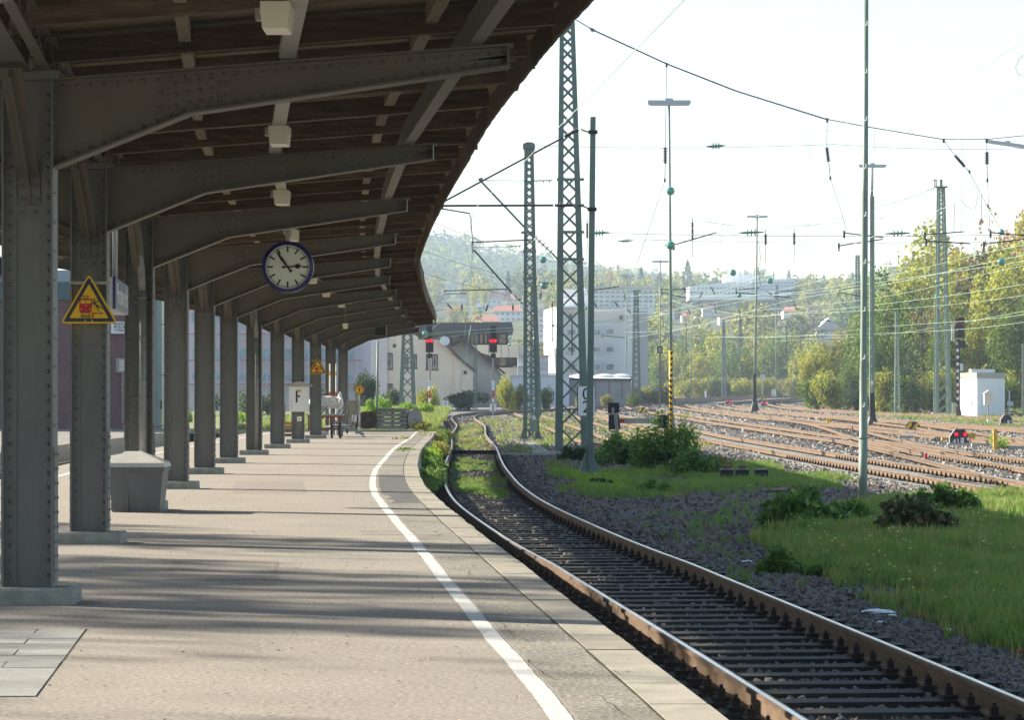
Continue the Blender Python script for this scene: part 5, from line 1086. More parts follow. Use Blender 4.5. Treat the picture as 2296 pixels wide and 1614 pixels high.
def chev(px, pyb, w_px, lb):
    b = G(px, pyb); Y = b.y; wd = w_px*Y/F; t = thing('buffer_marker', b, lb, 'marker board', 'yellow and grey striped marker boards'); sh = [(-.5, .0), (.5, 0), (.5, .36), (.27, .60), (-.27, .60), (-.5, .36)]
    MB().prism([(b.x+x*wd, Y, b.z+.05+z*wd) for x, z in sh], (0, .05, 0)).build('grey_board', M['bgrey'], t)
    MB().prism([(b.x+x*wd*1.03-.03, Y+.04, b.z+.045+z*wd*1.03) for x, z in sh], (0, .06, 0)).build('board_back', M['trunking'], t); mb = MB()
    for pl_ in ([(-.48,.03),(-.40,.03),(-.08,.36),(-.08,.57),(-.25,.57),(-.48,.30)], [(-.14,.02),(.08,.02),(.46,.40),(.30,.57),(.22,.50)], [(.22,.02),(.47,.02),(.48,.26)]): mb.prism([(b.x+x*wd, Y-.006, b.z+.05+z*wd) for x, z in pl_], (0, .004, 0))
    mb.build('yellow_stripes', M['yellow'], t)
chev(2046.5, 967, 32, 'yellow and grey striped board lying between the rails near the 43 signal'); chev(1613, 890, 14, 'tiny yellow striped board at the far curve, left one'); chev(1708, 899, 14, 'tiny yellow striped board behind the black-footed lamp pole'); chev(1440+0, 928, 22, 'yellow striped board half hidden behind the leafy shrub'); chev(1349, 893, 12, 'tiny yellow striped board at the foot of the warehouse')
b = G(2230, 1012); t = thing('yellow_post', b, 'square ochre yellow post standing in the yard at right', 'post'); MB().box((b.x, b.y, b.z+.35), (.125, .125, .85)).build('post', M['yellow2'], t)
b = G(2037, 1085, .0)
for px, py, lb in ((2075, 1036+2, 'red and white capped marker stub between the rails below the striped board'), (1665, 975, 'white and grey marker stub between nearer yard rails'), (1910, 966+2, 'small red marker stub left of the near pole'), ):
    b = G(px, py); t = thing('clearance_marker', b, lb, 'marker'); r_ = .045 if px != 1910 else .04; MB().tube([b, b + Vector((0,0,.12))], r_, 10).build('foot', M['wood_g'], t); MB().tube([b + Vector((0,0,.12)), b + Vector((0,0,.26)), b + Vector((0,0,.30)), b + Vector((0,0,.31))], [r_, r_, r_*.7, .005], 10).build('cap', M['red'] if px > 1700 else M['white'], t)
# yellow-white point-machine covers, small concrete pieces
rr = random.Random(8); k = 0
for px, py, l_, m_, lb in ((2030, 985, .62, 'concrete', 'pale concrete slab left of the 42 board'), (2118, 1000, .55, 'concrete', 'grey concrete kerb left of the 43 signal'), (2215, 996, .7, 'concrete', 'grey slab behind the ochre post'), (2195, 1004, .6, 'concrete', 'pale slab right of the 43 signal'), (2025, 976, .35, 'white', 'small cream cover box between the rails'), (2042, 976, .5, 'white', 'long cream cover box between the rails'), (2118, 990, .3, 'yellow2', 'ochre lid beside the 43 signal'), (2219, 947, .35, 'white', 'cream box left of the right-edge dwarf signal'), (2260, 965, .5, 'white', 'cream box pair below the right-edge dwarf signal'), (1745, 924, .4, 'concrete', 'grey box among far rails right of the lamp foot'), (1640, 915, .5, 'concrete', 'tiny grey slab near a far dwarf signal'), (2270, 1010, 1.2, 'concrete', 'long concrete slab at the right edge of the yard')):
    b = G(px, py); mb = MB(); mb.box((b.x, b.y, b.z+.08), (l_, .25, .18)); props(mb.build('cable_cover', M[m_], None), lb, 'cable cover')
# buffer stop
yb_ = 112.0; t = thing('buffer_stop', (P(1440, 1000, yb_).x, yb_, gz(yb_)), 'buffer stop with black square plate and grey steel frame in the weeds', 'buffer stop')
def sP(x, y, d=0): return P(x, y, yb_+d)
MB().prism([sP(1363, 903), sP(1388, 903), sP(1388, 926), sP(1363, 926)], (0, .1, 0)).build('black_plate', M['black'], t); MB().prism([sP(1364, 929, .1), sP(1387, 929, .1), sP(1391, 963, .1), sP(1364, 963, .1)], (0, .1, 0)).build('lower_plate', M['bgrey'], t)
mb = MB(); mb.bar(sP(1380, 928, -.1), sP(1386, 1004, -.1), .14, .06, up=Vector((0,1,0))); mb.bar(sP(1374, 914, -.1), sP(1374, 930, -.1), .10, .10); mb.build('front_strut', M['pipe'], t)
mb = MB(); mb.bar(sP(1375, 943, .2), sP(1500, 944, .2), .12, .20); mb.bar(sP(1355, 927, .3), sP(1412, 928, .3), .06, .04); mb.build('cross_beam', M['trunking'], t); MB().box(sP(1394, 943, .08), (.20, .1, .1)).build('red_end', M['red'], t)
mb = MB(); mb.bar(sP(1498, 930, .2), sP(1500, 1004, .2), .4, .14, up=Vector((0,1,0))); mb.bar(sP(1482, 930, .2), sP(1484, 960, .2), .3, .14, up=Vector((0,1,0))); mb.build('rear_frame', M['bgrey'], t)
# black relay boxes, stump, rock
for px, lb, top in ((1629, 'left black iron box with rusty top in the grass', 1), (1664, 'middle black iron box, the tallest of three', 1), (1707, 'right black iron box with an oval mark on its front', 0)):
    b = G(px, 1082); t = thing('point_box', b, lb, 'iron box', 'black iron boxes in the shaded grass'); MB().box((b.x, b.y+.1, b.z+.14), (.29, .25, .30 if px != 1664 else .33)).build('box_body', M['black'], t)
    MB().box((b.x, b.y+.1, b.z+.302), (.30, .26, .015)).build('lid', M['pipe'], t)
    if top:
        MB().box((b.x+.0, b.y+.1, b.z+.345), (.16, .14, .08)).build('rusty_top', M['rust'], t)
        for s in (-.05, .05): MB().disc((b.x+s, b.y+.1, b.z+.395), .02, (0,0,1), .03, 8).build('bolt', M['pipe'], t)
    else:
        mb = MB()
        for k in range(16): a = 2*math.pi*k/16; mb.box((b.x+.085*math.cos(a), b.y-.03, b.z+.17+.04*math.sin(a)), (.018, .01, .010))
        mb.build('oval_mark', M['pipe'], t)
b = G(1814, 1073); mb = MB(); mb.tube([b, b + Vector((0,0,.05)), b + Vector((0,0,.16))], [.11, .09, .085], 12); props(mb.build('stump', M['wood_g'], None), 'short grey stump in the grass left of the near pole', 'stump')
me = convex_rock(77, STONE[1], .5); o = link('boulder', me); b = G(1752, 1108); o.location = b + Vector((0,0,.08)); o.scale = (.50, .35, .42); props(o, 'big grey-brown rock in the shaded ballast below the iron boxes', 'rock')
# black conduit across our track, plank walkway
zc_ = gz(95)+.14; mb = MB(); a = P(980, 1017, 95); b = P(1112, 1018, 95); mb.bar((a.x, 95, zc_), (b.x, 94.5, zc_), .22, .13); props(mb.build('cable_conduit', M['black'], None), 'black conduit lying across the near track where weeds begin', 'conduit')
mb = MB(); a = P(1112, 1018, 94.5); b = P(1276, 1020, 94.5); mb.bar((a.x, 94.5, zc_-.05), (b.x, 94.5, zc_-.06), .12, .05); props(mb.build('cable_cover', M['concrete'], None), 'pale thin cover strip right of the black conduit', 'cable cover')
t = thing('plank_walkway', G(1215, 1005), 'short grey plank walkway left of the tall lattice mast foot')
props(t, cat='walkway')
for k in range(16):
    ya = 97 + k*1.35; MB().box((P(1214-(k*.9), 0, 97).x - k*.012, ya, gz(ya)+.06), (.62, 1.25, .05)).build('plank', M['wood_g'], t)
c = G(1186, 983); t = thing('ground_lamp', c, 'small mushroom-shaped grey box on a stake before the box-headed mast', 'box'); MB().tube([c, c + Vector((0,0,.35))], .04, 8).build('stake', M['black'], t); MB().box(c + Vector((0,0,.40)), (.3, .2, .1)).build('cap', M['pipe'], t)
# ================================================================== HUT, CABINETS (right)
Yh = 214.0; A_ = P(2152.7, 924, Yh-3.2); zt_ = P(0, 847, Yh).z
cL = P(2150, 0, Yh+4); cM = P(2189.6, 0, Yh-1.0); cR = P(2252, 0, Yh+3); zb_ = gz(Yh)-.1
t = thing('equipment_hut', (cM.x, cM.y, zb_), 'white flat-roofed equipment hut before the right-hand trees', 'hut'); h_ = zt_-zb_
base = [Vector((cL.x, cL.y, zb_)), Vector((cM.x, cM.y, zb_)), Vector((cR.x, cR.y, zb_)), Vector((cR.x+cL.x-cM.x, cR.y+cL.y-cM.y, zb_))]
MB().prism(base, (0,0,h_)).build('walls', M['wwall'], t); mid = sum(base, Vector())/4
MB().prism([mid + (p-mid)*1.05 + Vector((0,0,h_)) for p in base], (0,0,.38)).build('roof_fascia', M['trunking'], t)
for f_ in (.25, .62): p = base[1].lerp(base[2], f_) + (base[0]-base[1])*.4; MB().box(p + Vector((0,0,h_+.5)), (1.0, 1.0, .28)).build('roof_vent', M['shutter'], t)
dv = (base[0]-base[1]); nL = Vector((dv.y, -dv.x, 0)).normalized(); nL = nL if nL.y < 0 else -nL
for f_ in (.30, .62):
    p0 = base[1] + dv*(f_-.13) + nL*.02; p1 = base[1] + dv*(f_+.13) + nL*.02; MB().prism([p0 + Vector((0,0,.25)), p1 + Vector((0,0,.25)), p1 + Vector((0,0,2.15)), p0 + Vector((0,0,2.15))], nL*.03).build('door', M['white'], t)
    p = base[1] + dv*(f_-.10) + nL*.07; MB().box(p + Vector((0,0,1.1)), (.06,.06,.25)).build('handle', M['black'], t)
b = G(2214.5, 936); Y = b.y; t = thing('post_cabinet', b, 'cream cabinet with pitched cap on a single post right of the hut', 'cabinet'); MB().box(P(2214.5, 895, Y), (.58, .4, .80)).build('cabinet_body', M['cream'], t); c = P(2214.5, 882, Y); MB().prism([c + Vector((-.36,-.25,-.04)), c + Vector((.36,-.25,-.04)), c + Vector((0,-.25,.24))], (0,.5,0)).build('cap', M['cream'], t); MB().tube([b, P(2214.5, 908, Y)], .05, 8).build('post', M['pipe'], t)
for px, py, wv, hv, m_, lb in ((1961.5, 915, .33, 1.15, 'bwall', 'narrow pale blue cabinet right of the battened mast'), (2138, 931, .30, .85, 'green_l', 'narrow green cabinet at the foot of the banded signal'), (1458, 893, .8, 1.0, 'shutter', 'pale grey cabinet before yellow bushes left of the shrub'), (2292, 915, .3, 1.3, 'green_l', 'pale green cabinet cut by the right picture edge')):
    b = G(px, py); t = thing('cable_cabinet', b, lb, 'cabinet'); MB().box((b.x, b.y, b.z+hv/2+.05), (wv, .3, hv)).build('cabinet_body', M[m_], t); MB().box((b.x, b.y, b.z+hv+.07), (wv+.06, .36, .05)).build('cap', M[m_], t)
b = G(2262, 934); t = thing('pipe_post', b, 'grey pipe post with a small box behind the right-edge dwarf signal', 'post'); MB().tube([b, b + Vector((0,0,1.9))], .06, 8).build('pipe', M['alu'], t); MB().box(b + Vector((.05,-.1,.95)), (.42,.2,.32)).build('small_box', M['alu'], t)
LM = [(1225, 'left of the tall lattice mast'), (1300, 'before the tall lattice mast'), (1400, 'right of the solid mast'), (1470, 'left of the striped lamp pole'), (1540, 'just right of the striped lamp pole'), (1620, 'midway to the black-footed lamp pole'), (1690, 'just left of the black-footed lamp pole'), (1760, 'just right of the black-footed lamp pole'), (1850, 'midway to the near pole'), (1934, 'just left of the near pole'), (2020, 'just right of the near pole'), (2100, 'left of the right lattice mast'), (2180, 'right of the right lattice mast'), (2400, 'near the right picture edge')]
def lmk(x, y): return next(s for q, s in LM if x < q) + (', high in the sky' if y < 500 else ', just above the hill line' if y < 600 else ', in front of the hill' if y < 680 else ', low over the trees')
# ================================================================== OVERHEAD WIRES
def wire(pts, r, m, lb, sub=14, sag=0.0):
    p = [Vector(q) for q in pts]
    if sag and len(p) == 2: p = [p[0].lerp(p[1], k/sub) - Vector((0,0,sag*4*(k/sub)*(1-k/sub))) for k in range(sub+1)]
    elif len(p) > 2: p = spl(p, max(2, (p[-1]-p[0]).length/24))
    mb = MB(); mb.tube(p, r, 5, cap=False); o = mb.build('overhead_wire', M[m], None); props(o, lb, 'wire', 'overhead line wires'); return o
YS = 118.0
def hs(x, y): return P(x, y, YS)
wire([hs(1285, 40), hs(1325, 64), hs(1494, 142), hs(1650, 203), hs(1854, 267)], .022, 'wire_d', 'thick sagging cross-span cable running down from the canopy edge')
wire([hs(1854, 267), hs(1945, 284), hs(2113, 312)], .020, 'wire_d', 'cross-span cable crossing the near green pole')
wire([hs(2113, 312), hs(2211, 312), hs(2320, 301)], .016, 'wire_d', 'flat right end of the cross-span cable')
wire([hs(1325, 66), hs(1494, 143.5), hs(1650, 205), hs(1854, 269)], .010, 'wire_d', 'thin twin cable just under the thick cross-span')
mb = MB(); c = hs(1327, 65); mb.prism([hs(1321, 62), hs(1326, 60), hs(1334, 66), hs(1330, 72), hs(1324, 69)], (0,.1,0)); props(mb.build('cable_clamp', M['alu'], None), 'pale blue clamp on the thick cable beside the canopy edge', 'clamp')
def hanger(x0, y0, xi, yi, xj, yj, xe, ye, lb, n=7):
    t = thing('hanging_insulator', hs(xi, yi), lb, 'insulator', 'brown ribbed insulators hanging from the cross-span'); mb = MB(); mb.tube([hs(x0, y0), hs(xi, yi)], .012, 5); mb.tube([hs(xj, yj), hs(xe, ye)], .016, 5); mb.tube([hs(x0, y0-4), hs(x0, y0+6)], .05, 6); mb.tube([hs(xe, ye-5), hs(xe, ye+3)], .045, 6); mb.build('hanger_rod', M['wire_d'], t)
    insul(t, hs(xi, yi), hs(xj, yj), n, .13, r0=.05)
hanger(1494, 144, 1491, 330, 1491, 366, 1490, 405, 'ribbed insulator hanging left of the striped lamp pole'); hanger(1854, 268, 1853, 330, 1857, 362, 1861, 400, 'ribbed insulator hanging left of the near pole top')
hanger(2115, 314, 2140, 348, 2162, 373, 2173, 386, 'slanting ribbed insulator near the right edge'); hanger(2211, 314, 2212, 340, 2212, 368, 2213, 405, 'upright ribbed insulator under the tilted lamp')
for pts, lb in (([hs(1861, 400), hs(1880, 455), hs(1898, 520)], 'thin wire from the left-of-pole insulator down to a registration arm'), ([hs(2173, 386), hs(2200, 438), hs(2255, 535)], 'thin wire falling from the slanting insulator'), ([hs(1490, 405), hs(1465, 480), hs(1428, 590)], 'thin slack wire falling left from the hanging insulator'), ([hs(2213, 405), hs(2216, 470), hs(2222, 560)], 'thin vertical wire below the upright insulator')): wire(pts, .010, 'wire_d', lb)
# our own track's catenary
wire([P(1532, 0, 31.5), P(1052, 478, yB)], .007, 'wire_g', 'bright messenger wire rising diagonally over the near track', sag=.05)
wire([P(1620, -60, 29), P(1060, 548, yB)], .006, 'wire_g', 'contact wire over the near track seen beside the messenger', sag=.0) if False else None
wire([P(1052, 478, yB), P(1060, 560, 123), P(1052, 640, 180)], .008, 'wire_g', 'messenger wire continuing past the left cantilevers')
wire([P(1060, 478, yB), P(1048, 570, 110), P(1068, 650, 123)], .008, 'wire_g', 'pale dropper-like wire beside the cantilever end')
wire([P(960, 493, 80), P(1052, 530, 97), P(1195, 575, 120), P(1300, 600, 160)], .008, 'wire_d', 'thin dark wire sloping right below the cantilever arms')
wire([P(935, 555, 200), P(1005, 583, 200), P(1100, 610, 200), P(1170, 640, 200)], .012, 'wire_d', 'thin wire in front of the wooded hill, upper one'); wire([P(935, 607, 220), P(1000, 628, 220), P(1100, 652, 220), P(1172, 672, 220)], .012, 'wire_d', 'thin wire in front of the wooded hill, lower one')
# horizontal cross spans
for y0, y1, Y, x0, x1, r, lb in ((326, 323, 120, 1196, 1868, .009, 'level span wire from the box-headed mast to the right, left half'), (323, 331, 120, 1868, 2330, .009, 'level span wire at the right above the tilted lamp'), (521, 525, 125, 1300, 2330, .010, 'level lower span wire right across the yard'), (403, 404, 96, 1085, 1196, .006, 'short level wire on the tall mast bracket'), (536, 541, 140, 1400, 2290, .008, 'faint level wire just under the lower span')):
    wire([P(x0, y0, Y), P(x1, y1, Y)], r, 'wire_d', lb, sag=.12)
def gset(x0, x1, y, Y, lb, n=3, m='green', r=.13):
    t = thing('span_insulator', P(x0, y, Y), lb, 'insulator', 'green insulator strings in the span wires'); mb = MB(); a, b = P(x0, y+1, Y), P(x1, y-1, Y); mb.tube([a, a.lerp(b, .25), a.lerp(b, .75), b], [.02, .05, .05, .02], 6); mb.build('rod', M[m], t); mb = MB()
    for k in range(n): p = a.lerp(b, .35+.3*k/(max(1, n-1))); mb.disc(p, r, (1,0,0), .05, 14)
    mb.build('glass_discs', M['gins'], t)
for a in ((1322, 1366, 522, 125, 'green insulator string right of the solid mast'), (1656, 1712, 521, 125, 'green insulator string on the black-footed lamp pole'), (1984, 2040, 523, 125, 'green insulator string right of the near pole'), (1583, 1626, 327, 120, 'green insulator string in the upper level wire'), (1414, 1438, 656-4, 250, 'far green insulator string over the apartment block'), (1742, 1803, 652, 250, 'far green insulator string before the hilltop offices'), (1925, 1960, 588, 250, 'green insulator string beside the near pole lower down'), (1490, 1510, 549, 105.2, 'short green rod set behind the lower glass insulator'), (1383, 1420, 540, 180, 'pale green insulator string over the far trees')): gset(*a)
for x, y0, y1, Y, lb in ((1552, 488, 548, 125, 'dark insulator string hanging beside the striped pole'), (1716, 515, 560, 125, 'dark insulator string right of the black-footed pole'), (1780, 512, 560, 125, 'dark insulator string midway along the lower span'), (1316, 490, 545, 125, 'dark insulator string left of the solid mast top')):
    t = thing('hanging_insulator', P(x, y0, Y), lb, 'insulator', 'dark insulators under the lower span'); insul(t, P(x, y0+10, Y), P(x, y1-12, Y), 7, .085, r0=.04); mb = MB(); mb.tube([P(x, y0, Y), P(x, y0+10, Y)], .015, 5); mb.tube([P(x, y1-12, Y), P(x, y1+8, Y), P(x-1, y1+30, Y)], .012, 5); mb.build('hanger_rod', M['wire_d'], t)
# registration arms (dark tubes) over the yard
for a, b, Y, lb in (((1510, 549), (1606, 521), 125, 'from the glass insulator up to the right'), ((1892, 522), (1980, 532), 125, 'crossing the near pole'), ((1880, 551), (1978, 536), 125, 'below the upper one at the near pole'), ((2073, 526), (2160, 519), 125, 'upper one before the right trees'), ((2076, 540), (2175, 546), 125, 'lower one before the right trees'), ((2220, 521), (2320, 530), 125, 'upper one at the right edge'), ((2205, 547), (2320, 533), 125, 'rising to the right edge'), ((1483, 649), (1545, 648), 250, 'over the far office block, level'), ((1484, 656), (1548, 670), 250, 'over the far office block, falling'), ((1650, 650), (1702, 645), 250, 'left of the lamp pole, far'), ((1651, 656), (1772, 667), 250, 'crossing the lamp pole, far'), ((1318, 652), (1388, 642), 230, 'above the white apartment block'), ((1882, 650), (1930, 640), 260, 'ending at the near pole'), ((1880, 655), (1950, 668), 260, 'falling behind the near pole'), ((1660, 718), (1700, 712), 400, 'tiny one over yellow trees'), ((1840, 716), (1880, 726), 400, 'tiny pair before pale roofs'), ((1350, 752), (1400, 757), 330, 'tiny one before the white facade'), ((1560, 753), (1610, 751), 380, 'tiny one before the tree belt')):
    t = thing('registration_arm', P(*a, Y), 'dark thin registration arm over the yard, ' + lb, 'registration arm', 'dark registration arms of the overhead line'); MB().tube([P(a[0], a[1], Y), P(b[0], b[1], Y)], .028 if Y < 200 else .045, 6).build('tube', M['wire_d'], t)
    mb = MB(); p = P(*a, Y); mb.tube([p + Vector((0,0,.1)), p - Vector((0,0,.22))], .05, 6); mb.build('end_fitting', M['wire_d'], t)
rr = random.Random(31)
for x, y, dx, dy, Y in ((1575, 650, -8, 22, 250), (1592, 640, 12, 24, 250), (1530, 640, 8, 18, 250), (1716, 652, 20, 12, 260), (1700, 690, 22, 10, 300), (1600, 690, 6, 14, 280), (1655, 690, 4, 18, 280), (1540, 690, 10, 16, 280), (1375, 672, 12, 18, 230), (1302, 670, 10, 16, 230), (1330, 675, 9, 18, 240), (1000, 678, 17, 20, 200), (1213, 700-48, -3, 22, 200), (1095, 678, -8, 26, 200), (1149, 680, 1, 20, 200), (1035, 678, 0, 22, 200), (1780, 676, 6, 24, 300), (1880, 690, 8, 20, 300), (1766, 722, 6, 14, 340), (1850, 716, 14, 6, 340), (1825, 740, 12, 6, 340), (1620, 736, 6, 10, 340), (1405, 690, 10, 16, 250), (1400, 656, 2, 22, 250)):
    t = thing('hanging_insulator', P(x, y, Y), ('upright' if abs(dx) < 4 else 'left-leaning' if dx < 0 else 'slanting') + ' small dark insulator ' + lmk(x, y), 'insulator', 'small far insulators among the wires'); insul(t, P(x+dx*.2, y+dy*.2, Y), P(x+dx*.75, y+dy*.75, Y), 4, .11, r0=.06); MB().tube([P(x, y, Y), P(x+dx, y+dy, Y)], .02, 4).build('hanger_rod', M['wire_d'], t)
for x, y0, y1, Y, lb in ((1538, 726, 791, 380, 'left of the thin far lamp pole'), (1763, 731, 808, 420, 'over the right part of the tree belt'), (1237.6, 674, 767, 230, 'left of the tall lattice mast'), (1282, 716, 797, 230, 'seen through the tall lattice mast')):
    mb = MB(); mb.tube([P(x, y0, Y), P(x, y1, Y)], .06, 6); props(mb.build('tension_rod', M['black'], None), 'long black upright tension weight rod ' + lb, 'tension rod')
for x, y, r_, Y, lb in ((1217, 622-40, 8, 130, 'left of the tall mast against sky'), (1219, 640, 8.5, 130, 'left of the tall mast against the hill'), (2245, 520, 7, 135, 'upper one at the right edge'), (2245, 587, 9, 135, 'lower one at the right edge'), (1643, 611, 7.5, 200, 'left of the black-footed lamp pole'), (1726, 629.5, 7, 200, 'right of the black-footed lamp pole'), (1657, 662, 5.5, 240, 'below the far offices'), (953, 748, 6.5, 200, 'at the far canopy tip'), (1313, 692, 4, 230, 'beside the solid mast'), (2100, 632, 5, 200, 'before the right lattice mast, upper'), (2100, 664, 5, 200, 'before the right lattice mast, lower'), (1143, 757, 3.5, 230, 'before the modern building'), (1142, 772, 3.5, 230, 'before the modern balcony'), (1328, 757, 3.5, 250, 'before the apartment facade'), (1240, 730, 3.5, 230, 'left of the black tension rod')):
    c = P(x, y, Y); rad = r_*Y/F; mb = MB(); mb.tube([c + Vector((-.02,.08,0)), c, c + Vector((0,-.05,0)), c + Vector((.01,-.11,0)), c + Vector((.01,-.14,0))], [rad*.8, rad, rad*.85, rad*.5, rad*.15], 16); props(mb.build('glass_insulator', M['gins'], None, smooth=True), 'round green glass insulator ' + lb, 'insulator', 'round green glass insulators in the wires')
# sky wires
for pts, r, m_, lb in (([(1502,535,120),(1557,508,112),(1930,325,70),(2093,224,55),(2330,66,42)], .007, 'wire_g', 'long bright wire climbing across the sky to the upper right'),
    ([(1400,596,150),(1502,550,120),(1620,500,100),(1930,468-30,80),(2158,304,62),(2330,168,50)], .006, 'wire_g', 'second climbing wire right of the near pole'),
    ([(1626,325,118),(1827,291,100),(1934,266,85),(2293,168,60),(2330,158,58)], .005, 'wire_g', 'faint wire from the upper insulator string to the right edge'),
    ([(1502,319,150),(1813,295,130),(1924,287,118)], .007, 'wire_d', 'faint nearly level wire ending at the near pole clamp'), ([(1960,281,118),(2293,168,70),(2330,155,66)], .005, 'wire_g', 'faint wire from the pole clamp to the right edge'),
    ([(1640,640,200),(1951,532,110),(2295,394,75),(2330,380,72)], .010, 'wire_g', 'bright wire climbing before the right tree tops'),
    ([(1190,325,123),(1300,380,140),(1400,430,160),(1560,490,180),(1640,505,200)], .008, 'wire_d', 'thin wire sloping down right from the box-headed mast'),
    ([(1553,493,125),(1700,514,125),(1870,500,125),(1930,488,110)], .006, 'wire_d', 'slack thin wire above the lower span'),
    ([(1930,460,160),(2074,430,232)], .012, 'wire_d', 'faint wire leading to the right lattice mast head'), ([(1502,560,260),(1930,478,240),(2074,430,232)], .012, 'wire_d', 'faint wire crossing behind the near pole to the mast head'),
    ([(1402,545,240),(1800,505,230),(2110,424,232)], .010, 'wire_d', 'second faint wire to the mast head'), ([(1813,295,130),(1816,420,130),(1812,500,130),(1808,530,130),(1796,640,130)], .009, 'wire_g', 'drooping vertical jumper wire in the open sky'),
    ([(1961,282,118),(1957,420,118),(1955,470,118)], .007, 'wire_d', 'thin wire hanging from the pole clamp'), ([(2158,312,118),(2158,420,118),(2152,520,118)], .007, 'wire_d', 'thin vertical wire between the right insulators'),
    ([(2138,520,120),(2139,460,120),(2148,438,120),(2165,462,120),(2185,470,120),(2193,435,120),(2199,432,120),(2201,520,120)], .012, 'wire_d', 'looping jumper cable before the right tree tops'),
    ([(2330,100,100),(2285,130,100),(2276,150,100),(2283,168,100),(2295,168,100)], .010, 'wire_d', 'wire loop at the right picture edge'),
    ([(1700,540,125),(1705,580,125),(1700,600,125),(1704,640,125)], .010, 'wire_d', 'slack jumper right of the black-footed lamp pole'), ([(1053,505,90),(1060,540,90),(1056,600,90),(1043,690,90)], .008, 'wire_g', 'jumper hanging from the left cantilever end'), ([(1056,600,97),(1052,640,97),(1056,730,120)], .009, 'wire_g', 'pale wire hanging before the modern building')):
    wire([P(*p) for p in pts], r, m_, lb)
# bright catenary bundle low over the yard, each wire its own
zB = lambda x, y: (1402.8 + x/4.183, 518.4 + y/4.183)
GW = [([(0,838),(420,772),(880,697),(1200,640),(1530,578),(1945,520),(2250,462)], (2295, 549), 'first'), ([(0,775),(160,770),(700,690),(1215,600),(1600,515),(1950,430)], None, 'second'), ([(0,945),(410,935),(640,888),(1215,735),(1460,665),(1850,590),(2250,530)], (2295, 572), 'third'),
 ([(20,1000),(410,942),(660,885),(870,830),(1215,742),(1500,722),(1850,686),(2250,640)], (2295, 596), 'fourth'), ([(0,612),(400,590),(550,603),(1060,600),(1550,592),(1945,552),(2250,500)], (2295, 585), 'fifth'), ([(400,640),(560,690),(880,750),(1230,795),(1590,765),(2250,700)], (2295, 637), 'sixth'),
 ([(640,890),(1100,815),(1600,775),(2250,745)], (2295, 662), 'seventh'), ([(840,992),(1500,985),(1800,968),(2250,915)], (2295, 705), 'eighth'), ([(850,988),(1210,1000),(1560,982),(2250,965)], (2295, 722), 'ninth'), ([(1400,1035),(1760,1010),(2250,985)], (2295, 698), 'tenth'), ([(-550,745),(-100,735),(250,690),(700,600),(1100,500),(1500,400)], None, 'eleventh'), ([(0,890),(300,800),(560,700),(700,640),(1000,560),(1600,430)], None, 'twelfth')]
for k, (pts, end, lb) in enumerate(GW):
    q = [zB(*p) for p in pts] + ([end, (2330, end[1]-6)] if end else []); xs_ = [p[0] for p in q]; x0, x1 = xs_[0], xs_[-1]
    wire([P(x, y, 290 - 150*(x-x0)/(2330-1260) - (k % 3)*14) for x, y in q], .0105 if k < 10 else .008, 'wire_g', 'pale green catenary wire low over the yard, %s of the bundle from above' % lb)
for pts, lb in (([(960,747),(1060,740),(1175,733),(1218,730),(1328,724),(1462,711),(1620,690)], 'upper pale wire from the canopy tip across the modern building'), ([(962,760),(1058,748),(1175,739),(1290,728),(1400,712),(1462,700)], 'lower pale wire from the canopy tip across the modern building'), ([(968,694),(1050,692),(1130,683),(1180,678),(1240,669),(1300,662),(1420,640),(1480,610)], 'pale wire passing before the red-roofed villas, upper'), ([(1013,699),(1060,703),(1175,700),(1240,693),(1330,688),(1465,655)], 'pale wire passing before the red-roofed villas, lower'), ([(968,737),(1014,701)], 'short pale wire slanting from the canopy tip'), ([(930,767),(965,750),(1050,744)], 'short pale wire left of the red-lit signal')):
    wire([P(x, y, 215) for x, y in pts], .016, 'wire_g', lb)
for (x0,y0),(x1,y1),lb in (((820,790),(1060,985),'left'), ((1590,770),(1790,975),'middle'), ((2040,600),(2250,730),'right upper'), ((1090,810),(1290,1010),'second'), ((1500,820),(1620,1010),'third'), ((1990,620),(1880,760),'rising right'), ((800,900),(840,1000),'short left'), ((2030,750),(2250,880),'right lower')):
    a = zB(x0, y0); b = zB(x1, y1); wire([P(*a, 200), P((a[0]+b[0])/2, (a[1]+b[1])/2+3, 210), P(*b, 225)], .011, 'wire_g', 'pale wire slanting down to the right over the yard, %s one' % lb)
for a, b, lb in (((1962, 645), (2095, 712), 'left'), ((2110, 570+90), (2200, 710), 'middle'), ((2195, 720), (2300, 655), 'rising'), ((1950, 625), (2060, 700), 'second')): wire([P(*a, 150), P((a[0]+b[0])/2, (a[1]+b[1])/2+2, 160), P(*b, 170)], .010, 'wire_g', 'pale slanting wire before the right-hand trees, %s one' % lb)
# thin droppers
rr = random.Random(5)
for k in range(26):
    x = rr.uniform(1310, 2290); y = rr.uniform(480, 640); l_ = rr.uniform(25, 95); Y = rr.uniform(120, 230)
    wire([P(x, y, Y), P(x + rr.uniform(-6, 6), y+l_, Y)], .005, 'wire_d' if k % 2 else 'wire_g', ('pale' if k % 2 else 'dark') + (' long' if l_ > 60 else ' short') + ' dropper wire ' + lmk(x, y))
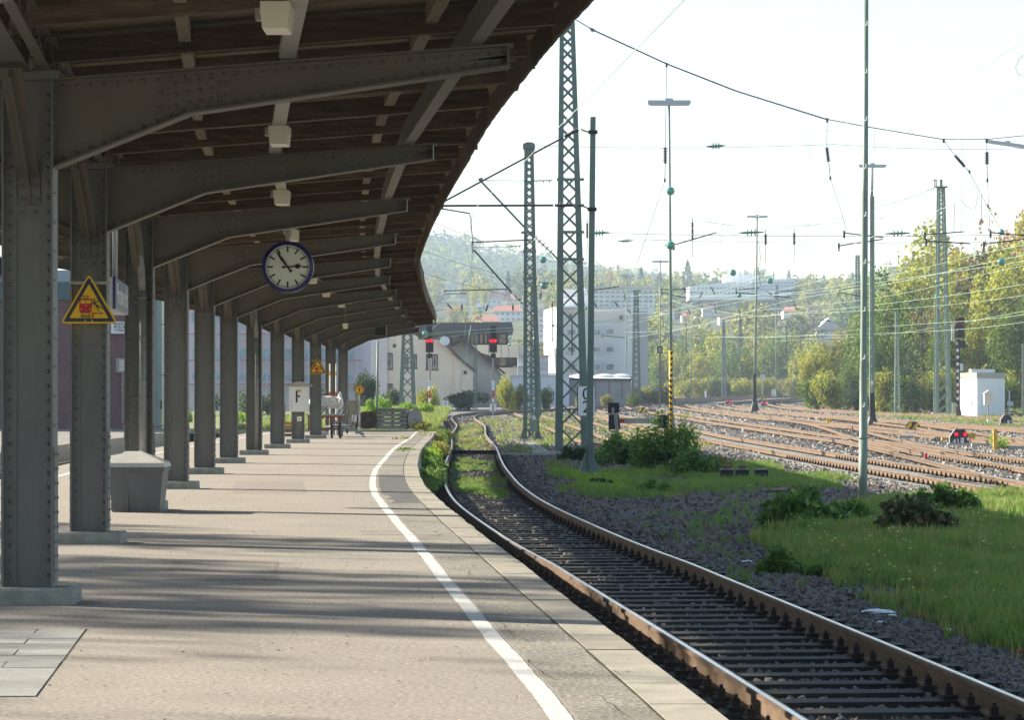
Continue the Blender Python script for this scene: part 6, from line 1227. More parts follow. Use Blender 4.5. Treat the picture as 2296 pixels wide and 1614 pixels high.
# ================================================================== HILLS
def hz(Y): return .925 + (Y-560)*.0608 if Y > 560 else gz(Y)
def hY(py):
    lo, hi = 562, 1300
    for _ in range(40):
        m_ = (lo+hi)/2
        if HY - (hz(m_)-CZ)/m_*F > py: lo = m_
        else: hi = m_
    return lo
skyM = [(600,668),(930,672),(1100,664),(1195,640),(1250,645),(1310,672),(1370,662),(1440,660),(1500,664),(1600,668),(1700,664),(1780,668),(1835,690),(1870,665),(1950,650),(2100,625),(2300,600),(2700,590)]
skyL = [(300,640),(780,592),(929,578),(960,574),(990,584),(1030,596),(1082,606),(1130,624),(1200,636),(1300,650),(1400,668),(1600,690)]
def ridge(sky, Yr, Y0, name, mt, zfun0):
    rows = []
    X_ = lambda px: (px-CX)*Yr/F
    pxs = np.linspace(sky[0][0], sky[-1][0], 60)
    for j in range(9):
        t_ = j/8; row = []
        for px in pxs:
            zr = CZ + (HY - np.interp(px, [s[0] for s in sky], [s[1] for s in sky]))*Yr/F; Y = Y0 + (Yr-Y0)*t_; row.append((X_(px), Y, zfun0 + (zr-zfun0)*t_))
        rows.append(row)
    rows.append([(p[0], Yr+120, p[2]-25) for p in rows[-1]])
    return sheet(name, rows, mt)
ridge(skyM, 1300, 560, 'hillside', M['hillfloor'], .95); ridge(skyL, 2350, 1310, 'hillside', M['hillfloor'], 12)
# ================================================================== FOLIAGE SHAPES
def crown(seed, n, leaf, blobs=18, flat=1.0, asp=.75, hollow=0, tall=1.0):
    rng = np.random.default_rng(seed); bl = []
    for k in range(blobs):
        d = rng.normal(size=3); d /= np.linalg.norm(d); r = rng.uniform(.25, .78); bl.append((d[0]*r, d[1]*r, 1.0*tall + d[2]*r*flat*tall, rng.uniform(.18, .36)))
    for k in range(5): bl.append((rng.uniform(-.5,.5), rng.uniform(-.5,.5), tall*rng.uniform(.3,.7), rng.uniform(.25,.4)))
    c = clumpy(rng, n, bl); v, f = leafcards(c, leaf, rng, asp); return v, f
CRV = [npmesh('crown', *crown(100+k, 6800, .064), None) for k in range(5)]
CRF = [npmesh('crown', *crown(130+k, 1500, .10), None) for k in range(5)]            # far ones: fewer, bigger leaf clusters
CRS = [npmesh('crown', *crown(150+k, 1500, .055, blobs=26), None) for k in range(3)]  # sparse
BUS = [npmesh('foliage', *crown(170+k, 3600, .075, blobs=16, flat=.6, tall=.5), None) for k in range(4)]
def trunkmesh(seed, lean=.08, nb=9):
    r = random.Random(seed); mb = MB(); top = Vector((r.uniform(-lean, lean), r.uniform(-lean, lean), 1.5)); mid = top*.5 + Vector((r.uniform(-.04,.04), 0, 0))
    mb.tube([(0,0,-.25), mid, top], [.05, .035, .012], 7)
    for k in range(nb):
        t_ = r.uniform(.25, .9); p = Vector((0,0,0)).lerp(top, t_); a = r.uniform(0, 6.28); l_ = r.uniform(.45, .8)*(1.15-t_*.6); q = p + Vector((math.cos(a)*l_*.75, math.sin(a)*l_*.75, l_*.75)); m_ = p.lerp(q, .5) + Vector((0,0,-.06))
        mb.tube([p, m_, q], [.020, .013, .005], 5)
        for j in range(3):
            s_ = p.lerp(q, r.uniform(.4, .95)); e = s_ + Vector((r.uniform(-.22,.22), r.uniform(-.22,.22), r.uniform(.05,.28))); mb.tube([s_, e], [.008, .002], 4)
    return mb.mesh('trunk', M['bark'])
TRK = [trunkmesh(k) for k in range(4)]
for me in CRV + CRF + CRS + BUS: me.materials.append(L['mid'])
def setmat(o, m): o.material_slots[0].link = 'OBJECT'; o.material_slots[0].material = m
def tree(loc, rad, h, m, lb, group='trees beyond the tracks', set_=None, k=0, name='broadleaf_tree', base=.0):
    """crown meshes span z 0.3..2 at unit radius"""
    t = thing(name, loc, lb, 'tree', group); r = random.Random(k*13+int(loc[0]*7)); me = (set_ or CRV)[k % len(set_ or CRV)]
    c = link('crown', me, t); c.scale = (rad, rad*.9, h/1.82); c.rotation_euler = (0, 0, r.uniform(0, 6.28)); setmat(c, L[m])
    q = link('trunk', TRK[k % 4], t); q.scale = (rad*.8, rad*.8, h*.45); q.rotation_euler = (0, 0, r.uniform(0, 6.28)); return t
def bush(loc, rad, h, m, lb, k=0, group=None, name='bush', rady=None):
    t = thing(name, loc, lb, 'bush', group); c = link('foliage', BUS[k % 4], t); c.scale = (rad*1.25, (rady or rad*.8)*1.2, h/1.05); c.rotation_euler = (0, 0, (k*1.3) % 6.28); setmat(c, L[m])
    mb = MB(); r = random.Random(k); 
    for j in range(7): a = r.uniform(0, 6.28); q = Vector((math.cos(a)*.6*rad, math.sin(a)*.5*rad, h*.85)); mb.tube([(0,0,-.1), q*.5 + Vector((0,0,.05*h)), q], [.02*rad+.004, .012*rad+.003, .003], 5)
    o = link('stems', mb.mesh('stems', M['bark']), t); return t
# hill forest: far woods that read as one mass
fp = {}
for nm, s in (('hazy', 6), ('mid', 1), ('olive', 2), ('yel', 3), ('dark', 4), ('rust', 5)):
    me = npmesh('far_crown', *crown(300+s, 420, .17, blobs=12), L[nm]); fp[nm] = proto('far_crown_' + nm, me)
def forest(name, n, fY, fX, zf, protos, s0, s1, lb, keep=None):
    Y = RNG.uniform(*fY, n); px = RNG.uniform(*fX, n)
    if keep is not None: k = keep(px, Y); px, Y = px[k], Y[k]
    X = (px-CX)*Y/F; Z = np.array([zf(p_, y) for p_, y in zip(px, Y)]) - 1.5; m_ = len(X)
    return scatter(name, np.stack([X, Y, Z], 1), protos, RNG.uniform(s0, s1, m_), np.stack([np.zeros(m_), np.zeros(m_), RNG.uniform(0,6.28,m_)], 1), label=lb)
def zM(px, Y):
    zr = CZ + (HY - np.interp(px, [s[0] for s in skyM], [s[1] for s in skyM]))*1300/F
    return .95 + (zr-.95)*(Y-560)/740
def zL(px, Y):
    X = (px-CX)*Y/F; pr = X*F/2350+CX; zr = CZ + (HY - np.interp(pr, [s[0] for s in skyL], [s[1] for s in skyL]))*2350/F; return 12 + (zr-12)*(Y-1310)/1040
def zMh(px, Y):
    X = (px-CX)*Y/F; pr = X*F/1300+CX; zr = CZ + (HY - np.interp(pr, [s[0] for s in skyM], [s[1] for s in skyM]))*1300/F; return .95 + (zr-.95)*(Y-560)/740
P1 = [fp['hazy'], fp['olive'], fp['yel'], fp['dark'], fp['hazy'], fp['mid'], fp['hazy']]
# skyline trees one by one
def conifer(px, ytop, ybase, wpx, Y, lb, k=0):
    b = P(px, ybase, Y); H = (ybase-ytop)*Y/F; R_ = wpx*Y/F/2*1.35; rng = np.random.default_rng(k); n = 1400; u = rng.uniform(0, 1, n)**.75; a = rng.uniform(0, 6.28, n); tier = .8+.2*np.sin(u*38)
    r_ = R_*(1-u)**.75*tier*rng.uniform(.35, 1, n)**.5; c = np.stack([r_*np.cos(a), r_*np.sin(a), u*H + H*.04], 1); v, f = leafcards(c, H*.045, rng, .6, .25)
    t = thing('conifer', b, lb, 'tree', 'dark conifers on the skyline'); link('crown', npmesh('crown', v, f, L['conifer']), t); link('trunk', MB().tube([(0,0,-2), (0,0,H*.9)], [R_*.08, R_*.01], 6).mesh('trunk', M['bark']), t)
for a in ((1541, 585, 645, 28, 1150, 'tallest dark conifer on the skyline right of the striped pole'), (1437, 602, 652, 24, 1150, 'pointed dark conifer on the skyline left of a thin lamp pole'), (1479, 610, 655, 22, 1150, 'dark conifer on the skyline behind a thin lamp pole'), (1768, 606, 645, 16, 1250, 'small dark conifer on the skyline right of the hilltop offices'), (1734, 608, 640, 5, 1200, 'needle-thin conifer beside the hilltop offices'), (1441, 652, 688, 22, 760, 'dark conifer in front of the long white flats'), (1139, 600+10, 680, 18, 1100, 'dark pointed conifer on the slope above the villas'), (1741, 640, 700, 14, 900, 'slim dark conifer below the hilltop offices')): conifer(*a, k=int(a[0]))
for k, (px, yt, yb, wpx, m_, Y, lb) in enumerate(((1625, 602, 650, 34, 'olive', 1240, 'round brownish tree left of the hilltop offices'), (1664, 602, 648, 36, 'mid', 1260, 'wide round tree above the hilltop offices'), (1706, 596, 645, 60, 'dark', 1260, 'big round dark tree crowning the hilltop offices'), (1370, 608, 660, 40, 'rust', 1200, 'reddish tree on the skyline above the long flats'), (1400, 606, 655, 34, 'mid', 1220, 'grey-green tree on the skyline above the long flats'), (1520, 612, 656, 30, 'olive', 1200, 'bare brownish tree left of the tallest conifer'), (1808, 616, 700, 60, 'olive', 1000, 'wide yellow-green tree right of the hilltop offices'), (1873, 612, 700, 50, 'yel', 1000, 'tall yellow-brown tree left of the near pole'), (1916, 606, 700, 50, 'mid', 1000, 'green tree on the skyline beside the near pole'), (1062, 628, 690, 36, 'yel', 1000, 'pale yellow pair of trees on the left slope, left one'), (1085, 630, 690, 32, 'yel', 980, 'pale yellow pair of trees on the left slope, right one'), (1015, 676, 745, 60, 'olive', 800, 'broad olive tree left of the red-roofed villa'), (963, 650, 740, 40, 'mid', 850, 'hazy green tree beside the canopy tip'))):
    b = P(px, yb, Y); tree(b, wpx*Y/F/2, (yb-yt)*Y/F, m_, lb, 'single trees on the hillside', CRF, k)
# ================================================================== BUILDINGS
def quad(x0, y0, x1, y1, Y): return [P(x0, y1, Y), P(x1, y1, Y), P(x1, y0, Y), P(x0, y0, Y)]
def block(t, pts, Y, dep, m, name='wall'):
    mb = MB(); mb.prism([P(x, y, Y) for x, y in pts][::-1], (0, dep, 0)); return mb.build(name, M[m], t)
def win(t, x0, y0, x1, y1, Y, g='glassw', fr='frame', mull=1, shutter=0):
    a = P(x0, y1, Y); b = P(x1, y0, Y); w_ = b.x-a.x; h_ = b.z-a.z; fw = .09; cxw, czw = (a.x+b.x)/2, (a.z+b.z)/2; mb = MB()
    mb.box((cxw, Y-.03, a.z), (w_+.18, .14, .10)); mb.box((cxw, Y-.02, b.z), (w_, .08, .08))
    for s in [-1, 1] + ([0] if mull else []): mb.box((cxw+s*(w_/2-.03), Y-.02, czw), (.08, .08, h_))
    f = mb.build('window', M[fr], t); m2 = MB(); m2.box((cxw, Y-.012, czw), (w_-.04, .02, h_-.04)); m2.build('pane', M[g], f)
    if shutter: m3 = MB(); m3.box((cxw, Y-.035, b.z - h_*shutter/2), (w_-.1, .03, h_*shutter)); m3.build('roller_blind', M['shutter'], f)
def house(loc, lb, name='house', cat='house', group=None): return thing(name, loc, lb, cat, group)
Y = 300.0; zg = gz(Y); YB = HY + (CZ-zg+.3)*F/Y
t = house(P(920, YB, Y), 'pale rendered house with dark-framed windows and a cream gable end')
block(t, [(780,YB),(780,750),(868,750),(868,YB)], Y-.4, 12, 'pale'); block(t, [(868,YB),(868,750),(928,750),(930,762),(986,761),(1019,795),(1019,YB)], Y, 12, 'cream'); block(t, [(1019,YB),(1019,798),(1062,835),(1062,YB)], Y-.5, 9, 'cream', 'annex_wall')
mb = MB(); mb.bar(P(983, 757, Y+5.5), P(1030, 802, Y+5.5), 12.5, .22); mb.bar(P(1016, 792, Y+4), P(1067, 833, Y+4), 9.6, .20); mb.build('roof', M['roofbrown'], t)
for a in ((797,792,816,827,'glassw'),(867.6,792,880,828,'glassw'),(904,795,915,826,'glassw'),(924,795,934,826,'glassw'),(955,795,963,829,'glassw'),(968,795,981,829,'glassw'),(868,861,880,879,'glassy')): win(t, *a[:4], (Y-.4 if a[0] < 867 else Y), a[4]); 
MB().box(P(1042, 835, Y-.55), (.35, .08, .35)).build('vent', M['frame'], t); mb = MB(); mb.tube([P(1062, 838, Y-.7), P(1062, YB, Y-.7)], .06, 6); mb.build('downpipe', M['pipe'], t)
MB().disc(P(997, 764, Y-1.5), .50, (.2,-.95,.3), .06, 20).build('satellite_dish', M['shutter'], t)
Y = 312.0; t = house(P(1060, YB, Y), 'cream gabled house with dark tiled roof right of the satellite dish')
block(t, [(1010,YB),(1010,780),(1036,764),(1043,766),(1105,818),(1105,YB)], Y, 14, 'cream'); block(t, [(1105,YB),(1105,818),(1124,838),(1124,YB)], Y+.4, 10, 'cream', 'annex_wall')
mb = MB(); mb.bar(P(1038, 762, Y+6), P(1110, 821, Y+6), 14.5, .25); mb.bar(P(1005, 779, Y+6), P(1038, 762, Y+6), 14.5, .22); mb.bar(P(1100, 813, Y+5), P(1132, 838, Y+5), 11, .2); mb.build('roof', M['roofbrown'], t)
mb = MB(); mb.prism([P(1070, 788, Y-.2), P(1106, 800, Y-.2), P(1124, 808, Y-.2), P(1112, 816, Y-.2), P(1104, 814, Y-.2)], (0, 3, 0)); mb.build('side_roof', M['roofbrown'], t)
mb = MB(); mb.tube([P(1120, 838, Y-.5), P(1132, 842, Y-.5), P(1130, 848, Y-.5), P(1120, 850, Y-.5)], .07, 6); mb.build('gutter', M['pipe'], t)
Y = 335.0; YB = HY + (CZ-gz(Y)+.3)*F/Y; t = house(P(1060, YB, Y), 'modern beige building with dark metal roof band and yellow-paned windows', 'modern_building', 'building')
mb = MB(); mb.prism([P(900, 746, Y-1), P(1149, 746, Y-1), P(1151, 738, Y-1), P(1147, 722, Y-1), P(900, 724, Y-1)][::-1], (0, 16, 0)); mb.build('roof_band', M['darkroof'], t)
mb = MB()
for k in range(34): x = 935 + k*6.35; mb.bar(P(x, 746, Y-1.06), P(x, 724, Y-1.06), .05, .06)
mb.build('roof_ribs', M['bgrey'], t)
block(t, [(900,773),(900,746),(1140,746),(1140,773)], Y+1.5, 12, 'frame', 'upper_storey')
for x0, x1, g in ((960,975,'glass'),(985,1000,'glass'),(1014,1028,'glass'),(1054,1062,'glassy'),(1064,1072,'glassy'),(1075,1083,'glassy'),(1085,1092,'glassy'),(1117,1134,'glassy')): win(t, x0, 749, x1, 770, Y+1.5, g, 'bgrey', 0)  # some panes take the yellow curtained colour, the others dark glass
mb = MB(); n = 10; pts = [P(900, 801, Y), P(1155, 801, Y)] + [P(1155+19*math.sin(math.pi/2*k/n), 801-8+8*math.cos(math.pi/2*k/n), Y) for k in range(n+1)] + [P(1174, 773, Y), P(900, 773, Y)]
mb.prism(pts[::-1], (0, 10, 0)); mb.build('balcony_band', M['cream'], t)
for x in (1024, 1060, 1095, 1107, 1123, 1140, 1165): MB().box(P(x, 788, Y-.02), (.06, .06, 1.5)).build('band_joint', M['pipe'], t)
block(t, [(1110,825),(1110,801),(1162,801),(1162,825)], Y+2.5, 8, 'frame', 'lower_storey'); win(t, 1118, 803, 1135, 820, Y+2.5, 'glassy', 'bgrey', 0); win(t, 1139, 803, 1147, 820, Y+2.5, 'glass', 'bgrey', 0)
block(t, [(1100,YB),(1100,824),(1178,824),(1178,YB)], Y+1, 10, 'cream', 'base_wall')
# white apartment block
Y = 345.0; YB = HY + (CZ-gz(Y)+.3)*F/Y; t = house(P(1330, YB, Y), 'big white flat-roofed apartment block with bright left end wall', 'apartment_block', 'building')
c1 = P(1247, YB, Y); c0 = P(1219, YB, Y+14); c2 = P(1414, YB, Y+1.5); h_ = P(0, 687, Y).z - c1.z
mb = MB(); mb.prism([(c1.x, c1.y, c1.z), (c2.x, c2.y, c1.z), (c2.x+2, c2.y+16, c1.z), (c0.x, c0.y, c1.z)], (0,0,h_)); mb.build('wall', M['wwall'], t)
mb = MB(); mb.prism([P(1412, YB, Y+3.5), P(1452, YB, Y+3.5), P(1452, 697, Y+3.5), P(1412, 697, Y+3.5)][::-1], (0, 12, 0)); mb.build('rear_wing', M['pale'], t)
mb = MB(); mb.prism([P(1262, 690, Y+3), P(1318, 690, Y+3), P(1318, 648, Y+3), P(1262, 648, Y+3)][::-1], (0, 9, 0)); mb.build('penthouse', M['wwall'], t)
mb = MB(); mb.bar(P(1246, 689.5, Y-.3), P(1452, 690, Y-.3), 1.2, .30); mb.build('roof_edge', M['shutter'], t)
for (x0, x1), rows in (((1273,1288),((733,749),(772,788),(810,828))), ((1332,1344),((733,749),(772,788),(809,828))), ((1360,1374),((732,748),(772,788),(809,828)))):
    for y0, y1 in rows: win(t, x0-2, y0-2, x1+2, y1+2, Y-.15, 'glassw', 'shutter', 0, .42)
win(t, 1387, 707, 1397, 718, Y+.9, 'glassy', 'shutter', 0); win(t, 1273, 703, 1283, 714, Y-.15, 'glass', 'shutter', 0)
Y = 325.0; YB = HY + (CZ-gz(Y)+.3)*F/Y; t = house(P(1195, YB, Y), 'low white annexe with a small door left of the apartment block', 'annexe', 'building')
block(t, [(1160,YB),(1160,796),(1230,796),(1230,YB)], Y, 9, 'wwall'); MB().box(P(1195, 797, Y-.3), (3.6, .8, .12)).build('cornice', M['pale'], t); win(t, 1212, 811, 1226, 828, Y, 'shutter', 'pale', 0); MB().box(P(1180, 822, Y-.2), (3.0, .3, .10)).build('balcony_edge', M['pale'], t)
Y = 300.0; YB = HY + (CZ-gz(Y)+.3)*F/Y; t = house(P(1225, YB, Y), 'pale blue-white long wall of a low shed behind the lattice masts', 'low_shed', 'shed')
block(t, [(1140,YB),(1140,843),(1276,839),(1276,YB)], Y, 10, 'bwall'); mb = MB(); mb.bar(P(1140, 841, Y-.1), P(1277, 837, Y-.1), .4, .14); mb.build('wall_coping', M['bwall'], t)
Y = 303.0; t = house(P(1345, YB, Y), 'grey warehouse with white roof sheet and domed skylights', 'warehouse', 'warehouse')
block(t, [(1277,YB),(1277,851),(1414,852),(1414,YB)], Y, 10, 'gwall'); mb = MB(); mb.bar(P(1276, 850, Y-.1), P(1415, 851, Y-.1), .4, .22); mb.build('roof_edge', M['bgrey'], t)
mb = MB(); a, b = P(1275, 849, Y), P(1415, 850, Y); mb.add([(a.x, Y-.2, a.z), (b.x, Y-.2, b.z), (b.x, Y+12, b.z+.42), (a.x, Y+12, a.z+.42)], [(0,1,2,3)]); mb.build('roof_sheet', M['wwall'], t)
for x in (1334, 1302, 1365, 1394): MB().box(P(x, 872, Y-.03), (.05, .06, 1.9)).build('panel_joint', M['bgrey'], t)
for x, w_ in ((1300, 1.0), (1356, 1.25), (1393, 1.25)):
    bmx = bmesh.new(); bmesh.ops.create_uvsphere(bmx, u_segments=14, v_segments=8, radius=1); me = bpy.data.meshes.new('skylight'); bmx.to_mesh(me); bmx.free(); o = link('skylight', me, t, M['shutter']); o.location = P(x, 845, Y+6) - ORG[t.name]; o.scale = (w_, 1, .33)
# far long flats and hilltop offices
def grid(t, x0, x1, y0, y1, nx, ny, Y, g='glass', fw=.5, fh=.5):
    for i in range(nx):
        for j in range(ny):
            cx_ = x0 + (x1-x0)*(i+.5)/nx; cy_ = y0 + (y1-y0)*(j+.5)/ny; w_ = (x1-x0)/nx*fw*Y/F; h_ = (y1-y0)/ny*fh*Y/F; f = MB().box(P(cx_, cy_, Y-.1), (w_, .2, h_)).build('window', M[g], t)
M['farglass'] = mat('far_window_glass', (.30,.34,.38), .3)
Y = 750.0; t = house(P(1400, 700, Y), 'long white four-storey flats behind the tall poles', 'flats', 'building'); block(t, [(1310,705),(1310,645),(1467,645),(1467,705)], Y, 14, 'wwall'); grid(t, 1330, 1465, 650, 690, 11, 4, Y, 'farglass', .62, .5); MB().box(P(1389, 644, Y-.3), (18, 1, .5)).build('roof_edge', M['pale'], t)
Y = 1090.0; t = house(P(1610, 665, Y), 'stepped white hilltop offices below the round trees', 'hilltop_offices', 'building'); block(t, [(1545,672),(1545,642),(1620,633),(1683,633),(1683,672)], Y, 20, 'wwall'); block(t, [(1625,640),(1625,614),(1655,614),(1700,617),(1700,640)], Y+8, 16, 'wwall', 'upper_block'); grid(t, 1562, 1680, 640, 662, 14, 2, Y, 'farglass', .5, .4)
t = house(P(1730, 665, Y), 'bluish glazed hilltop office wing right of the white offices', 'glazed_offices', 'building'); block(t, [(1683,672),(1683,628),(1782,624),(1782,655),(1740,672)], Y+4, 20, 'bwall'); grid(t, 1686, 1780, 630, 652, 12, 3, Y+4, 'farglass', .7, .5)
CLR = []
def villa(x0, x1, yr, ye, yb, m, rm, lb, Y=None, gab=False):
    Y = Y or hY(yb); t = house(P((x0+x1)/2, yb, Y), lb, 'villa', 'house', 'villas on the hillside'); block(t, [(x0,yb+6),(x0,ye),(x1,ye),(x1,yb+6)], Y, 9, m); ov = (x1-x0)*.05; CLR.append((x0-3, x1+3, yr, yb, Y))
    mb = MB()
    if gab == 'flat': mb.prism([P(x0-ov, ye+.5, Y-.8), P(x1+ov, ye+.5, Y-.8), P(x1+ov, yr, Y-.8), P(x0-ov, yr, Y-.8)][::-1], (0, 11, 0))
    elif gab: mb.prism([P(x0-ov, ye+.5, Y-.8), P(x1+ov, ye+.5, Y-.8), P((x0+x1)/2, yr, Y-.8)][::-1], (0, 11, 0))
    else:
        a = [P(x0-ov, ye+.5, Y-.8), P(x1+ov, ye+.5, Y-.8), P(x1-ov*2, yr, Y+4), P(x0+ov*2, yr, Y+4), P(x0-ov, ye, Y+10), P(x1+ov, ye, Y+10)]; mb.add(a, [(0,1,2,3),(1,5,2),(4,0,3),(3,2,5,4),(0,4,5,1)])
    mb.build('roof', M[rm], t); n = max(2, int((x1-x0)/11)); rows = max(1, int((yb-ye)/11)); grid(t, x0+2, x1-2, ye+1, yb-1, n, rows, Y, 'farglass', .4, .4); return t
for a in ((979, 1039, 636, 641, 652, 'wwall', 'pale', 'flat white-roofed villa highest on the left slope', None, 'flat'), (1115, 1139, 640, 645, 652, 'wwall', 'pale', 'tiny flat white villa left of the mast on the slope', None, 'flat'), (1092, 1134, 655, 668, 668.5, 'wwall', 'roofbrown', 'mauve-brown roofed villa on the slope left of the mast'), (1067, 1126, 667, 669, 684, 'wwall', 'pale', 'white flat villa terrace on the slope below the mauve roof', None, 'flat'), (1106, 1170, 684, 697, 722, 'wwall', 'roofred', 'large white villa with red hipped roof'), (1058, 1118, 706, 720, 730, 'cream', 'roofred', 'long red-roofed villa just above the dark roof band'), (1060, 1082, 707, 719, 728, 'wwall', 'roofred', 'small white gable with red roof above the dark roof band', 795, True), (1204, 1234, 648, 660, 672, 'wwall', 'roofred', 'red-roofed villa seen right of the box-headed mast'), (1166, 1190, 680, 690, 705, 'wwall', 'pale', 'white hillside house half behind the box-headed mast', None, 'flat'), (1196, 1219, 690, 700, 760, 'wwall', 'pale', 'tall pale house right of the rear lattice mast', 420, 'flat'),
    (1810, 1847, 683, 700, 712, 'pale', 'roofbrown', 'dark-roofed villa on the right slope'), (1483, 1512, 690, 698, 712, 'wwall', 'roofbrown', 'pale house with dark roof right of the striped pole'), (1528, 1556, 700, 708, 720, 'wwall', 'roofred', 'white house with reddish roof below the tallest conifer'), (1575, 1600, 684, 692, 704, 'pale', 'roofbrown', 'grey house on the slope left of the lamp pole'), (1612, 1640, 702, 711, 724, 'wwall', 'roofbrown', 'white house just above the trees, left of the lamp pole'), (1712, 1744, 700, 710, 724, 'wwall', 'roofbrown', 'white house just above the trees, right of the lamp pole'), (1756, 1784, 688, 697, 708, 'cream', 'roofred', 'cream house with red roof below the glazed offices'), (940, 972, 664, 672, 684, 'wwall', 'roofbrown', 'small white house by the canopy tip'), (1000, 1028, 690, 698, 708, 'wwall', 'roofred', 'small red-roofed house above the dark roof band, left one'), (1036, 1058, 656, 664, 674, 'pale', 'roofbrown', 'small grey house on the left slope'), (1138, 1162, 662, 669, 680, 'wwall', 'roofred', 'red-roofed house left of the box-headed mast'), (1833, 1884, 712, 738, 752, 'wwall', 'pale', 'pale grey gable-roofed house on the right slope', None, True)): villa(*a)
CLR += [(1320, 1468, 645, 696, 750), (1545, 1685, 614, 664, 1090), (1680, 1784, 624, 650, 1094), (1826, 1890, 712, 765, 780), (1805, 1850, 683, 715, 900), (1524, 1556, 585, 640, 1150), (1425, 1449, 602, 648, 1150), (1466, 1490, 610, 648, 1150), (1760, 1778, 606, 640, 1250)]
def clear(p_, Y):
    z = np.array([zMh(a, b) for a, b in zip(p_, Y)]); top = HY - (z + 13 - CZ)/Y*F; ok = np.ones(len(Y), bool)
    for x0, x1, yt, yb, Yb_ in CLR: ok &= ~((p_ > x0-5) & (p_ < x1+5) & (Y < Yb_+14) & (top < yb-3))
    return ok
forest('hill_forest', 1100, (1500, 2345), (700, 1500), zL, [fp['hazy'], fp['dark'], fp['hazy'], fp['mid']], 9, 17, 'hazy woods covering the far left hill')
forest('slope_forest', 1400, (640, 1290), (880, 2350), zMh, P1, 4, 8, 'autumn woods on the nearer built-up hillside', keep=clear)
# scaffolded building left, behind the platform
Y = 262.0; YB = HY + (CZ-gz(Y)+.3)*F/Y; t = house(P(600, YB, Y), 'lilac building under renovation behind the columns', 'renovated_building', 'building'); block(t, [(375,YB),(375,560),(815,560),(815,YB)], Y, 14, 'lilac'); block(t, [(375,YB),(375,862),(815,862),(815,YB)], Y-.2, .2, 'pale', 'plinth_wall')
for y0, y1 in ((782, 806), (700, 722), (840, 852)): MB().prism([P(430, y1, Y-.12), P(790, y1, Y-.12), P(790, y0, Y-.12), P(430, y0, Y-.12)][::-1], (0, .1, 0)).build('window_band_film', M['teal_film'], t)
sc_ = thing('scaffolding', P(600, YB, Y-1.4), 'tube scaffolding with red toe boards in front of the lilac building', 'scaffolding'); xs_ = [372, 400, 440, 484, 535, 598, 655, 692, 752, 800]
for x in xs_:
    mb = MB()
    for dy in (-1.5, -.6): a = P(x, YB, Y+dy); a.z = gz(Y)-.1; mb.tube([a, P(x, 600, Y+dy)], .05, 5)
    mb.build('standard', M['scaf'], sc_)
for y0 in (640, 693, 747, 806, 859):
    mb = MB(); mb.prism([P(365, y0+3, Y-1.5), P(810, y0+3, Y-1.5), P(810, y0, Y-1.5), P(365, y0, Y-1.5)][::-1], (0, .04, 0)); mb.build('toe_board', M['sred'], sc_); mb = MB(); mb.box((P(588,0,Y).x, Y-1.0, P(0, y0+3, Y).z), (17.5, .9, .06)); mb.build('deck', M['scaf'], sc_)
    mb = MB(); 
    for dy_ in (-12, -24): mb.tube([P(365, y0+dy_, Y-1.5), P(810, y0+dy_, Y-1.5)], .03, 5)
    mb.build('guard_rail', M['scaf'], sc_)
mb = MB()
for k in range(len(xs_)-1):
    if k % 2: mb.tube([P(xs_[k], 859, Y-1.55), P(xs_[k+1], 806, Y-1.55)], .03, 5); mb.tube([P(xs_[k+1], 806, Y-1.55), P(xs_[k], 747, Y-1.55)], .03, 5)
mb.build('diagonal_brace', M['scaf'], sc_)
# worker on the scaffold: one continuous skinned body
def person(loc, h, lb):
    t = thing('person', loc, lb, 'person'); J = [(0,0,.52),(0,.0,.64),(0,0,.78),(0,0,.83),(0,0,.87),(0,-.01,.93),(.10,0,.80),(.135,.02,.64),(.12,-.06,.52),(-.10,0,.80),(-.14,.03,.66),(-.11,-.08,.58),(.055,0,.50),(.065,0,.27),(.07,.01,.04),(.07,-.07,.015),(-.055,0,.50),(-.07,-.02,.27),(-.08,.01,.04),(-.08,-.07,.015)]
    E = [(0,1),(1,2),(2,3),(3,4),(4,5),(2,6),(6,7),(7,8),(2,9),(9,10),(10,11),(0,12),(12,13),(13,14),(14,15),(0,16),(16,17),(17,18),(18,19)]; Rr = [.085,.08,.075,.04,.045,.058,.045,.034,.025,.045,.034,.025,.06,.042,.03,.026,.06,.042,.03,.026]
    me = bpy.data.meshes.new('body'); me.from_pydata([(x*h, y*h, z*h) for x, y, z in J], E, []); o = link('body', me, t, M['shirt']); md = o.modifiers.new('skin', 'SKIN'); 
    for k, r in enumerate(Rr): me.skin_vertices[0].data[k].radius = (r*h, r*h*.8)
    me.skin_vertices[0].data[0].use_root = True; o.modifiers.new('s', 'SUBSURF').levels = 1; dg = bpy.context.evaluated_depsgraph_get(); m2 = bpy.data.meshes.new_from_object(o.evaluated_get(dg)); o.modifiers.clear(); o.data = m2
    m2.materials.clear(); [m2.materials.append(M[k]) for k in ('shirt', 'trouser', 'skin')]
    for p in m2.polygons: p.material_index = 2 if p.center.z > .86*h else (1 if p.center.z < .53*h and abs(p.center.x) < .10*h else 0); p.use_smooth = True
    bmx = bmesh.new(); bmesh.ops.create_icosphere(bmx, subdivisions=2, radius=.066*h); me = bpy.data.meshes.new('hair'); bmx.to_mesh(me); bmx.free(); q = link('hair', me, t, M['bark']); q.location = (0, .012*h, .945*h); return t
person(P(364, 787, 258.2), 1.76, 'person in a blue jacket and dark trousers standing on the scaffold'); MB()
mb = MB(); a = P(352, 789, 258.2); mb.box((P(375,0,258).x, 258.2, P(0, 789, 258.2).z), (2.6, 1.2, .08)); mb.tube([P(355, 789, 258), P(355, 900, 258)], .05, 5); mb.tube([P(383, 700, 258), P(383, 900, 258)], .05, 5); props(mb.build('scaffold_bay', M['scaf'], None), 'small scaffold landing carrying the worker in blue', 'scaffolding')
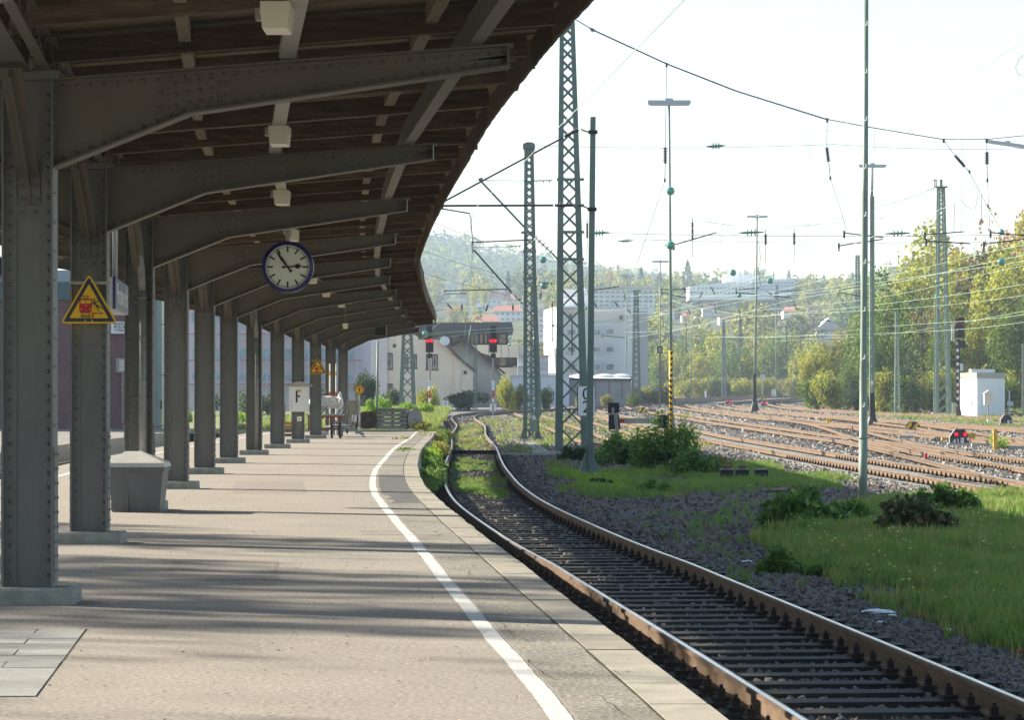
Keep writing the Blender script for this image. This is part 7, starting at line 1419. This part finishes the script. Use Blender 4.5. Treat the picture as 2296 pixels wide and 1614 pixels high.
# ---- left platform, brick building, shelter
e2 = lambda y: leftE(y) - 3.35
yy = list(np.arange(20, 122.1, 3)); t2 = thing('far_platform', (-12, 60, 0), 'asphalt platform beyond the left-hand track', kind='structure')
sheet('asphalt_surface', [[(-70, y, -.02), (e2(y)-.3, y, -.02), (e2(y), y, -.02)] for y in yy], M['asphalt2'], kind=None, parent=t2)
mb = MB()
for i in range(len(yy)-1): a, b = yy[i], yy[i+1]; mb.add([(e2(a), a, -.6), (e2(b), b, -.6), (e2(b), b, -.02), (e2(a), a, -.02)], [(0,1,2,3)])
mb.add([(-70, yy[-1], -.6), (e2(yy[-1]), yy[-1], -.6), (e2(yy[-1]), yy[-1], -.02), (-70, yy[-1], -.02)], [(0,1,2,3)])
mb.build('platform_wall', M['concrete'], t2)
Yb = 116.0; bx0, bx1 = -24.0, P(282, 0, Yb).x; zt_ = P(0, 672, Yb).z; bb = thing('brick_building', ((bx0+bx1)/2, Yb, 0), 'purple-brown brick station building with white lettered fascia behind the columns', 'building')
MB().box(((bx0+bx1)/2, Yb+6.05, zt_/2-.02), (bx1-bx0, 12, zt_)).build('mortared_wall', M['mortar'], bb)
bw, bh, pz = .24, .071, .0835; bme = MB().box((0,0,0), (bw-.012, .06, bh)).mesh('brick', M['brick']); bmh = MB().box((0,0,0), (bw/2-.012, .06, bh)).mesh('brick', M['brick']); rest = MB(); nb_ = 0; xa, xb_ = P(131, 0, Yb).x, P(157, 0, Yb).x; xc_, xd = P(247, 0, Yb).x, P(279, 0, Yb).x; rr = random.Random(9)
for r_ in range(int(zt_/pz)):
    z = .05 + r_*pz; x = bx0 + (bw/2 if r_ % 2 else 0)
    while x < bx1 - .05:
        c_ = x + bw/2; c_ = min(c_, bx1-bw/2); vis = (xa-.1 < c_ < xb_+.1) or (xc_-.1 < c_ < xd+.1)
        if vis and nb_ < 300 and z < 5.2:
            o = link('brick', bme, bb); o.location = Vector((c_, Yb-.0+rr.uniform(-.005,.005), z+.03)) - ORG[bb.name]; nb_ += 1
        else: rest.box((c_, Yb, z+.03), (bw-.012, .06, bh))
        x += bw
rest.build('brickwork', M['brick'], bb, kind='stuff')
MB().box(((bx0+bx1)/2, Yb+5.9, (zt_+P(0,632,Yb).z)/2), (bx1-bx0+.4, 12.6, P(0,632,Yb).z-zt_)).build('teal_fascia', M['teal'], bb); MB().box(((bx0+bx1)/2-.3, Yb+6.2, P(0,618,Yb).z), (bx1-bx0-.4, 11, .5)).build('upper_glazing', M['farglass'], bb)
a = P(0, 748, Yb); b = P(0, 721, Yb); x0 = P(250, 0, Yb).x; x1 = x0 + .56; MB().box(((x0+x1)/2, Yb-.10, (a.z+b.z)/2), (x1-x0, .08, b.z-a.z)).build('white_fascia_board', M['shutter'], bb); MB().box(((x0+x1)/2, Yb-.12, a.z-.02), (x1-x0, .1, .03)).build('fascia_edge', M['bgrey'], bb)
o = lettering('PFORZHEIM', .50, M['bgrey'], bb, (P(253,0,Yb).x+.36, Yb-.15, (a.z+b.z)/2), sx=.23)
c = P(273, 819, Yb-.35); t = thing('air_conditioner', c, 'grey air-conditioning unit with louvres on the brick wall', 'air conditioner'); MB().box(c, (.42, .35, .56)).build('casing', M['pipe'], t)
mb = MB()
for k in range(8): mb.box(c + Vector((.05, -.185, -.20+k*.055)), (.26, .02, .03))
mb.build('louvres', M['shutter'], t); MB().tube([c + Vector((.02,.1,-.28)), (c.x+.02, c.y+.1, .3)], .03, 6).build('pipe', M['pipe'], t)
Ys = 121.5; t = thing('glass_tower', P(352, 958, Ys), 'narrow green-glazed lift shaft with a grey corner post behind the third column', 'lift shaft'); a, b = P(343, 0, Ys), P(362, 0, Ys)
MB().box(((a.x+b.x)/2, Ys+.7, 3.3), (b.x-a.x, 1.2, 6.6)).build('glazing', M['sglass'], t); MB().box((a.x+.06, Ys, 3.3), (.16, .16, 6.6)).build('corner_post', M['shelter'], t)
for z in (.1, 2.2, 4.3): MB().box(((a.x+b.x)/2+.1, Ys+.08, z), (b.x-a.x, .03, .05)).build('glazing_bar', M['shelter'], t)
MB().box((b.x-.02, Ys+.06, .98), (.06, .04, .36)).build('handle', M['black'], t)
# ================================================================== TREES (right side and tree belt)
rr = random.Random(77); right = [(1835,760,285,'yel'),(1862,745,300,'olive'),(1890,735,320,'mid'),(1905,770,270,'mid'),(1925,700,300,'mid'),(1950,668,290,'mid'),(1985,560+60,262,'mid'),(2010,640,275,'dark'),(2040,560,300,'yel'),(2068,600,255,'mid'),(2090,640,290,'rust'),(2125,520,310,'yel'),(2150,600,262,'yel'),(2175,470+20,330,'olive'),(2200,560,270,'dark'),(2230,500,300,'rust'),(2255,560,262,'yel'),(2280,455,320,'rust'),(2300,520,280,'olive'),(2330,470,270,'yel'),(1975,700,245,'mid'),(2030,720,248,'dark'),(2190,650,250,'yel'),(2260,650,246,'mid'),(2120,700,250,'mid')]
LW = {'yel': 'yellow-green', 'olive': 'olive brown', 'mid': 'mid green', 'rust': 'reddish', 'dark': 'dark green'}
NB = ['left of the near pole', 'behind the battened mast', 'beside the slim ladder mast', 'behind the big pale lattice mast', 'left of the banded signal', 'behind the white hut', 'right of the white hut', 'at the right picture edge']
BN = ['near the warehouse corner', 'before the framed board', 'right of the striped pole', 'below the long flats', 'left of the black-footed pole', 'behind the black-footed pole', 'by the disc sign', 'by the 06 board']
def where(px): return NB[0 if px < 1925 else 1 if px < 1975 else 2 if px < 2050 else 3 if px < 2130 else 4 if px < 2150 else 5 if px < 2210 else 6 if px < 2265 else 7]
for k, (px, yt, Y, m_) in enumerate(right):
    b = Vector(((px-CX)*Y/F, Y, gz(Y)+.5)); H = P(0, yt, Y).z - b.z; rad = max(2.4, H*.33*rr.uniform(.85, 1.2)); tree(b, rad, H*.98, m_, '%s %s tree %s' % ('tall' if H > 11 else 'medium' if H > 8 else 'low', LW[m_], where(px)), 'trees along the right edge of the yard', CRV if k % 6 != 3 else CRS, k)
# sparse tree tops with bare limbs
for k, (px, yt, Y) in enumerate(((2110, 478, 300), (2070, 495, 310), (2240, 470, 300))):
    b = Vector(((px-CX)*Y/F, Y, gz(Y)+.5)); H = P(0, yt, Y).z - b.z; tree(b, H*.26, H, 'yel' if k < 2 else 'rust', ['thin-leaved tree with bare limbs behind the right lattice mast', 'thin-leaved tree left of the right lattice mast head', 'thin reddish tree rising over the right trees'][k], 'trees along the right edge of the yard', CRS, k)
for k in range(24):                                      # undergrowth in front of them
    px = 1838 + k*19.5 + rr.uniform(-8, 8); Y = rr.uniform(236, 256) + (20 if px < 1920 else 0); H = rr.uniform(2.2, 4.6); b = Vector(((px-CX)*Y/F, Y, gz(Y)+.15)); m_ = rr.choice(['yel','olive','mid','mid','dark','yel'])
    if 2145 < px < 2215: Y = 236
    bush(b, rr.uniform(1.3, 2.2), H, m_, '%s bush at the tree foot %s' % ({'bright': 'bright green'}.get(m_, LW.get(m_, 'green')), where(px)), k, 'bushes at the foot of the right-hand trees')
for k in range(30):                                      # the belt between
    px = 1440 + (k % 15)*27 + rr.uniform(-9, 9); row = k // 15; Y = 500 + row*55 + rr.uniform(-10, 15); yt = (778 if row == 0 else 742) + rr.uniform(-14, 14) - (10 if 1560 < px < 1760 else 0); b = Vector(((px-CX)*Y/F, Y, gz(Y))); H = P(0, yt, Y).z - b.z; m_ = rr.choice(['yel','mid','olive','mid','yel','mid'])
    tree(b, H*.34, H, m_, '%s %s tree, %s row of the far belt, %s' % ('taller' if H > 11.5 else 'lower', LW[m_], 'front' if row == 0 else 'rear', BN[min(7, int((px-1430)/52))]), 'tree belt across the far curve', CRF, k)
for k in range(14):
    px = 1424 + k*29; Y = 478 + rr.uniform(-6, 6) if px > 1500 else 330; b = Vector(((px-CX)*Y/F, Y, gz(Y)-.3)); m_ = rr.choice(['mid','dark','olive','yel']); bush(b, 2.4*Y/478, 4.2*Y/478, m_, '%s bush at the belt foot %s' % (LW[m_], 'near the warehouse' if px < 1530 else 'left of the disc sign' if px < 1700 else 'right of the disc sign'), k, 'bushes at the foot of the far belt')
# bushes before the houses
for k, (px, yb, yt, wpx, m_, Y, lb, nm) in enumerate(((1050, 912, 866, 98, 'dark', 262, 'dark blue-green spreading bush before the gabled houses', 0), (1137, 912, 826, 56, 'yel', 250, 'tall yellow-green bush right of the right red-lit signal', 0), (1165, 912, 850, 50, 'olive', 255, 'olive bush just left of the box-headed mast', 0), (1221, 910, 860, 44, 'mid', 262, 'grey-green bush right of the box-headed mast', 0), (958, 912, 852, 56, 'yel', 236, 'yellow-green bush before the left red-lit signal post', 0), (975, 915, 878, 26, 'bright', 246, 'bright bush left of the 04 board', 0), (880, 912, 862, 80, 'dark', 235, 'clipped dark hedge behind the pallet stack', 0), (820, 915, 822, 60, 'dark', 215, 'dark loose bush behind the last columns', 0), (1356, 898, 878, 36, 'olive', 296, 'small olive bush before the grey warehouse', 0), (1420, 900, 872, 40, 'mid', 300, 'green bush at the warehouse right corner', 0), (1300, 900, 884, 30, 'olive', 296, 'small olive bush at the warehouse left corner', 0),
    (862, 925, 880, 60, 'bright', 160, 'bright green sumac thicket left behind the pallets', 0), (915, 925, 893, 44, 'bright', 165, 'bright sumac shoots above the grey cable drum', 0), (950, 925, 896, 56, 'bright', 175, 'bright green sumac thicket right of the grey drum', 0), (830, 918, 884, 34, 'bright', 150, 'bright sumac behind the round sign', 0), (470, 915, 865, 60, 'dark', 190, 'dark hedge seen between the middle columns, left part', 0), (580, 915, 862, 110, 'dark', 195, 'dark hedge seen between the middle columns, middle part', 0), (730, 915, 860, 90, 'dark', 200, 'dark hedge behind the trolleys', 0), (540, 960, 915, 60, 'bright', 150, 'sunlit weeds between the fifth and sixth columns', 0), (600, 960, 930, 60, 'shade', 150, 'green weeds left of the F cabinet', 0), (372, 930, 820, 24, 'mid', 150, 'leafy climber beside the glass lift shaft', 0), (424, 960, 900, 20, 'bright', 148, 'bright weeds seen past the fourth column', 0))):
    b = P(px, yb, Y); b.z = gz(Y) + (.45 if px < 1000 and Y < 222 and px > 800 else 0); H = P(0, yt, Y).z - b.z; bush(b, wpx*Y/F/2*1.05, H, m_, lb, k)
# the tall trees left of the station whose shade falls on the platform
for k, (x, y, H, rad, st) in enumerate(((-30, 32, 18.2, 3.6, CRS), (-31.5, 36.5, 19.5, 3.8, CRV), (-29, 41, 18.6, 3.4, CRS), (-34, 39, 20, 3.6, CRS), (-27.5, 36, 17, 2.6, CRS), (-32, 44, 20, 3.0, CRV), (-31, 28.5, 18.3, 3.0, CRS), (-29, 25.2, 17.2, 2.4, CRS), (-35, 33, 20.6, 3.4, CRV))): tree(Vector((x, y, -.02)), rad, H, 'olive', 'tall thin-leaved tree left of the far platform, ' + ['nearest the brick building', 'with dense crown', 'slim and low', 'broad and open', 'smallest of the row', 'last of the row', 'second from the camera', 'nearest the camera', 'behind the others'][k], 'trees left of the station', st, k)
# ================================================================== NEAR SHRUBS AND WEEDS
def leafy(seed, n, size, blobs, asp, m, name='foliage'):
    rng = np.random.default_rng(seed); c = clumpy(rng, n, [(b[0], b[1], b[2], b[3]*1.25) for b in blobs]); c += rng.normal(size=c.shape)*np.mean([b[3] for b in blobs])*.28; c[:,2] = np.abs(c[:,2]); v, f = leafcards(c, size, rng, asp, .9); return npmesh(name, v, f, m)
def shrub(px, py, wpx, hpx, m, lb, seed, n=2600, leaf=.09, h=0.0, shoots=0, nb=16, name='shrub', bs=1.0):
    b = G(px, py); Y = b.y; W = wpx*Y/F/2; H = hpx*Y/F; r = random.Random(seed); bl = []
    for k in range(nb):
        x = r.uniform(-1, 1); bl.append((x*W*.8, r.uniform(-.7, .7)*W*.7, H*r.uniform(.12, .85)*(1-.55*x*x), H*bs*r.uniform(.14, .28)))
    t = thing(name, b, lb, 'shrub', None); o = link('foliage', leafy(seed, n, leaf, bl, .8, L[m]), t); mb = MB()
    for k in range(12): x, y_, z, q = bl[k % nb]; mb.tube([(x*.25, y_*.25, -.05), (x*.7, y_*.7, z*.6), (x, y_, z)], [.012, .009, .004], 5)
    o2 = link('stems', mb.mesh('stems', M['bark']), t)
    if shoots:
        vs = []; mbs = MB()
        for k in range(shoots):
            x = r.uniform(-.9, .9)*W; z0 = H*(.6-.2*abs(x/W)); hh = H*r.uniform(.30, .62); top = Vector((x + r.uniform(-.06,.06), r.uniform(-.2,.2), z0+hh)); bot = Vector((x*.8, top.y*.8, z0*.5)); mbs.tube([bot, top], [.008, .003], 5)
            for j in range(34): u = r.uniform(.25, 1.03); p = bot.lerp(top, u); vs.append((p.x + r.gauss(0,.045), p.y + r.gauss(0,.045), p.z + r.gauss(0, .03)))
        rng = np.random.default_rng(seed+1); v, f = leafcards(np.array(vs), leaf*.95, rng, .75, .7); props(link('leaf_shoots', npmesh('leaf_shoots', v, f, L['bright']), t), kind='stuff'); link('shoot_stems', mbs.mesh('shoot_stems', M['bark']), t)
    return t
shrub(1495, 1062, 175, 130, 'shade', 'big leafy shrub with bright upright shoots around the striped pole foot', 1, 4300, .085, shoots=15, nb=44, bs=.62)
shrub(1385, 1045, 110, 75, 'shade', 'broad-leaved low shrub below the buffer stop', 2, 2600, .10, shoots=2, nb=14); shrub(1290, 1035, 110, 34, 'dark', 'dark ivy tangle round the tall lattice mast foot', 3, 2200, .07, nb=18)
shrub(1560, 1072, 110, 62, 'shade', 'low green shrub right of the big leafy one', 4, 2200, .08, nb=14); shrub(1610, 1062, 70, 40, 'olive', 'small weedy shrub left of the iron boxes', 5, 1000, .06, nb=10)
shrub(1470, 1112, 90, 38, 'shade', 'weed clump in front of the big leafy shrub', 6, 900, .06, nb=10); shrub(1345, 1092, 60, 26, 'dark', 'dark weed clump by the solid mast foot', 7, 700, .06, nb=8)
shrub(1805, 1192, 190, 98, 'shade', 'wide broad-leaved bramble clump left of the near pole foot', 8, 2600, .13, nb=20); shrub(1905, 1172, 110, 62, 'shade', 'green weeds around the near pole foot', 9, 1800, .08, nb=14)
shrub(2045, 1218, 150, 112, 'wine', 'dark wine-tinged bramble clump right of the near pole', 10, 2300, .12, nb=18); shrub(2120, 1168, 150, 78, 'shade', 'green bramble clump behind the wine-tinged one', 11, 2300, .12, nb=16)
shrub(1752, 1292, 100, 68, 'shade', 'low weeds spreading onto the shaded ballast', 12, 1800, .055, nb=16); shrub(1722, 1205, 50, 26, 'shade', 'tiny weed tuft left of the bramble clump', 13, 400, .05, nb=6); shrub(1860, 1300, 120, 40, 'shade', 'low grey-green weeds at the grass edge', 14, 1300, .05, nb=12)
shrub(2225, 1010, 60, 45, 'bright', 'small sunlit weed beside the ochre post', 15, 500, .07, nb=8)
# weeds along the platform edge
for k, (px, py, wpx, hpx, m_, lb) in enumerate(((962, 1112, 60, 72, 'shade', 'tall weeds hugging the platform edge nearest the camera'), (976, 1075, 46, 60, 'shade', 'green weeds between the platform edge and left rail'), (958, 1050, 62, 58, 'bright', 'sunlit weeds spilling over the platform edge'), (985, 1035, 34, 52, 'olive', 'brownish weeds beside the left rail'), (965, 1012, 60, 48, 'olive', 'tall dry weeds at the platform edge'), (988, 1000, 30, 44, 'shade', 'weeds beside the left rail before the conduit'), (975, 978, 60, 42, 'yel', 'yellowing weeds beyond the white line end'), (1000, 965, 34, 38, 'olive', 'brown weeds beside the bending rail'), (912, 1035, 66, 14, 'bright', 'flat weeds creeping over the platform asphalt'), (905, 1003, 70, 12, 'yel', 'flat yellow weeds on the far platform asphalt'), (945, 975, 60, 20, 'olive', 'low weeds right of the white line end'))):
    b = G(px, py, .28 if k in (8, 9) else 0); Y = min(b.y, 118); b = P(px, py, Y); b.z = (.0 if k in (8, 9, 10) else gz(Y)+.0); W = wpx*Y/F/2*.62; H = max(.1, hpx*Y/F)*.85 if k not in (8, 9) else .05; r = random.Random(k); bl = [(r.uniform(-.9,.9)*W, r.uniform(-1.4,1.4)*(W+.4)*2.2, H*r.uniform(.08,.75), H*r.uniform(.12,.26)+(.03 if H > .1 else .0)) for _ in range(22)]
    t = thing('weeds', b, lb, 'weeds'); link('foliage', leafy(50+k, 3000 if H > .3 else 600, .065 if H > .1 else .045, bl, .6, L[m_]), t)
# grass
def tuft(seed, m, nb=13, lean=.5):
    r = random.Random(seed); mb = MB()
    for k in range(nb):
        a = r.uniform(0, 6.28); l_ = r.uniform(.5, 1.0); w_ = .035; bx_, by_ = r.uniform(-.3,.3), r.uniform(-.3,.3); dx, dy = math.cos(a)*lean*l_*r.uniform(.2,1), math.sin(a)*lean*l_*r.uniform(.2,1); px_, py_ = -math.sin(a)*w_, math.cos(a)*w_
        mb.add([(bx_-px_, by_-py_, -.05), (bx_+px_, by_+py_, -.05), (bx_+dx*.4+px_*.8, by_+dy*.4+py_*.8, l_*.6), (bx_+dx*.4-px_*.8, by_+dy*.4-py_*.8, l_*.6), (bx_+dx, by_+dy, l_)], [(0,1,2,3),(3,2,4)])
    return proto('grass_tuft', mb.mesh('grass_tuft', m))
TG = [tuft(k, L['grass']) for k in range(5)]; TD_ = [tuft(10+k, L['drygrass'] if k < 3 else L['grass']) for k in range(5)]
def grass(name, n, poly, s0, s1, protos, lb, sheet_px=True, pw=1.0, zoff=0.0, cov=.85, jit=.12):
    pg = [(G(x, y).x, G(x, y).y) for x, y in poly] if sheet_px else poly
    xs0, xs1 = min(p[0] for p in pg), max(p[0] for p in pg); ys0, ys1 = min(p[1] for p in pg), max(p[1] for p in pg); X = RNG.uniform(xs0, xs1, n*3); Y = RNG.uniform(ys0, ys1, n*3); k = inpoly(X + RNG.normal(0, jit, n*3), Y + RNG.normal(0, jit*3, n*3), pg); X, Y = X[k][:n], Y[k][:n]
    nn = np.sin(X*2.1+Y*.7+np.sin(Y*.9)*1.3)*.4 + np.sin(X*.9-Y*.45+1+np.sin(X*1.7))*.35 + np.sin(X*4.3+1.1*Y)*.25; kk = nn > np.quantile(nn, 1-cov) + RNG.uniform(-.25,.25,len(X)); X, Y, nn = X[kk], Y[kk], nn[kk]; m_ = len(X); Z = np.array([gz(y) for y in Y]) + zoff
    sc = RNG.uniform(s0, s1, m_)*(1+.25*nn); rot = np.stack([RNG.uniform(-.2,.2,m_), RNG.uniform(-.2,.2,m_), RNG.uniform(0,6.28,m_)], 1); return scatter(name, np.stack([X, Y, Z], 1), protos, sc, rot, label=lb)
grass('grass_patch', 44000, [(1735,1225),(1850,1165),(2000,1140),(2330,1115),(2900,1150),(3300,1500),(2500,1500),(2200,1420),(2080,1375),(1930,1300),(1780,1275)], .14, .30, TG + TD_[:2], 'long green grass patch at the right beside the shaded ballast', cov=.9, jit=.28)
TB_ = [tuft(30+k, L['bright']) for k in range(3)]
grass('grass_patch', 5000, [(2010,1318),(2120,1290),(2330,1270),(2330,1480),(2200,1420),(2080,1375)], .10, .22, TB_ + TG[:1], 'brighter fresh grass along the lower right grass edge', cov=.7)
grass('grass_patch', 1500, [(1240,1060),(1400,1075),(1420,1110),(1300,1098)], .10, .2, TB_, 'brighter grass in front of the solid mast foot', cov=.7)
grass('grass_patch', 9000, [(1225,1038),(1300,1062),(1430,1062),(1640,1035),(1760,1062),(1900,1072),(1850,1105),(1700,1092),(1590,1108),(1470,1118),(1390,1122),(1290,1098),(1230,1065)], .10, .22, TG + TD_[:1], 'short green grass around the solid mast foot', cov=.6, jit=.4)
grass('grass_patch', 1500, [(1030,1105),(1060,1108),(1140,1122),(1100,1100),(1050,1092)], .08, .16, TG, 'small sunlit grass tufts between the near rails')
tk = lambda o, a, b: [(trkX(y)+o, y) for y in range(a, b, 4)]
grass('track_weeds', 1100, tk(-.6, 60, 92) + tk(.6, 60, 92)[::-1], .07, .18, TG + TD_[:1], 'green weeds growing between the near rails', False, cov=0.5); grass('track_weeds', 1000, tk(-.6, 97, 176) + tk(.6, 97, 176)[::-1], .12, .26, TD_, 'dry weeds between the rails beyond the conduit', False, cov=0.5)
grass('track_weeds', 1700, [(trkX(y)+1.1, y) for y in range(98, 200, 4)] + [(3.2, 196), (2.6, 150), (2.8, 120), (2.0, 98)], .12, .30, TD_, 'sunlit dry grass right of the far near-track', False, cov=0.4)
grass('verge_grass', 16000, [(-12, 124), (-12, 220), (-4.6, 220), (-4.0, 170), (trkX(150)-1.6, 150), (trkX(124)-1.5, 124)], .18, .42, TD_ + TG[:1], 'sunlit grass left of the bending track', False, zoff=.45)
grass('verge_grass', 26000, [(vergeR(y)+.3, y) for y in range(140, 330, 5)] + [(90, 330), (60, 140)], .22, .6, TD_ + TG[:2], 'yellow-green grass between the last track and the right-hand trees', False, zoff=.05)
grass('yard_weeds', 5000, [(28, 150), (44, 150), (44, 225), (25, 225)], .12, .3, TD_, 'thin dry weeds on the last yard tracks', False, zoff=.02, cov=0.5); grass('siding_weeds', 2300, [(1.5, 100), (7.5, 100), (7.5, 230), (1.2, 230)], .12, .3, TD_, 'weeds on the hidden siding behind the lattice mast', False, cov=0.35)
grass('left_weeds', 4500, [(colX(y)-4.2, y) for y in (22, 60, 100)] + [(colX(y)-3.5, y) for y in (100, 60, 22)], .10, .3, TG + TD_[:1], 'weeds along the left platform edge', False); grass('left_weeds', 6000, [(-26, 124), (-12, 124), (-10, 200), (-26, 200)], .2, .5, TD_ + TG, 'sunlit weeds seen between the columns at left', False)
grass('seed_grass', 260, [(1760,1230),(1880,1165),(2330,1130),(2330,1440),(2100,1350),(1900,1290)], .25, .40, TD_[2:], 'taller pale seed-bearing grass standing out of the right grass patch', cov=.6, jit=.2)
grass('ballast_weeds', 700, [(1600,1110),(1760,1110),(1740,1260),(1900,1310),(1700,1330),(1400,1180)], .06, .16, TG, 'scattered weed tufts coming up through the shaded ballast', cov=.5, jit=.5)
# flowers, litter
fl = MB()
for k in range(6): a = k*1.05; fl.add([(0,0,0), (.3*math.cos(a), .3*math.sin(a), .25), (.45*math.cos(a+.4), .45*math.sin(a+.4), .5), (.2*math.cos(a+.8), .2*math.sin(a+.8), .4)], [(0,1,2,3)])
flp = [proto('flower', fl.mesh('flower', L['flower']))]; n = 150; PX = RNG.uniform(1770, 2295, n); PY = RNG.uniform(1150, 1400, n); pts = [G(x, y) for x, y in zip(PX, PY) if (x-1700)*.62+1180 > y - 20]
scatter('wild_flowers', np.array([(p.x, p.y, p.z + random.uniform(.18, .42)) for p in pts]), flp, RNG.uniform(.02, .045, len(pts)), np.zeros((len(pts), 3)), label='small pale yellow flowers in the shaded grass')
rr = random.Random(12)
for px, py, s_, lb in ((1968, 1385, .16, 'crumpled white foil on the shaded ballast'), (1680, 1094, .09, 'white paper scrap in front of the iron boxes'), (2124, 1425, .06, 'white paper ball near the grass edge'), (1672, 1268, .07, 'bluish paper scrap on the ballast'), (2002, 1392, .05, 'small white scrap right of the crumpled foil'), (1195, 1147, .08, 'white scrap beside the left rail'), (1975, 1408, .05, 'tiny white scrap below the foil')):
    bm = bmesh.new(); bmesh.ops.create_icosphere(bm, subdivisions=2, radius=1)
    for v in bm.verts: v.co = v.co*rr.uniform(.55, 1.2); v.co.z *= .35
    me = bpy.data.meshes.new('scrap'); bm.to_mesh(me); bm.free(); o = link('paper_scrap', me, None, M['litter']); o.location = G(px, py) + Vector((0,0,.05)); o.scale = (s_, s_*.7, s_*.6); props(o, lb, 'litter')
b = G(2285, 1478); mb = MB(); mb.box((b.x, b.y, b.z+.05), (.05, .04, .05)); props(mb.build('paper_scrap', M['red'], None), 'red and white scrap at the right picture edge', 'litter')
# ================================================================== AIR
hb = MB().box((100, 1320, 94), (2200, 2760, 192)).build('haze', M['white'], None, kind='stuff'); hb.data.materials.clear()
hm = bpy.data.materials.new('haze_air'); hm.use_nodes = True; hn = hm.node_tree; hn.nodes.remove(hn.nodes['Principled BSDF']); pv = hn.nodes.new('ShaderNodeVolumePrincipled'); pv.inputs['Color'].default_value = (.70,.84,1,1); pv.inputs['Density'].default_value = .00025; pv.inputs['Anisotropy'].default_value = .0
hn.links.new(pv.outputs[0], hn.nodes['Material Output'].inputs['Volume']); hb.data.materials.append(hm)
